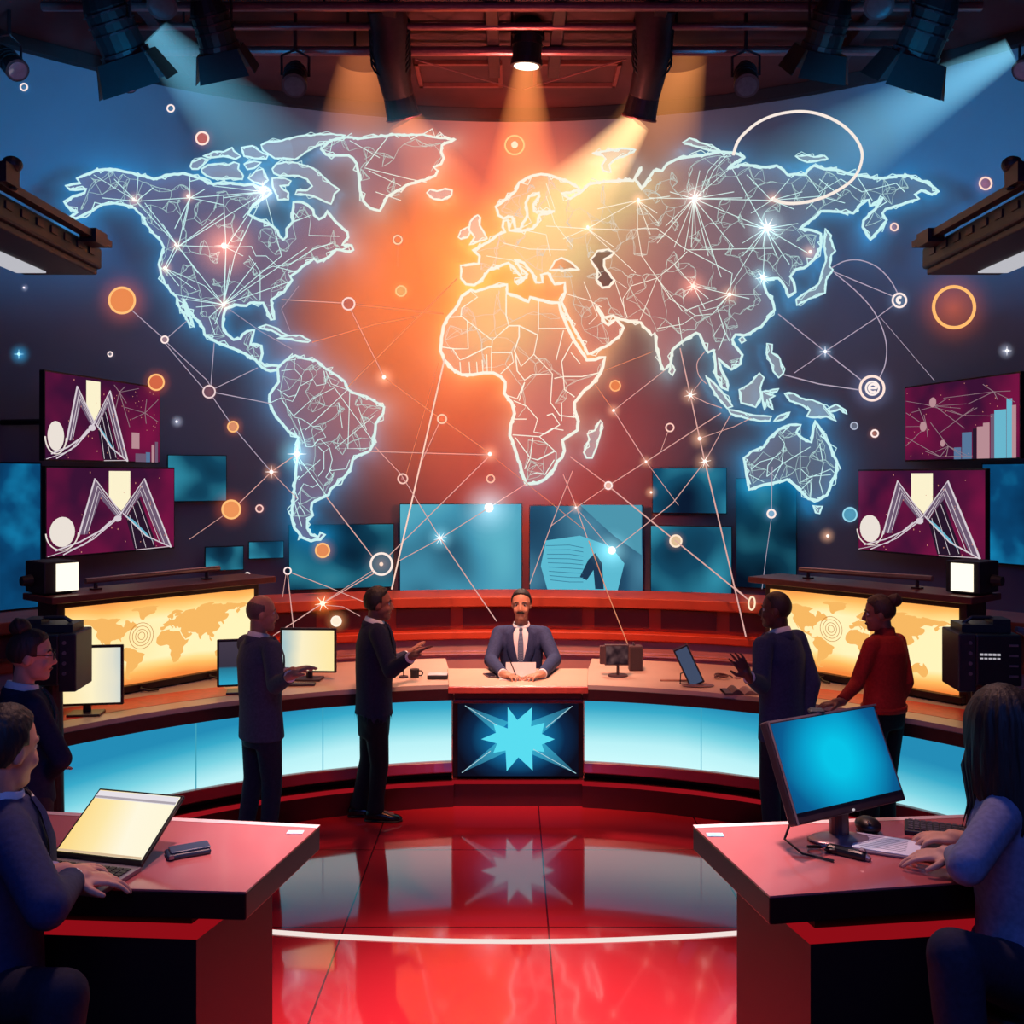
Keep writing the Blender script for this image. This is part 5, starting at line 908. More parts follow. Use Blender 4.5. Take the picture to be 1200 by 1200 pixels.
# laptop
r = thing('laptop', 'open silver laptop with a glowing cream screen on the left desk', 'laptop', tuple(put(115, 1025)))
hl, hr = put(60, 1010), put(165, 1022); tl, tr_ = Vector((hl.x, hl.y + .235, 1.538)), Vector((hr.x, hr.y + .235, 1.538))
u = hr - hl; w = u.length; v = ((tl - hl) + (tr_ - hr)) / 2; X = frame(hl + Vector((0, 0, .02)), u, v); hgt = v.length
t = MB(X); t.box((w / 2, .006, hgt / 2), (w, .012, hgt), bev=.004); obj('lid', t, pbr('laptop_bezel', (22, 16, 22), .3), r, bevel=.004)
t = MB(X); t.box((w / 2, -.001, hgt / 2 + .004), (w - .018, .002, hgt - .03)); 
scr = obj('screen', t, ramp_emit('laptop_cream', 0, hl.x, hr.x + .1, [(0, (252, 214, 128)), (.3, (254, 232, 170)), (.55, (255, 248, 222)), (1, (255, 246, 214))], 1.0), r)
t = MB(X); t.box((w / 2, -.003, hgt - .03), (w - .02, .002, .03)); obj('title_bar', t, emit('bar_white', (236, 230, 236), .95), scr)
t = MB(X); t.box((w / 2, -.0042, hgt - .04), (w - .02, .002, .008)); obj('grey_bar', t, emit('bar_grey', (190, 180, 190), .8), scr)
t = MB(X); t.box((w / 2, -.003, .022), (w - .02, .002, .007)); obj('task_bar', t, emit('bar_tan', (226, 196, 160), .9), scr)
n = Vector((u.y, -u.x, 0)).normalized(); n = n if n.y < 0 else -n; Xb = frame(hl, u, (0, 0, 1))
t = MB(Xb); t.box((w / 2, -.095, .008), (w, .2, .014)); obj('base', t, pbr('laptop_silver', (150, 136, 146), .35, .6), r, bevel=.003)
t = MB(Xb)
for j in range(5):
    for i in range(12): t.box((w * .08 + i * w * .076, -.03 - j * .019, .0165), (w * .06, .015, .003))
obj('keyboard', t, pbr('keys_black', (24, 20, 26), .5), r)
t = MB(Xb); t.box((w / 2, -.155, .0156), (.09, .055, .001)); obj('touchpad', t, pbr('pad_grey', (120, 108, 118), .3), r)
# wallet / phone case
c = put(220, 1001); X = Matrix.Translation(c) @ rotz(28); r = thing('leather_wallet', 'dark blue folded wallet lying on the left desk', 'wallet', tuple(c))
t = MB(X); t.box((0, 0, .009), (.135, .072, .016)); obj('body', t, pbr('wallet_navy', (36, 42, 62), .4), r, bevel=.007)
t = MB(X); t.box((.006, .003, .0205), (.122, .062, .006)); obj('flap', t, pbr('wallet_flap', (58, 68, 92), .35), r, bevel=.003)
t = MB(X); t.box((-.055, -.038, .012), (.014, .006, .012)); obj('clasp', t, pbr('clasp', (150, 140, 150), .3, .8), r)
# blue monitor on the right desk
BL, BR = P(934, 968, 3.05), P(1063, 941, 3.30); BR.z = BL.z; u = BR - BL; w = u.length; v = Vector((.0, .15, .292)); v = Vector((v.x, v.y, v.z)); X = frame(BL, u, v); hgt = .325
def blue_glow():
    m, nt, out = newmat('blue_monitor'); tc = N(nt, 'ShaderNodeTexCoord'); mp = N(nt, 'ShaderNodeMapping')
    gr = N(nt, 'ShaderNodeTexGradient', gradient_type='SPHERICAL'); cr = N(nt, 'ShaderNodeValToRGB'); g = N(nt, 'ShaderNodeNewGeometry')
    ce = X @ Vector((w * .5, 0, hgt * .55)); mp.inputs['Location'].default_value = tuple(-a * 3.1 for a in ce); mp.inputs['Scale'].default_value = (3.1, 3.1, 3.1)
    no = N(nt, 'ShaderNodeTexNoise'); no.inputs['Scale'].default_value = 3.0; nt.links.new(g.outputs['Position'], no.inputs['Vector'])
    nt.links.new(g.outputs['Position'], mp.inputs['Vector']); nt.links.new(mp.outputs[0], gr.inputs['Vector'])
    ma = N(nt, 'ShaderNodeMath', operation='MULTIPLY_ADD'); ma.inputs[1].default_value = .35; nt.links.new(no.outputs['Fac'], ma.inputs[0]); nt.links.new(gr.outputs['Fac'], ma.inputs[2])
    el = cr.color_ramp.elements; el.new(.5); el.new(.7)
    for e_, (p, c_) in zip(el, [(.15, (8, 56, 104)), (.45, (10, 92, 144)), (.75, (8, 158, 204)), (1, (8, 196, 232))]): e_.position = p; e_.color = (*s2l(c_), 1)
    e = N(nt, 'ShaderNodeEmission'); nt.links.new(ma.outputs[0], cr.inputs['Fac']); nt.links.new(cr.outputs[0], e.inputs['Color']); nt.links.new(e.outputs[0], out.inputs['Surface']); return m
mb_ = put(987, 985); r = thing('desktop_monitor', 'large tilted monitor with a glowing blue screen on the right desk', 'monitor', tuple(mb_))
t = MB(X); t.box((w / 2, .02, hgt / 2), (w, .035, hgt)); obj('housing', t, pbr('monitor_case', (52, 34, 42), .35), r, bevel=.006)
t = MB(X); t.box((w / 2, 0, hgt / 2 + .012), (w - .03, .006, hgt - .045)); obj('screen', t, blue_glow(), r)
t = MB(X); t.box((w * .97, -.003, hgt * .5 + .01), (.004, .003, hgt - .06)); t.box((w / 2, -.003, hgt - .004), (w, .003, .006)); t.box((.004, -.003, hgt / 2), (.006, .003, hgt)); obj('bezel_edge', t, pbr('bezel_pink', (150, 120, 128), .3, .5), r)
t = MB(X); t.ell((w * .5, -.001, .008), (.006, .003, .004)); obj('logo_dot', t, emit('dot_white', (210, 200, 206), .8), r)
cb_ = X @ Vector((w * .45, .035, hgt * .25)); 
t = MB(); t.cyl((mb_.x, mb_.y + .03, TZ + .01), (mb_.x, mb_.y + .04, cb_.z), .032, .03, 16); t.cyl((mb_.x, mb_.y + .04, cb_.z), cb_, .028, .028, 12); obj('neck', t, pbr('neck_grey', (92, 76, 88), .35, .4), r, smooth=False)
t = MB(); t.ell((mb_.x, mb_.y, TZ + .004), (.115, .07, .012), nu=28, nv=8); obj('foot', t, pbr('foot_grey', (150, 124, 132), .3, .4), r, smooth=True)
t = MB(); t.tube([cb_, (cb_.x - .12, cb_.y + .02, 1.5), (cb_.x - .17, cb_.y - .04, 1.43), (cb_.x - .13, cb_.y - .1, TZ + .006), (cb_.x - .05, cb_.y - .16, TZ + .006)], .004, 6); obj('cable', t, pbr('cable_black', (20, 12, 18), .5), r)
wc = X @ Vector((w * .47, .012, hgt + .008)); r = thing('webcam', 'small black webcam clipped on top of the blue monitor', 'webcam', tuple(wc))
t = MB(); t.box(tuple(wc), (.05, .035, .018), bev=.006); obj('body', t, M_BLK, r); t = MB(); t.cyl(wc + Vector((0, -.018, 0)), wc + Vector((0, -.021, 0)), .006, .006, 12); obj('lens', t, M_LENS, r)
# mouse, keyboard, papers, glasses, phone
c = put(1017, 974); r = thing('computer_mouse', 'black computer mouse behind the papers on the right desk', 'mouse', tuple(c))
t = MB(); t.ell((c.x, c.y, TZ + .022), (.042, .055, .026), nu=20, nv=10); obj('shell', t, pbr('mouse_black', (28, 16, 24), .4), r, smooth=True); t = MB(); t.box((c.x - .01, c.y - .035, TZ + .04), (.008, .02, .008), bev=.003); obj('wheel', t, M_LENS, r)
c = put(1052, 995); X = Matrix.Translation(c) @ rotz(-24); r = thing('clipboard', 'grey clipboard with white papers under the hand of the seated woman', 'clipboard', tuple(c))
t = MB(X); t.box((0, 0, .005), (.26, .17, .008)); obj('board', t, pbr('board_grey', (120, 90, 100), .4), r, bevel=.003)
c2 = c + Vector((-.03, .012, 0)); X2 = Matrix.Translation(c2) @ rotz(-26); r = thing('paper_sheet', 'white typed sheet of paper on the clipboard', 'paper', (c2.x, c2.y, TZ + .009))
t = MB(X2); t.box((0, 0, .0105), (.2, .145, .0022)); ps = obj('sheet', t, pbr('paper_white', (226, 224, 232), .6, var=.03), r)
t = MB(X2); [t.box((-.01, .05 - i * .014, .0122), (.14, .002, .0006)) for i in range(8)]; obj('text_lines', t, pbr('ink_grey', (130, 126, 146), .7), r)
c = put(1116, 978); X = Matrix.Translation(c) @ rotz(-22); r = thing('keyboard', 'black keyboard under the forearm of the seated woman', 'keyboard', tuple(c))
t = MB(X); t.box((0, 0, .008), (.3, .12, .016)); obj('base', t, M_BLK, r, bevel=.004)
t = MB(X)
for j in range(5):
    for i in range(14): t.box((-.13 + i * .02, .042 - j * .021, .018), (.015, .016, .006))
obj('keys', t, pbr('keys_grey', (64, 54, 66), .5), r)
c = put(975, 1000); r = thing('eyeglasses', 'dark folded eyeglasses lying before the blue monitor', 'glasses', tuple(c))
t = MB(); 
for dx, dy in ((-.05, .018), (.0, .0)): t.torus((c.x + dx, c.y + dy, TZ + .012), .022, .003, Matrix.Rotation(math.radians(70), 3, 'X'), 20, 5)
obj('rims', t, pbr('rim_black', (26, 10, 18), .3), r); t = MB(); t.tube([(c.x - .07, c.y + .03, TZ + .012), (c.x - .02, c.y + .05, TZ + .006), (c.x + .06, c.y + .03, TZ + .006)], .003, 5); t.tube([(c.x + .02, c.y - .005, TZ + .012), (c.x + .05, c.y + .01, TZ + .006)], .003, 5); obj('temples', t, pbr('rim_black', (26, 10, 18), .3), r)
c = put(992, 1003); X = Matrix.Translation(c) @ rotz(-38); r = thing('handset', 'chunky black handset with a clip beside the eyeglasses', 'phone', tuple(c))
t = MB(X); t.box((0, 0, .013), (.13, .04, .026)); obj('body', t, pbr('handset_black', (22, 16, 26), .35), r, bevel=.012)
t = MB(X); t.box((.05, .0, .03), (.02, .016, .012), bev=.004); t.cyl((.06, .0, .01), (.075, -.004, .006), .012, .008, 10); obj('clip', t, pbr('clip_grey', (130, 110, 120), .3, .5), r)

# ================================================================== THINGS ON THE NEWS DESK
DZ = .965
def dmon(label, px, py, wd, ht, yaw, mat, tilt=0, base_w=.22, rise=.1):
    c = G(px, py, DZ); X = Matrix.Translation(c) @ rotz(yaw); r = thing('desktop_monitor', label, 'monitor', tuple(c))
    t = MB(X); t.box((0, .02, .009), (base_w, .16, .016)); obj('foot', t, pbr('mon_foot', (70, 54, 62), .35, .3), r, bevel=.005)
    t = MB(X); t.cyl((0, .045, .016), (0, .045, rise + ht * .4), .028, .022, 12); obj('neck', t, pbr('mon_foot', (70, 54, 62), .35, .3), r)
    Y = X @ Matrix.Translation((0, 0, rise)) @ Matrix.Rotation(math.radians(-tilt), 4, 'X')
    t = MB(Y); t.box((0, .012, ht / 2), (wd, .028, ht)); obj('housing', t, pbr('mon_black', (34, 22, 30), .4), r, bevel=.006)
    t = MB(Y); t.box((0, -.004, ht / 2), (wd - .035, .004, ht - .035)); obj('screen', t, mat, r); return r
def crm(name, x0, x1, flip):
    st = [(0, (118, 178, 198)), (.22, (196, 210, 200)), (.4, (252, 240, 200)), (1, (255, 232, 160))]
    return ramp_emit(name, 0, *((x0, x1) if not flip else (x1, x0)), st, 1.0, .25, 3.0)
c = G(96, 838, DZ); dmon('cream-lit monitor at the left end of the desk beside the woman with a bun', 100, 838, .5, .415, 8, ramp_emit('cream_left', 0, c.x + .36, c.x - .3, [(0, (150, 190, 210)), (.2, (226, 224, 206)), (.4, (254, 242, 200)), (1, (255, 224, 146))], 1.0, .2, 3), rise=.065)
c = G(361, 797, DZ); dmon('cream and blue lit monitor between the first two standing men', 361, 797, .46, .36, -3, crm('cream_mid', c.x - .25, c.x + .25, False), rise=.06)
dmon('narrow monitor half hidden behind the balding man', 283, 812, .36, .36, 12, ramp_emit('mon_teal', 2, 1.05, 1.35, [(0, (50, 170, 205)), (.35, (40, 120, 150)), (.4, (58, 52, 68)), (1, (70, 60, 76))], .9), rise=.05)
# keyboard in front of the middle monitor
c = G(350, 803, DZ); X = Matrix.Translation(c) @ rotz(6); r = thing('keyboard', 'slim keyboard in front of the monitor between the first two standing men', 'keyboard', tuple(c)); t = MB(X); t.box((0, 0, .008), (.26, .09, .014)); obj('base', t, pbr('kb_dark', (60, 44, 54), .4), r, bevel=.004)
t = MB(X); [t.box((-.11 + i * .02, .025 - j * .02, .0165), (.015, .015, .004)) for i in range(12) for j in range(4)]; obj('keys', t, pbr('kb_keys', (110, 92, 100), .4), r)
# black mug-like pieces
c = G(486, 794, DZ); r = thing('coffee_mug', 'small black mug standing right of the second man on the desk', 'mug', tuple(c)); t = MB(); t.cyl(c, c + Vector((0, 0, .07)), .034, .038, 18); obj('cup', t, M_BLK, r); t = MB(); t.torus(c + Vector((.045, 0, .036)), .02, .006, None, 18, 6); obj('handle', t, M_BLK, r)
c = G(473, 794, DZ); r = thing('desk_microphone', 'tiny dark desk microphone beside the black mug', 'microphone', tuple(c)); t = MB(); t.cyl(c, c + Vector((0, 0, .014)), .04, .036, 16); obj('base', t, pbr('mic_dark', (58, 44, 54), .4), r); t = MB(); t.tube([c + Vector((0, 0, .012)), c + Vector((.0, 0, .05)), c + Vector((-.03, -.02, .06))], .006, 6); obj('stalk', t, M_BLK, r); t = MB(); t.ell(c + Vector((-.035, -.024, .06)), (.018, .016, .015)); obj('head', t, M_BLK, r, smooth=True)
c = G(513, 795, DZ); r = thing('notebook', 'black notebook with white pages beside the podium', 'notebook', tuple(c)); t = MB(); t.box((c.x, c.y, .984), (.165, .11, .03)); obj('cover', t, M_BLK, r, bevel=.003); t = MB(); t.box((c.x, c.y + .002, 1.0005), (.155, .1, .005)); obj('pages', t, pbr('page_pale', (210, 200, 206), .5), r)
# small double screen to the right of the presenter
c = G(724, 792, DZ); r = thing('small_monitor', 'small dark speckled monitor on a round foot right of the presenter', 'monitor', tuple(c)); t = MB(); t.cyl(c, c + Vector((0, 0, .01)), .085, .08, 22); obj('foot', t, pbr('small_foot', (74, 50, 54), .4), r)
t = MB(); t.cyl(c, c + Vector((0, 0, .1)), .012, .012, 10); obj('stem', t, pbr('small_foot', (74, 50, 54), .4), r); t = MB(); t.box(tuple(c + Vector((-.01, 0, .175))), (.2, .05, .17)); obj('housing', t, pbr('small_case', (84, 58, 60), .4), r, bevel=.004)
t = MB(); t.box(tuple(c + Vector((-.01, -.027, .175))), (.18, .004, .15)); obj('screen', t, blot_emit('speckled', [(.4, (44, 28, 34)), (.55, (78, 52, 56)), (.7, (110, 80, 80))], 14, .8), r); t = MB(); t.box(tuple(c + Vector((-.128, 0, .175))), (.04, .05, .15)); obj('side_grip', t, pbr('small_case', (84, 58, 60), .4), r, bevel=.004)
c = G(745, 786, DZ); r = thing('desk_speaker', 'small brown loudspeaker beside the small dark monitor', 'speaker', tuple(c)); t = MB(); t.box(tuple(c + Vector((0, .03, .105))), (.115, .1, .21)); obj('cabinet', t, pbr('spk_brown', (86, 56, 58), .45), r, bevel=.006)
t = MB(); t.box(tuple(c + Vector((0, -.023, .105))), (.095, .006, .185)); obj('grille', t, pbr('spk_grille', (60, 40, 44), .7, bump=.4, scale=120), r)
t = MB(); t.cyl(c + Vector((-.01, .03, .21)), c + Vector((-.02, .02, .24)), .012, .004, 8); obj('top_knob', t, M_LENS, r)
# tilted tablet
c = G(818, 804, DZ); r = thing('tablet', 'tall slim tablet leaning on a round foot near the right man', 'tablet', tuple(c)); t = MB(); t.ell(c + Vector((0, 0, .006)), (.13, .07, .012), nu=24, nv=6); obj('foot', t, pbr('tab_foot', (150, 112, 110), .3, .4), r)
X = Matrix.Translation(c + Vector((-.005, 0, .012))) @ rotz(-18) @ Matrix.Rotation(math.radians(-27), 4, 'Y') @ Matrix.Rotation(math.radians(-8), 4, 'X')
t = MB(X); t.box((0, 0, .155), (.125, .02, .32)); obj('body', t, pbr('tab_black', (40, 30, 40), .35), r, bevel=.006); t = MB(X); t.box((0.002, -.0115, .155), (.1, .003, .29)); obj('screen', t, emit('tab_screen', (72, 84, 112), .8), r); t = MB(X); t.box((0, 0, .317), (.12, .018, .012)); obj('top_edge', t, pbr('tab_edge', (150, 130, 136), .3, .6), r)
t = MB(); t.tube([c + Vector((-.05, .05, .12)), c + Vector((-.13, .04, .09)), c + Vector((-.14, .0, .02)), c + Vector((-.06, -.01, .008))], .006, 6); obj('cable', t, pbr('cable_black', (20, 12, 18), .5), r)
# papers and cable coil
c = G(868, 812, DZ); r = thing('open_magazine', 'dark open magazine with curled pages in front of the right man', 'magazine', tuple(c)); 
for s in (-1, 1):
    t = MB(); rows = []
    for i in range(9):
        x = s * i / 8 * .14; z = .004 + .035 * math.sin(min(1, i / 5) * PI * .9) * (1 if s < 0 else .8); rows.append([(c.x + x + .01, c.y - .075, DZ + z), (c.x + x, c.y + .08, DZ + z + .004)])
    vs = [p for q in rows for p in q]; t._add(vs + [(x, y, DZ + .001) for x, y, z in vs], [(2 * i, 2 * i + 2, 2 * i + 3, 2 * i + 1) for i in range(8)] + [(18 + 2 * i, 18 + 2 * i + 1, 18 + 2 * i + 3, 18 + 2 * i + 2) for i in range(8)] + [(2 * i, 18 + 2 * i, 18 + 2 * i + 2, 2 * i + 2) for i in range(8)] + [(2 * i + 1, 2 * i + 3, 18 + 2 * i + 3, 18 + 2 * i + 1) for i in range(8)])
    obj('page_block', t, pbr('mag_dark', (92, 66, 70), .4) if s < 0 else pbr('mag_grey', (150, 116, 116), .4), r, smooth=False)
c = G(851, 795, DZ); r = thing('cable_coil', 'loose coil of dark cable between the tablet and the magazine', 'cable', tuple(c)); t = MB(); t.tube([(c.x + (.05 + .02 * math.sin(a * .7)) * math.cos(a) - a * .004, c.y + .06 * math.sin(a), DZ + .008 + .02 * abs(math.sin(a * .35))) for a in [i * .35 for i in range(50)]], .006, 6); obj('coil', t, pbr('cable_brown', (96, 60, 62), .4), r)
t = MB(); t.box((c.x + .09, c.y - .02, DZ + .012), (.05, .03, .022), bev=.006); obj('plug', t, pbr('plug_pale', (196, 160, 156), .4), r)
c = G(775, 798, DZ); t = MB(); t.box((c.x + .1, c.y, DZ + .006), (.22, .035, .01), bev=.003); tag(obj('ruler_strip', t, pbr('strip_tan', (176, 122, 100), .4)), 'thin tan strip lying on the desk left of the tablet', 'strip')
# paper under the hands of the presenter
PZ = .977
c = G(609, 795, PZ); X = frame((c.x - .11, c.y + .02, PZ + .014), (1, 0, 0), (0, .35, 1)); r = thing('script_paper', 'white script sheet held upright by the seated presenter', 'paper', tuple(c)); t = MB(X); t.box((.12, 0, .055), (.245, .002, .115)); obj('sheet', t, pbr('script_white', (240, 226, 222), .6, var=.03), r)
t = MB(X); [t.box((.12, .0016, .02 + i * .013), (.2, .0006, .002)) for i in range(6)]; obj('text_lines', t, pbr('ink_grey', (130, 126, 146), .7), r)
r = thing('paper_stack', 'thin stack of white papers lying on the podium top', 'paper', (c.x - .02, c.y - .02, PZ)); t = MB(); t.box((c.x - .02, c.y - .035, PZ + .004), (.29, .085, .007)); obj('sheets', t, pbr('script_white', (240, 226, 222), .6, var=.03), r)
c = G(576, 792, PZ); r = thing('presenter_phone', 'flat dark phone on the podium left of the papers', 'phone', tuple(c)); X = Matrix.Translation(c) @ rotz(20); t = MB(X); t.box((0, 0, .006), (.1, .16, .01)); obj('body', t, pbr('ph_dark', (90, 66, 72), .3), r, bevel=.004); t = MB(X); t.box((0, 0, .0115), (.088, .145, .001)); obj('glass', t, pbr('ph_glass', (40, 30, 40), .1), r)
# ================================================================== STUDIO CAMERAS
def studio_cam(s, px, d, label):
    x = (px - 600) * d / F_PX; zc = H - (768 - YH) * d / F_PX; r = thing('studio_camera', label, 'camera', (x, d, 0)); sx = s
    X = Matrix.Translation((x, d, zc)) @ rotz(-6 if s > 0 else 6)
    t = MB(X); t.box((sx * .04, 0, 0), (.26, .34, .3)); obj('body', t, pbr('cam_black', (30, 24, 32), .45), r, bevel=.012)
    t = MB(X); t.box((-sx * .135, -.01, -.02), (.1, .3, .34)); obj('side_panel', t, pbr('cam_grey', (52, 42, 50), .4), r, bevel=.008)
    t = MB(X); t.box((0, .02, .17), (.28, .2, .05)); t.box((sx * .1, .02, .2), (.1, .14, .05)); t.tube([(-.1, .02, .19), (-.05, .02, .225), (.06, .02, .225), (.1, .02, .2)], .012, 8); obj('top_handle', t, pbr('cam_brown', (60, 44, 48), .45), r)
    t = MB(X); t.cyl((0, .17, .02), (0, .36, .02), .085, .1, 20); obj('lens_barrel', t, M_BLK, r)
    t = MB(X)
    for i, z in enumerate((.1, .04, -.02, -.08)): t.cyl((-sx * (.12), -.163, z), (-sx * .12, -.17, z), .011, .011, 10); t.box((sx * .12, -.172, z - .01), (.05, .008, .012))
    obj('buttons', t, pbr('cam_btn', (150, 130, 140), .3, .5), r)
    if s > 0:
        t = MB(X)
        for i in range(5): t.box((-.06 + i * .024, -.174, .035), (.018, .004, .012))
        for i in range(5): t.box((-.06 + i * .024, -.174, .012), (.016, .004, .008))
        obj('white_marking', t, emit('cam_marking', (200, 196, 206), .8), r)
        t = MB(X); t.cyl((.2, .0, .16), (.3, .02, .13), .018, .03, 12); obj('side_mic', t, pbr('mic_silver', (150, 140, 160), .3, .6), r)
    t = MB(); t.cyl((x, d, .06), (x, d, zc - .15), .07, .055, 16); obj('column', t, M_RIG, r)
    t = MB(); t.cyl((x, d, .0), (x, d, .07), .26, .2, 20); obj('dolly_base', t, M_BLK, r)
studio_cam(1, 1150, 5.9, 'boxy black studio camera with white marking behind the long-haired woman'); studio_cam(-1, 62, 5.9, 'boxy studio camera behind the woman with a bun')
# ================================================================== PEOPLE
UP = Vector((0, 0, 1))
def place(px, py, ref, L, sgn):
    """point on the sight line through (px, py) at distance L from ref; sgn -1 nearer the camera, +1 farther"""
    dr = P(px, py, 1.0) - Vector((0, 0, H)); o = Vector((0, 0, H)) - ref; a = dr.dot(dr); b = 2 * dr.dot(o); c = o.dot(o) - L * L; D = b * b - 4 * a * c
    if D <= 0:
        q = Vector((0, 0, H)) + dr * (-b / (2 * a)); return ref + (q - ref).normalized() * L
    return Vector((0, 0, H)) + dr * ((-b + sgn * math.sqrt(D)) / (2 * a))
def skinmat(name, rgb): return pbr(name, rgb, .5, var=.06, scale=30, spec=.35)
def cloth(name, rgb, rough=.8): return pbr(name, rgb, rough, var=.16, scale=60, bump=.12, spec=.25)
def hairmat(name, rgb):
    if name in MATS: return MATS[name]
    m, nt, out = newmat(name); b = N(nt, 'ShaderNodeBsdfPrincipled'); b.inputs['Roughness'].default_value = .62
    tc = N(nt, 'ShaderNodeTexCoord'); mp = N(nt, 'ShaderNodeMapping'); mp.inputs['Scale'].default_value = (90, 90, 9); no = N(nt, 'ShaderNodeTexNoise'); no.inputs['Scale'].default_value = 1.0
    nt.links.new(tc.outputs['Object'], mp.inputs['Vector']); nt.links.new(mp.outputs[0], no.inputs['Vector']); cr = N(nt, 'ShaderNodeValToRGB'); c = s2l(rgb)
    cr.color_ramp.elements[0].color = (*[v * .6 for v in c], 1); cr.color_ramp.elements[1].color = (*[min(1, v * 1.5) for v in c], 1); nt.links.new(no.outputs['Fac'], cr.inputs['Fac']); nt.links.new(cr.outputs[0], b.inputs['Base Color'])
    bp = N(nt, 'ShaderNodeBump'); bp.inputs['Strength'].default_value = .5; bp.inputs['Distance'].default_value = .006; nt.links.new(no.outputs['Fac'], bp.inputs['Height']); nt.links.new(bp.outputs[0], b.inputs['Normal'])
    nt.links.new(b.outputs[0], out.inputs['Surface']); MATS[name] = m; return m
def hand(t, wr, d, pn, k=1.0, curl=.35, thumb=1, spread=1.0):
    """palm, four unequal bent fingers and a thumb; d wrist-to-fingers, pn the way the palm faces, thumb the sign of the thumb side"""
    d = d.normalized(); pn = (pn - d * pn.dot(d)).normalized(); la = d.cross(pn).normalized() * thumb; R = Matrix((la, pn, d)).transposed()
    t.ell(wr + d * .05 * k, (.043 * k, .016 * k, .056 * k), R, 14, 10); t.cap(wr - d * .02 * k, wr + d * .03 * k, .027 * k, .03 * k)
    for i, (off, L, ang) in enumerate(((.034, .072, .16), (.012, .08, .04), (-.011, .075, -.07), (-.033, .06, -.2))):
        b = wr + d * (.092 - .006 * abs(i - 1)) * k + la * off * k; f = (d + la * ang * spread).normalized(); c = curl * (.8 + .25 * i)
        p1 = b + (f * math.cos(c * .5) + pn * math.sin(c * .5)) * L * .45 * k; p2 = p1 + (f * math.cos(c * 1.3) + pn * math.sin(c * 1.3)) * L * .32 * k; p3 = p2 + (f * math.cos(c * 2) + pn * math.sin(c * 2)) * L * .25 * k
        t.cap(b - f * .02 * k, b, .0105 * k, .0098 * k); t.cap(b, p1, .0098 * k, .009 * k); t.cap(p1, p2, .009 * k, .0082 * k); t.cap(p2, p3, .0082 * k, .007 * k)
    b = wr + d * .028 * k + la * .03 * k; p1 = b + (la * .75 + d * .65 + pn * .25).normalized() * .042 * k; p2 = p1 + (la * .3 + d * .9 + pn * .35).normalized() * .034 * k
    t.cap(b, p1, .014 * k, .0115 * k); t.cap(p1, p2, .0112 * k, .0085 * k)
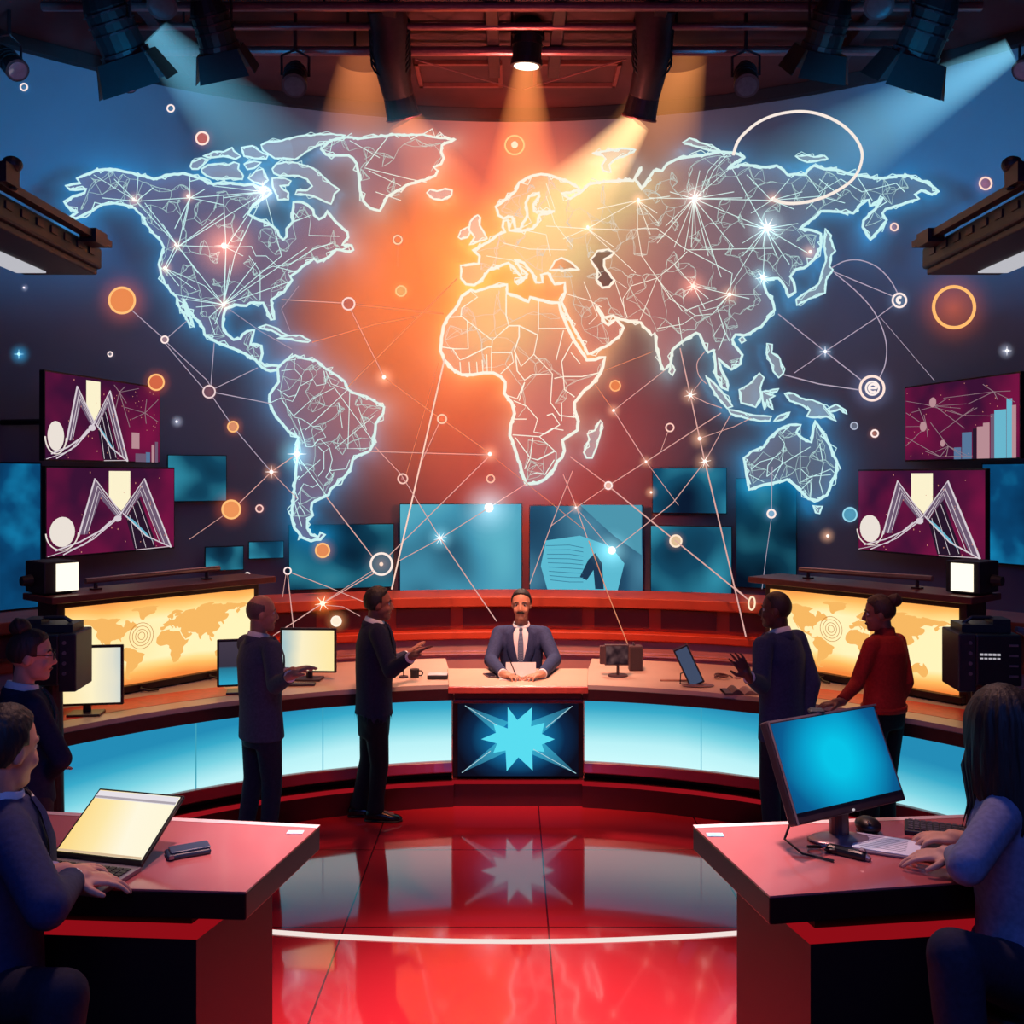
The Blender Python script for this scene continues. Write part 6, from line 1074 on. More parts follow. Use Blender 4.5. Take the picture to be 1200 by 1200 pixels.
def person(label, hc, neck, hip, Fb, Fh, el, wr, kn, an, hd, skin, hair, top, bottom, k=1.0, style='suit', seated=False, hem=-.2, tie=False, female=False, toe=None, shoe=True, hlift=(0, 0), curl=(.35, .35), thumb=(1, -1), pn=None):
    """index 0 is the person's right side, 1 the left"""
    r = thing('person', label, 'person', (hip.x, hip.y, 0)); Fb = Vector((*Fb, 0)).normalized(); S = Vector((Fb.y, -Fb.x, 0))
    up = (neck - hip).normalized(); up = (up + UP * .0).normalized(); Fw = (Fb - up * Fb.dot(up)).normalized(); S = Fw.cross(up).normalized()
    swd = (.158 if female else .182) * k; T = (neck - hip).length
    sh = [neck + S * swd * s - up * .062 * k for s in (1, -1)]; hp = [hip + S * .092 * k * s - up * .02 for s in (1, -1)]
    Fh = Vector(Fh).normalized(); Sh = Fh.cross(UP).normalized(); Uh = Sh.cross(Fh).normalized(); HR = Matrix((Sh, Fh, Uh)).transposed()
    hx = lambda x, y, z: hc + HR @ Vector((x, y, z)) * k
    # ---- body: one continuous skin
    t = MB(); e = lambda c, rad: t.ell(hx(*c), tuple(q * k for q in rad), HR, 20, 14)
    e((0, -.010, .022), (.077, .095, .097)); e((0, .022, -.035), (.064, .07, .083)); e((0, .058, -.098), (.034, .032, .026)); e((0, .03, -.085), (.05, .055, .038))
    for s in (-1, 1):
        e((s * .074, -.012, -.012), (.011, .02, .032)); e((s * .036, .064, -.04), (.024, .02, .026)); t.cap(hx(s * .05, .062, .021), hx(s * .014, .075, .023), .010 * k, .011 * k)
    t.cap(hx(0, .082, .012), hx(0, .104, -.034), .009 * k, .0135 * k)
    for s in (-1, 1): e((s * .012, .094, -.04), (.0085, .012, .0085))
    e((0, .083, -.062), (.022, .012, .007)); e((0, .08, -.074), (.019, .012, .008))
    t.cap(hx(0, -.022, -.06), neck + up * .0, .053 * k * (.88 if female else 1), .058 * k * (.9 if female else 1)); t.cap(neck, neck - up * .08 * k, .06 * k, .08 * k)
    n_ = 20; prof = [(-.1, .13, .09), (0, .14, .1), (.35, .12, .085), (.7, .145, .105), (.9, .14, .085)]
    t.loft([(hip + up * T * u, S * a * k, Fw * b * k) for u, a, b in prof])
    for i in (0, 1):
        t.cap(neck - up * .05 * k, sh[i], .055 * k, .05 * k); t.cap(sh[i], el[i], .048 * k, .036 * k); t.cap(el[i], wr[i], .038 * k, .026 * k)
        d_ = Vector(hd[i]); hand(t, wr[i], d_, Vector(pn[i]) if pn else Vector((0, 0, -1)) + Fw * .01, k, curl[i], thumb[i])
        t.cap(hp[i], kn[i], .075 * k, .05 * k); t.cap(kn[i], an[i], .05 * k, .036 * k)
        td = (Vector((*toe[i], 0)) if toe else Fb).normalized(); t.cap(an[i] - UP * .03 * k, an[i] + td * .12 * k - UP * .055 * k, .035 * k, .028 * k)
    obj('body', t, skin, r, True, remesh=.0062, smooth_it=3)
    # ---- face
    for s in (-1, 1):
        t = MB(); t.ell(hx(s * .032, .0655, .001), (.0135 * k,) * 3, HR, 14, 10); ey = obj('eye', t, pbr('eye_white', (214, 200, 196), .3), r, True)
        t = MB(); t.ell(hx(s * .032, .0768, .001), (.0068 * k, .0035 * k, .0068 * k), HR, 12, 8); obj('iris', t, pbr('iris_dark', (28, 16, 14), .2), ey, True)
        t = MB(); t.tube([hx(s * .014, .087, .022), hx(s * .032, .082, .027), hx(s * .05, .07, .02)], [.004 * k, .005 * k, .003 * k], 6); obj('eyebrow', t, hair[1], r)
    t = MB(); t.tube([hx(-.022, .083, -.068), hx(-.008, .0925, -.066), hx(.008, .0925, -.066), hx(.022, .083, -.068)], [.003 * k, .006 * k, .006 * k, .003 * k], 6); obj('lips', t, pbr('lips_' + skin.name, (120, 58, 54), .45), r)
    # ---- hair
    if hair[0]:
        def cut(x, y, z):
            """smooth hairline: positive where hair grows"""
            front = .30 - y + 1.15 * max(0, z - .30)            # forehead line climbs over the crown
            side = (z + .10) * 1.2 + max(0, .05 - y) * 2.6       # sideburn, lower behind the ear
            nape = z + .66 + .1 * abs(x)
            if hair[0] == 'fringe': return min(.40 - z + .25 * max(0, -y), .12 - y, side, z + .62)
            if hair[0] == 'bun': return min(.40 - y + 1.3 * max(0, z - .28), (z + .22) * 1.2 + max(0, -.05 - y) * 2.2, z + .60)
            if hair[0] == 'long': return min(.34 - y + 1.1 * max(0, z - .30), (z + .5) + max(0, .1 - y) * 3, z + .8)
            return min(front + (.5 if z > .72 else 0), side, nape)
        vs, fs, idx = [], [], {}; nu, nv = 110, 72; th = {'short': 1.12, 'fringe': 1.03, 'buzz': 1.018, 'bun': 1.085, 'long': 1.17}[hair[0]]
        for j in range(nv + 1):
            for i in range(nu):
                a = -PI / 2 + PI * j / nv; x, y, z = math.cos(a) * math.cos(2 * PI * i / nu), math.cos(a) * math.sin(2 * PI * i / nu), math.sin(a); cv = cut(x, y, z)
                wv = 1 + (.022 * noise.noise(Vector((x * 6, y * 6, z * 3))) + .012 * noise.noise(Vector((x * 16, y * 16, z * 5))) if hair[0] not in ('buzz', 'fringe') else 0); q = 1 + (th - 1) * min(1, .25 + max(0, cv) * 4); q *= wv
                idx[(i, j)] = (len(vs), cv > 0); vs.append(hx(x * .077 * q, -.010 + y * .094 * q, .022 + z * .096 * q))
        for j in range(nv):
            for i in range(nu):
                c4 = [idx[(i, j)], idx[((i + 1) % nu, j)], idx[((i + 1) % nu, j + 1)], idx[(i, j + 1)]]
                if all(c_[1] for c_ in c4): fs.append(tuple(c_[0] for c_ in c4))
        used = sorted({i for f in fs for i in f}); mp = {o_: n for n, o_ in enumerate(used)}; inn = hx(0, -.01, .022)
        t = MB(); no_ = len(used); ov = [vs[o_] for o_ in used]; iv = [inn + (p - inn) * (.955 / th) for p in ov]; F2 = [tuple(mp[i] for i in f) for f in fs]; edges = {}
        for f in F2:
            for a, b in zip(f, f[1:] + f[:1]): edges[(a, b)] = 1
        rimf = [(b, a, a + no_, b + no_) for a, b in edges if (b, a) not in edges]
        t._add(ov + iv, F2 + [tuple(i + no_ for i in reversed(f)) for f in F2] + rimf)
        ho = obj('hair', t, hair[1], r, True)
        if hair[0] == 'bun':
            bd = hair[2]; t = MB(); c = hx(*bd); t.ell(c, (.046 * k, .05 * k, .044 * k), HR, 20, 14); t.torus(c, .036 * k, .016 * k, HR @ Matrix.Rotation(.5, 3, 'X'), 24, 8); t.torus(c, .028 * k, .018 * k, HR @ Matrix.Rotation(1.2, 3, 'X'), 24, 8); obj('bun', t, hair[1], ho, True)
        if hair[0] == 'long':
            t = MB(); na, nz = 44, 20; o_, i_ = [], []
            for jz in range(nz + 1):
                v_ = jz / nz; z = .131 - .40 * v_
                for ia in range(na + 1):
                    g = math.radians(-128 + 256 * ia / na); w_ = 1 + .05 * math.sin(ia * 1.9 + jz * .25) + .03 * math.sin(ia * 4.1); rx, ry = .088 + .018 * math.sin(v_ * 2.2), .108 + .012 * math.sin(v_ * 2.0); cc = math.sqrt(max(.02, 1 - ((z - .022) / .113) ** 2)) if z > .022 else 1.0; rx *= cc; ry *= cc; zz = z if z > -.02 else -.02 + (z + .02) * (.40 + .60 * max(0, math.cos(g * .72)) + .1 * math.sin(ia * 1.3))
                    x, y = math.sin(g) * rx * w_, -math.cos(g) * ry * w_ - .012; o_.append(hx(x, y, zz)); i_.append(hx(x * .78, y * .78, zz))
            n1 = na + 1; nn = len(o_); fs2 = []
            for jz in range(nz):
                for ia in range(na): q = jz * n1 + ia; fs2 += [(q, q + 1, q + n1 + 1, q + n1), (nn + q, nn + q + n1, nn + q + n1 + 1, nn + q + 1)]
                fs2 += [(jz * n1, jz * n1 + n1, nn + jz * n1 + n1, nn + jz * n1), (jz * n1 + na, nn + jz * n1 + na, nn + jz * n1 + n1 + na, jz * n1 + n1 + na)]
            for ia in range(na): q = nz * n1 + ia; fs2 += [(q, q + 1, nn + q + 1, nn + q), (ia, nn + ia, nn + ia + 1, ia + 1)]
            t._add(o_ + i_, fs2); obj('hair_curtain', t, hair[1], ho, True); rnd = random.Random(5)
            for q in range(7):
                x0 = -.082 - .006 * rnd.random(); y0 = .02 + .012 * q / 2; t = MB(); t.tube([hx(x0, y0, -.0 - .012 * q), hx(x0 - .012, y0 + .004, -.1), hx(x0 - .008, y0 + .012 * rnd.random(), -.2), hx(x0 - .012 - .02 * rnd.random(), y0 + .02, -.27 - .04 * rnd.random())], [.006 * k, .006 * k, .004 * k, .001 * k], 6); obj('hair_strand', t, hair[1], ho, True)
    # ---- clothes
    ringp = [(hem / .5, .175, .128), (0, .172, .13), (.3, .152, .118), (.55, .165, .128), (.78, .178, .128), (.93, .15, .1), (1.0, .085, .075)]
    if style == 'suit' and not female: ringp = [(hem / .5, .19, .14), (-.05, .185, .138), (.25, .168, .13), (.5, .176, .136), (.76, .19, .136), (.92, .165, .108), (1.0, .09, .08)]
    def rp(u):
        for (u0, a0, b0), (u1, a1, b1) in zip(ringp, ringp[1:]):
            if u <= u1: w_ = (u - u0) / (u1 - u0); return a0 + (a1 - a0) * w_, b0 + (b1 - b0) * w_
        return ringp[-1][1:]
    def tp(u, deg, off=0.0):
        a, b = rp(u); g = math.radians(deg); return hip + up * T * u + S * (a + off) * k * math.sin(g) + Fw * (b + off) * k * math.cos(g)
    t = MB(); t.loft([(hip + up * T * u, S * a * k, Fw * b * k) for u, a, b in ringp], 28)
    sl = (.068, .058, .05, .043) if not female else (.056, .05, .043, .036)
    cuff = []
    for i in (0, 1):
        ce = wr[i] + (el[i] - wr[i]).normalized() * .015; cuff.append(ce); t.cap(neck - up * .045 * k + S * (1, -1)[i] * .04 * k, sh[i], .062 * k * (.9 if female else 1), sl[0] * k); t.cap(sh[i], el[i], sl[0] * k, sl[1] * k); t.cap(el[i], ce + (el[i] - ce).normalized() * .03, sl[1] * k, sl[3] * k); t.cyl(ce + (el[i] - ce).normalized() * .05, ce, sl[3] * 1.02 * k, sl[3] * 1.06 * k, 14)
    jk = obj('jacket' if style == 'suit' else 'sweater', t, top, r, True, remesh=.011, smooth_it=5)
    if style == 'suit':
        # creases pressed into the sleeves, lapels, shirt, collar
        t = MB()
        vgrid = []
        for q in range(9):
            u = .42 + .58 * q / 8; w_ = 3 + 21 * q / 8; vgrid += [tp(u, g, .012 + .004 * (q == 0)) for g in (-w_, -w_ / 2, 0, w_ / 2, w_)]
        t._add(vgrid, [(q * 5 + i, q * 5 + i + 1, q * 5 + 6 + i, q * 5 + 5 + i) for q in range(8) for i in range(4)]); so = obj('shirt_front', t, pbr('shirt_white', (226, 222, 226), .7, var=.04), r, True)
        for s in (-1, 1):
            t = MB(); vg = []
            for q in range(9):
                u = .40 + .6 * q / 8; w_ = 2 + 22 * q / 8; wd = (6 + 16 * math.sin(PI * min(1, (q + .6) / 8.6))) ; vg += [tp(u, s * w_, .02), tp(u, s * (w_ + wd * .5), .024), tp(u, s * (w_ + wd), .012)]
            t._add(vg, [(q * 3 + i, q * 3 + i + 1, q * 3 + 4 + i, q * 3 + 3 + i) for q in range(8) for i in range(2)]); obj('lapel', t, top, jk, True)
        cl = [(math.cos(a), math.sin(a)) for a in [PI * 2 * i / 22 for i in range(22)]]
        t = MB(); t.loft([(neck + up * z * k + Fw * f_ * k, S * a * k, Fw * a * 1.04 * k + up * tl * k) for z, f_, a, tl in ((-.035, 0, .085, -.02), (.008, .0, .073, -.02), (.032, .004, .066, -.02), (.033, .004, .061, -.02), (.0, .0, .06, -.02))], 22); obj('shirt_collar', t, pbr('shirt_white', (226, 222, 226), .7, var=.04), r, True)
        t = MB(); t.loft([(neck + up * z * k - Fw * .008 * k, S * a * k, Fw * a * k - up * .024 * k) for z, a in ((-.07, .094), (-.025, .085), (.002, .0765), (.001, .073), (-.05, .07))], 22); obj('jacket_collar', t, top, jk, True)
        for i in (0, 1):
            d_ = (wr[i] - el[i]).normalized(); t = MB(); t.cyl(cuff[i] - d_ * .005, cuff[i] + d_ * .014, sl[3] * .92 * k, sl[3] * .85 * k, 16); obj('shirt_cuff', t, pbr('shirt_white', (226, 222, 226), .7, var=.04), r)
        if tie:
            t = MB(); t.ell(tp(.985, 0, .022), (.016 * k, .012 * k, .017 * k)); vg = []
            for u, w_ in ((.97, 4.5), (.8, 6.5), (.6, 7), (.45, 7.5), (.4, 2)): vg += [tp(u, -w_, .018), tp(u, 0, .024), tp(u, w_, .018)]
            t._add(vg, [(q * 3 + i, q * 3 + i + 1, q * 3 + 4 + i, q * 3 + 3 + i) for q in range(4) for i in range(2)])
            m, nt, out = newmat('tie_pattern'); b = N(nt, 'ShaderNodeBsdfPrincipled'); tc = N(nt, 'ShaderNodeTexCoord'); ch = N(nt, 'ShaderNodeTexChecker'); ch.inputs['Scale'].default_value = 90; ch.inputs['Color1'].default_value = (*s2l((40, 58, 96)), 1); ch.inputs['Color2'].default_value = (*s2l((122, 134, 160)), 1)
            nt.links.new(tc.outputs['Object'], ch.inputs['Vector']); nt.links.new(ch.outputs[0], b.inputs['Base Color']); nt.links.new(b.outputs[0], out.inputs['Surface']); obj('necktie', t, m, r, True, fix=False)
    elif style == 'turtle':
        t = MB(); t.loft([(neck + up * z * k, S * a * k, Fw * a * k) for z, a in ((-.05, .095), (0, .07), (.045, .062), (.05, .055), (0, .05))], 22); obj('turtleneck', t, top, r, True)
        t = MB(); t.loft([(hip + up * T * u, S * (a + .006) * k, Fw * (b + .006) * k) for u, a, b in ((hem / .5 + .0, .172, .128), (hem / .5 + .07, .174, .13), (hem / .5 + .075, .16, .12), (hem / .5, .16, .118))], 28); obj('waistband', t, top, jk, True)
    t = MB()
    t.loft([(hip + up * T * u, S * a * k, Fw * b * k) for u, a, b in ((-.22, .15, .112), (0, .165, .122), (.22, .15, .112))], 24)
    for i in (0, 1):
        t.cap(hp[i], kn[i], .094 * k, .07 * k); t.cap(kn[i], an[i] + (kn[i] - an[i]).normalized() * .05, .07 * k, .058 * k); t.cyl(an[i] + (kn[i] - an[i]).normalized() * .08, an[i] - (kn[i] - an[i]).normalized() * .02, .06 * k, .068 * k, 16)
    obj('trousers', t, bottom, r, True, remesh=.012, smooth_it=4)
    if shoe:
        for i in (0, 1):
            td = (Vector((*toe[i], 0)) if toe else Fb).normalized(); sd = Vector((td.y, -td.x, 0)); a0 = an[i]; zf = a0.z - .09 * k; c = Vector((a0.x, a0.y, zf)); t = MB()
            t.loft([(c + td * x * k + UP * h_ * k, sd * w_ * k, UP * v_ * k) for x, h_, w_, v_ in ((-.075, .035, .022, .03), (-.06, .042, .036, .04), (-.01, .045, .04, .043), (.06, .04, .043, .038), (.12, .03, .045, .028), (.17, .024, .036, .022), (.195, .02, .014, .014))], 16); so = obj('shoe', t, pbr('shoe_black', (20, 14, 18), .25), r, True)
            t = MB(); t.loft([(c + td * x * k + UP * .009 * k, sd * w_ * k, UP * .009 * k) for x, w_ in ((-.08, .02), (-.06, .036), (0, .04), (.06, .044), (.12, .047), (.17, .038), (.2, .014))], 12); obj('sole', t, M_BLK, so)
    return r, hx, tp
def stool(label, c, zt, zb):
    r = thing('stool', label, 'stool', (c.x, c.y, zb)); t = MB(); t.cyl((c.x, c.y, zt - .06), (c.x, c.y, zt), .19, .18, 24); obj('seat', t, pbr('stool_black', (18, 14, 18), .5), r, bevel=.01)
    t = MB(); t.cyl((c.x, c.y, zb + .02), (c.x, c.y, zt - .06), .03, .03, 12); obj('post', t, M_RIG, r); t = MB(); t.cyl((c.x, c.y, zb), (c.x, c.y, zb + .025), .22, .2, 24); obj('base', t, M_RIG, r)
NAVY = cloth('suit_navy', (46, 54, 92)); NAVY2 = cloth('suit_midnight', (34, 36, 62)); GREY = cloth('suit_grey', (64, 66, 94)); TRO = cloth('trousers_dark', (26, 28, 48)); RED = cloth('sweater_red', (176, 40, 34)); BLUEGREY = cloth('sweater_bluegrey', (120, 128, 160)); BLKT = cloth('trousers_black', (20, 16, 24))
SK_D = skinmat('skin_brown', (150, 92, 74)); SK_M = skinmat('skin_tan', (196, 138, 112)); SK_L = skinmat('skin_light', (214, 154, 130)); SK_X = skinmat('skin_deep', (96, 56, 46))
H_BLK = hairmat('hair_black', (26, 18, 20)); H_BRN = hairmat('hair_brown', (62, 36, 30)); H_GRY = hairmat('hair_greybrown', (104, 78, 72)); H_STB = hairmat('hair_stubble', (48, 28, 26))
def legs(hip, S, kpx, k_, sgn): pass
def standing(neck, hip, Fb, ank, k, bend=.03):
    """knees between hip and ankle, pushed slightly forward"""
    Fw = Vector((*Fb, 0)).normalized(); S = Vector((Fw.y, -Fw.x, 0)); hp = [hip + S * .09 * s for s in (1, -1)]
    return [h_.lerp(a, .5) + Fw * bend for h_, a in zip(hp, ank)]
def shoulders(neck, hip, Fb, k=1.0, fem=False):
    F_ = Vector((*Fb, 0)).normalized(); up = (neck - hip).normalized(); Fw = (F_ - up * F_.dot(up)).normalized(); S = Fw.cross(up).normalized(); w_ = (.158 if fem else .182) * k
    return [neck + S * w_ * s - up * .062 * k for s in (1, -1)]
def arm(s0, e, w_, k=1.0, fem=False):
    E = e if isinstance(e, Vector) else place(e[0], e[1], s0, (.275 if fem else .295) * k, e[2]); Wt = w_ if isinstance(w_, Vector) else place(w_[0], w_[1], E, (.235 if fem else .25) * k, w_[2])
    L = (.235 if fem else .25) * k
    return E, Wt
# seated presenter ---------------------------------------------------
hip = P(611, 812, 8.66); neck = P(611, 734, 8.66); Fb = (-.05, -1); sh = shoulders(neck, hip, Fb, 1.06)
w0, w1 = G(590, 790, 1.015), G(635, 790, 1.015); e0 = place(575, 774, sh[0], .30, -1); e1 = place(650, 773, sh[1], .30, -1)
kn = [Vector((hip.x + s * .12, 8.24, .66)) for s in (-1, 1)]; an = [Vector((k_.x, 8.3, .29)) for k_ in kn]
for k_ in kn: k_.y = 8.62 - .2
_, hx, tp = person('seated moustached presenter in a dark suit and patterned tie behind the podium', P(611, 708, 8.63), neck, hip, Fb, (-.1, -1, -.02), [e0, e1], [w0, w1], [Vector((hip.x - .14, 8.5, .72)), Vector((hip.x + .14, 8.5, .72))], [Vector((hip.x - .14, 8.55, .3)), Vector((hip.x + .14, 8.55, .3))], [(.75, -.55, -.02), (-.75, -.55, -.02)], SK_M, ('short', H_BLK), NAVY, TRO, k=1.06, hem=-.04, tie=True, seated=True, curl=(.55, .4), thumb=(1, -1), toe=[(0, -1), (0, -1)])
pr = _; t = MB(); t.tube([hx(-.03, .088, -.06), hx(-.012, .1, -.052), hx(0, .102, -.05), hx(.012, .1, -.052), hx(.03, .088, -.06)], [.005, .009, .008, .009, .005], 8); obj('moustache', t, H_BLK, pr)
stool('black stool under the seated presenter', hip, hip.z - .1, 0.0)
t = MB(); t.box((hip.x, 8.5, .1), (.5, .34, .2)); tag(obj('foot_rest', t, M_DBLK), 'low black step under the seated presenter behind the podium', 'step')
c = w0 + Vector((.1, -.045, .0)); t = MB(); t.cyl(c, c + Vector((-.05, .03, .12)), .005, .004, 8); r = tag(obj('pen', t, pbr('pen_dark', (40, 28, 36), .3)), 'thin dark pen in the right hand of the presenter', 'pen')
# balding man, left -------------------------------------------------
def stand(label, head, neck_, hip_, d, Fb, Fh, elb, wri, feet, hd, skin, hair, top, bottom, k=1.0, fem=False, hdd=0.0, **kw):
    neck = P(*neck_, d); hip = P(*hip_, d); sh = shoulders(neck, hip, Fb, k, fem); E, Wr = [], []
    for i in (0, 1): e, w_ = arm(sh[i], elb[i], wri[i], k, fem); E.append(e); Wr.append(w_)
    an = [Vector((G(*f, 0).x, G(*f, 0).y, .09 * k)) for f in feet]
    return person(label, P(*head, d + hdd), neck, hip, Fb, Fh, E, Wr, standing(neck, hip, Fb, an, k), an, hd, skin, hair, top, bottom, k=k, female=fem, **kw)
stand('balding man in a grey suit standing at the left with hands raised before him', (307, 718), (303, 747), (306, 850), 6.85, (.75, .66), (.9, .42, -.05), [(323, 803, -1), (312, 800, 1)], [(341, 792, -1), (338, 788, -1)], [(315, 996), (287, 990)], [(.85, .1, .45), (.9, .1, .3)], SK_M, ('fringe', H_GRY), GREY, cloth('trousers_grey', (36, 38, 60)), k=1.04, hem=-.07, curl=(.4, .4), thumb=(-1, 1))
stand('dark-haired man in a midnight suit gesturing toward the presenter', (444, 707), (439, 730), (438, 838), 7.42, (.95, .3), (.97, .22, -.04), [(458, 786, -1), (452, 783, 1)], [(482, 770, -1), (477, 768, 1)], [(440, 962), (420, 957)], [(.8, -.1, .55), (.75, .1, .7)], SK_D, ('short', H_BLK), NAVY2, cloth('trousers_midnight', (18, 18, 30)), k=1.03, hem=.02, curl=(.2, .25), thumb=(-1, 1), toe=[(1, -.05), (1, .1)])
stand('shaven-headed man in a navy suit standing at the right with one palm up', (909, 714), (914, 742), (917, 850), 6.85, (-.62, .78), (-.88, .42, -.03), [(952, 800, 1), (892, 803, -1)], [(943, 850, 1), (877, 793, -1)], [(922, 990), (905, 998)], [(0, .3, -1), (-.5, -.05, .85)], SK_X, ('buzz', H_STB), NAVY, TRO, k=1.06, hem=-.07, curl=(.4, .25), thumb=(1, 1), pn=[(-1, 0, 0), (-.4, .9, 0)])
stand('woman in a red high-necked sweater with a hair bun at the right', (1030, 718), (1037, 743), (1036, 832), 6.5, (-.6, .8), (-.92, .36, -.12), [(1064, 806, 1), (1003, 804, -1)], [(1050, 832, 1), (984, 823, -1)], [(1040, 1016), (1020, 1022)], [(-.6, .5, -.4), (-.95, -.05, -.12)], SK_D, ('bun', H_BRN, (0, -.108, .075)), RED, BLKT, k=.98, fem=True, style='turtle', hem=.0, curl=(.4, .3), thumb=(1, 1))
_, hx, tp = stand('woman with a loose bun and glasses in a dark jacket at the left edge', (37, 767), (26, 808), (30, 935), 5.0, (.72, .69), (.92, .36, -.08), [(74, 893, -1), (5, 890, 1)], [(52, 915, 1), (42, 905, 1)], [(45, 1150), (15, 1140)], [(-.5, .6, .1), (.6, .5, .1)], SK_L, ('bun', H_BRN, (0, -.06, .128)), NAVY2, cloth('trousers_plum', (62, 44, 54)), k=1.06, fem=True, hem=-.02)
t = MB()
for s in (-1, 1): t.torus(hx(s * .034, .1, .0), .021, .0022, Matrix.Rotation(math.atan2(-.92, .36), 3, 'Z'), 20, 5); t.tube([hx(s * .056, .094, .004), hx(s * .076, .03, .008), hx(s * .078, -.01, .004)], .0024, 5)
t.tube([hx(-.013, .104, .004), hx(.013, .104, .004)], .0022, 5); obj('eyeglasses', t, pbr('glasses_frame', (30, 20, 24), .3), _)
def seat(label, head, neck_, hip_, d, Fb, Fh, elb, wri, knee, hd, skin, hair, top, bottom, k=1.0, fem=False, **kw):
    neck = P(*neck_, d); hip = P(*hip_, d); sh = shoulders(neck, hip, Fb, k, fem); E, Wr = [], []
    for i in (0, 1): e, w_ = arm(sh[i], elb[i], wri[i], k, fem); E.append(e); Wr.append(w_)
    F_ = Vector((*Fb, 0)).normalized(); S = Vector((F_.y, -F_.x, 0)); kn, an = [], []
    for i, s in ((0, 1), (1, -1)):
        q = place(knee[i][0], knee[i][1], hip + S * .09 * s, .43, knee[i][2]); kn.append(q); an.append(Vector((q.x, q.y, RZ + .09)) - F_ * .06)
    return person(label, P(*head, d), neck, hip, Fb, Fh, E, Wr, kn, an, hd, skin, hair, top, bottom, k=k, female=fem, seated=True, **kw), hip
_, hip = seat('dark-haired man in a navy jacket seated in the lower left corner typing on the laptop', (6, 876), (-4, 934), (-8, 1150), 2.86, (.78, .62), (.40, .9, -.14), [(55, 1064, -1), (25, 1050, 1)], [G(84, 1032, 1.452), G(62, 1024, 1.452)], [(72, 1168, -1), (60, 1150, 1)], [(.9, .38, -.08), (.85, .5, -.06)], SK_L, ('short', H_BLK), NAVY, cloth('trousers_navy', (30, 32, 52)), k=1.0, hem=-.02, curl=(.45, .45), thumb=(-1, 1))
stool('black stool under the seated man with the laptop', hip, hip.z - .11, RZ)
_, hip = seat('long-haired woman in a blue-grey sweater seated at the lower right corner', (1174, 855), (1186, 912), (1200, 1122), 2.86, (-.78, .62), (-.22, .96, -.16), [(1180, 1010, 1), (1132, 1016, -1)], [G(1128, 984, 1.445), G(1120, 1003, 1.45)], [(1130, 1108, 1), (1118, 1120, -1)], [(-.85, .45, -.06), (-.9, .35, -.08)], SK_L, ('long', hairmat('hair_darkbrown', (30, 18, 18))), BLUEGREY, cloth('trousers_slate', (40, 42, 62)), k=1.0, fem=True, style='turtle', hem=.02, curl=(.45, .4), thumb=(-1, 1))
stool('black stool under the long-haired seated woman', hip, hip.z - .11, RZ)
# ================================================================== CAMERA, LIGHT
cam = bpy.data.cameras.new('camera'); cam.sensor_width = 36; cam.lens = F_PX / 1200 * 36; cam.shift_y = (600 - YH) / 1200 * -1
co = bpy.data.objects.new('camera', cam); C.objects.link(co); co.location = (0, 0, H); co.rotation_euler = (PI / 2, 0, 0); bpy.context.scene.camera = co
w = bpy.data.worlds.new('world'); bpy.context.scene.world = w; w.use_nodes = True
w.node_tree.nodes['Background'].inputs[0].default_value = (.012, .014, .026, 1); w.node_tree.nodes['Background'].inputs[1].default_value = 1.0
def aim(o, tgt): o.rotation_euler = (Vector(tgt) - o.location).to_track_quat('-Z', 'Y').to_euler()
def spotl(loc, tgt, rgb, power, deg, blend=1.0, size=.2):
    l = bpy.data.lights.new('spot_lamp', 'SPOT'); l.color = s2l(rgb); l.energy = power; l.spot_size = math.radians(deg); l.spot_blend = blend; l.shadow_soft_size = size
    o = bpy.data.objects.new('spot_lamp', l); C.objects.link(o); o.location = loc; aim(o, tgt); return o
def areal(loc, tgt, rgb, power, sx, sy):
    l = bpy.data.lights.new('area_lamp', 'AREA'); l.color = s2l(rgb); l.energy = power; l.shape = 'RECTANGLE'; l.size = sx; l.size_y = sy
    o = bpy.data.objects.new('area_lamp', l); C.objects.link(o); o.location = loc; aim(o, tgt); return o
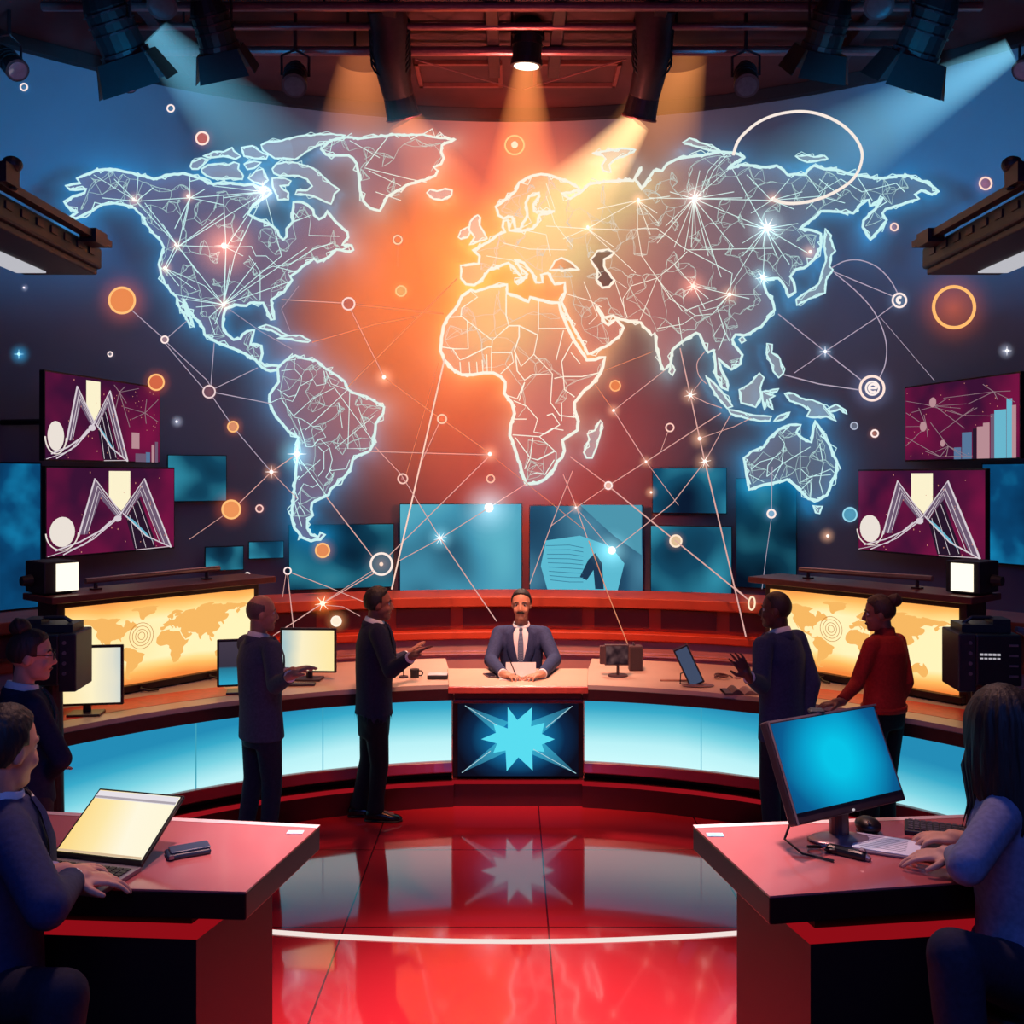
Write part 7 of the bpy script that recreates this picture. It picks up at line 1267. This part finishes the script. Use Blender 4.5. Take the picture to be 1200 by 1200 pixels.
def wallp(px, py):
    k = (px - 600) / F_PX; A = 1 + k * k; d = (2 * WC[1] + math.sqrt(4 * WC[1] ** 2 - 4 * A * (WC[1] ** 2 - WR ** 2))) / (2 * A); return P(px, py, d)
# wall washes
spotl((-.3, 10.9, 6.0), wallp(505, 370), (255, 112, 12), 2000, 74)
spotl((.2, 11.4, 6.6), wallp(590, 215), (255, 84, 24), 800, 70)
spotl((.7, 11.2, 6.6), wallp(690, 250), (255, 190, 110), 330, 44)
spotl((.1, 11.2, 2.6), wallp(620, 520), (235, 66, 30), 640, 100)
for s in (-1, 1):
    spotl((s * 2.6, 8.6, 5.3), wallp(600 + s * 590, 110), (0, 132, 186), 1050, 70)
    spotl((s * 3.0, 8.8, 5.4), wallp(600 + s * 330, 200), (6, 116, 170), 300, 80)
    spotl((s * 2.6, 8.2, 4.0), wallp(600 + s * 430, 380), (50, 80, 160), 40, 70)
# ceiling glow
spotl((0.1, 11.6, 5.2), (0.1, 12.2, CZ), (255, 140, 120), 330, 120)
# desk keys
spotl((0, 5.4, 6.9), (0, 8.5, .97), (255, 222, 200), 1500, 29, size=.3)
spotl((0, 10.9, 6.4), (0, 8.5, .97), (255, 226, 204), 1500, 30, size=.4)
for s in (-1, 1): spotl((s * 2.2, 5.6, 6.6), (s * 2.5, 7.5, .97), (255, 170, 140), 420, 30, size=.4)
spotl((0, 6.2, 6.6), (0, 10.0, 1.1), (255, 140, 96), 1900, 60)
# rim light from behind
for s in (-1, 1): spotl((s * 1.6, 10.2, 6.2), (s * 1.4, 6.8, 1.2), (255, 160, 120), 300, 36)
# red floor pool and front desks
spotl((0, 2.8, 6.8), (0, 4.1, 0), (255, 225, 225), 4600, 32)
for s in (-1, 1): spotl((s * .9, 5.2, 5.6), (s * 1.2, 3.15, 1.4), (255, 190, 180), 420, 34)
# gentle fill from the camera side
areal((0, -.5, 5.0), (0, 7, 1.2), (90, 130, 255), 75, 3, 2)
sc_ = bpy.context.scene
sc_.view_settings.view_transform = 'Standard'; sc_.view_settings.look = 'None'
sc_.cycles.transparent_max_bounces = 48; sc_.cycles.max_bounces = 6; sc_.cycles.use_denoising = True; sc_.cycles.sample_clamp_indirect = 4.0
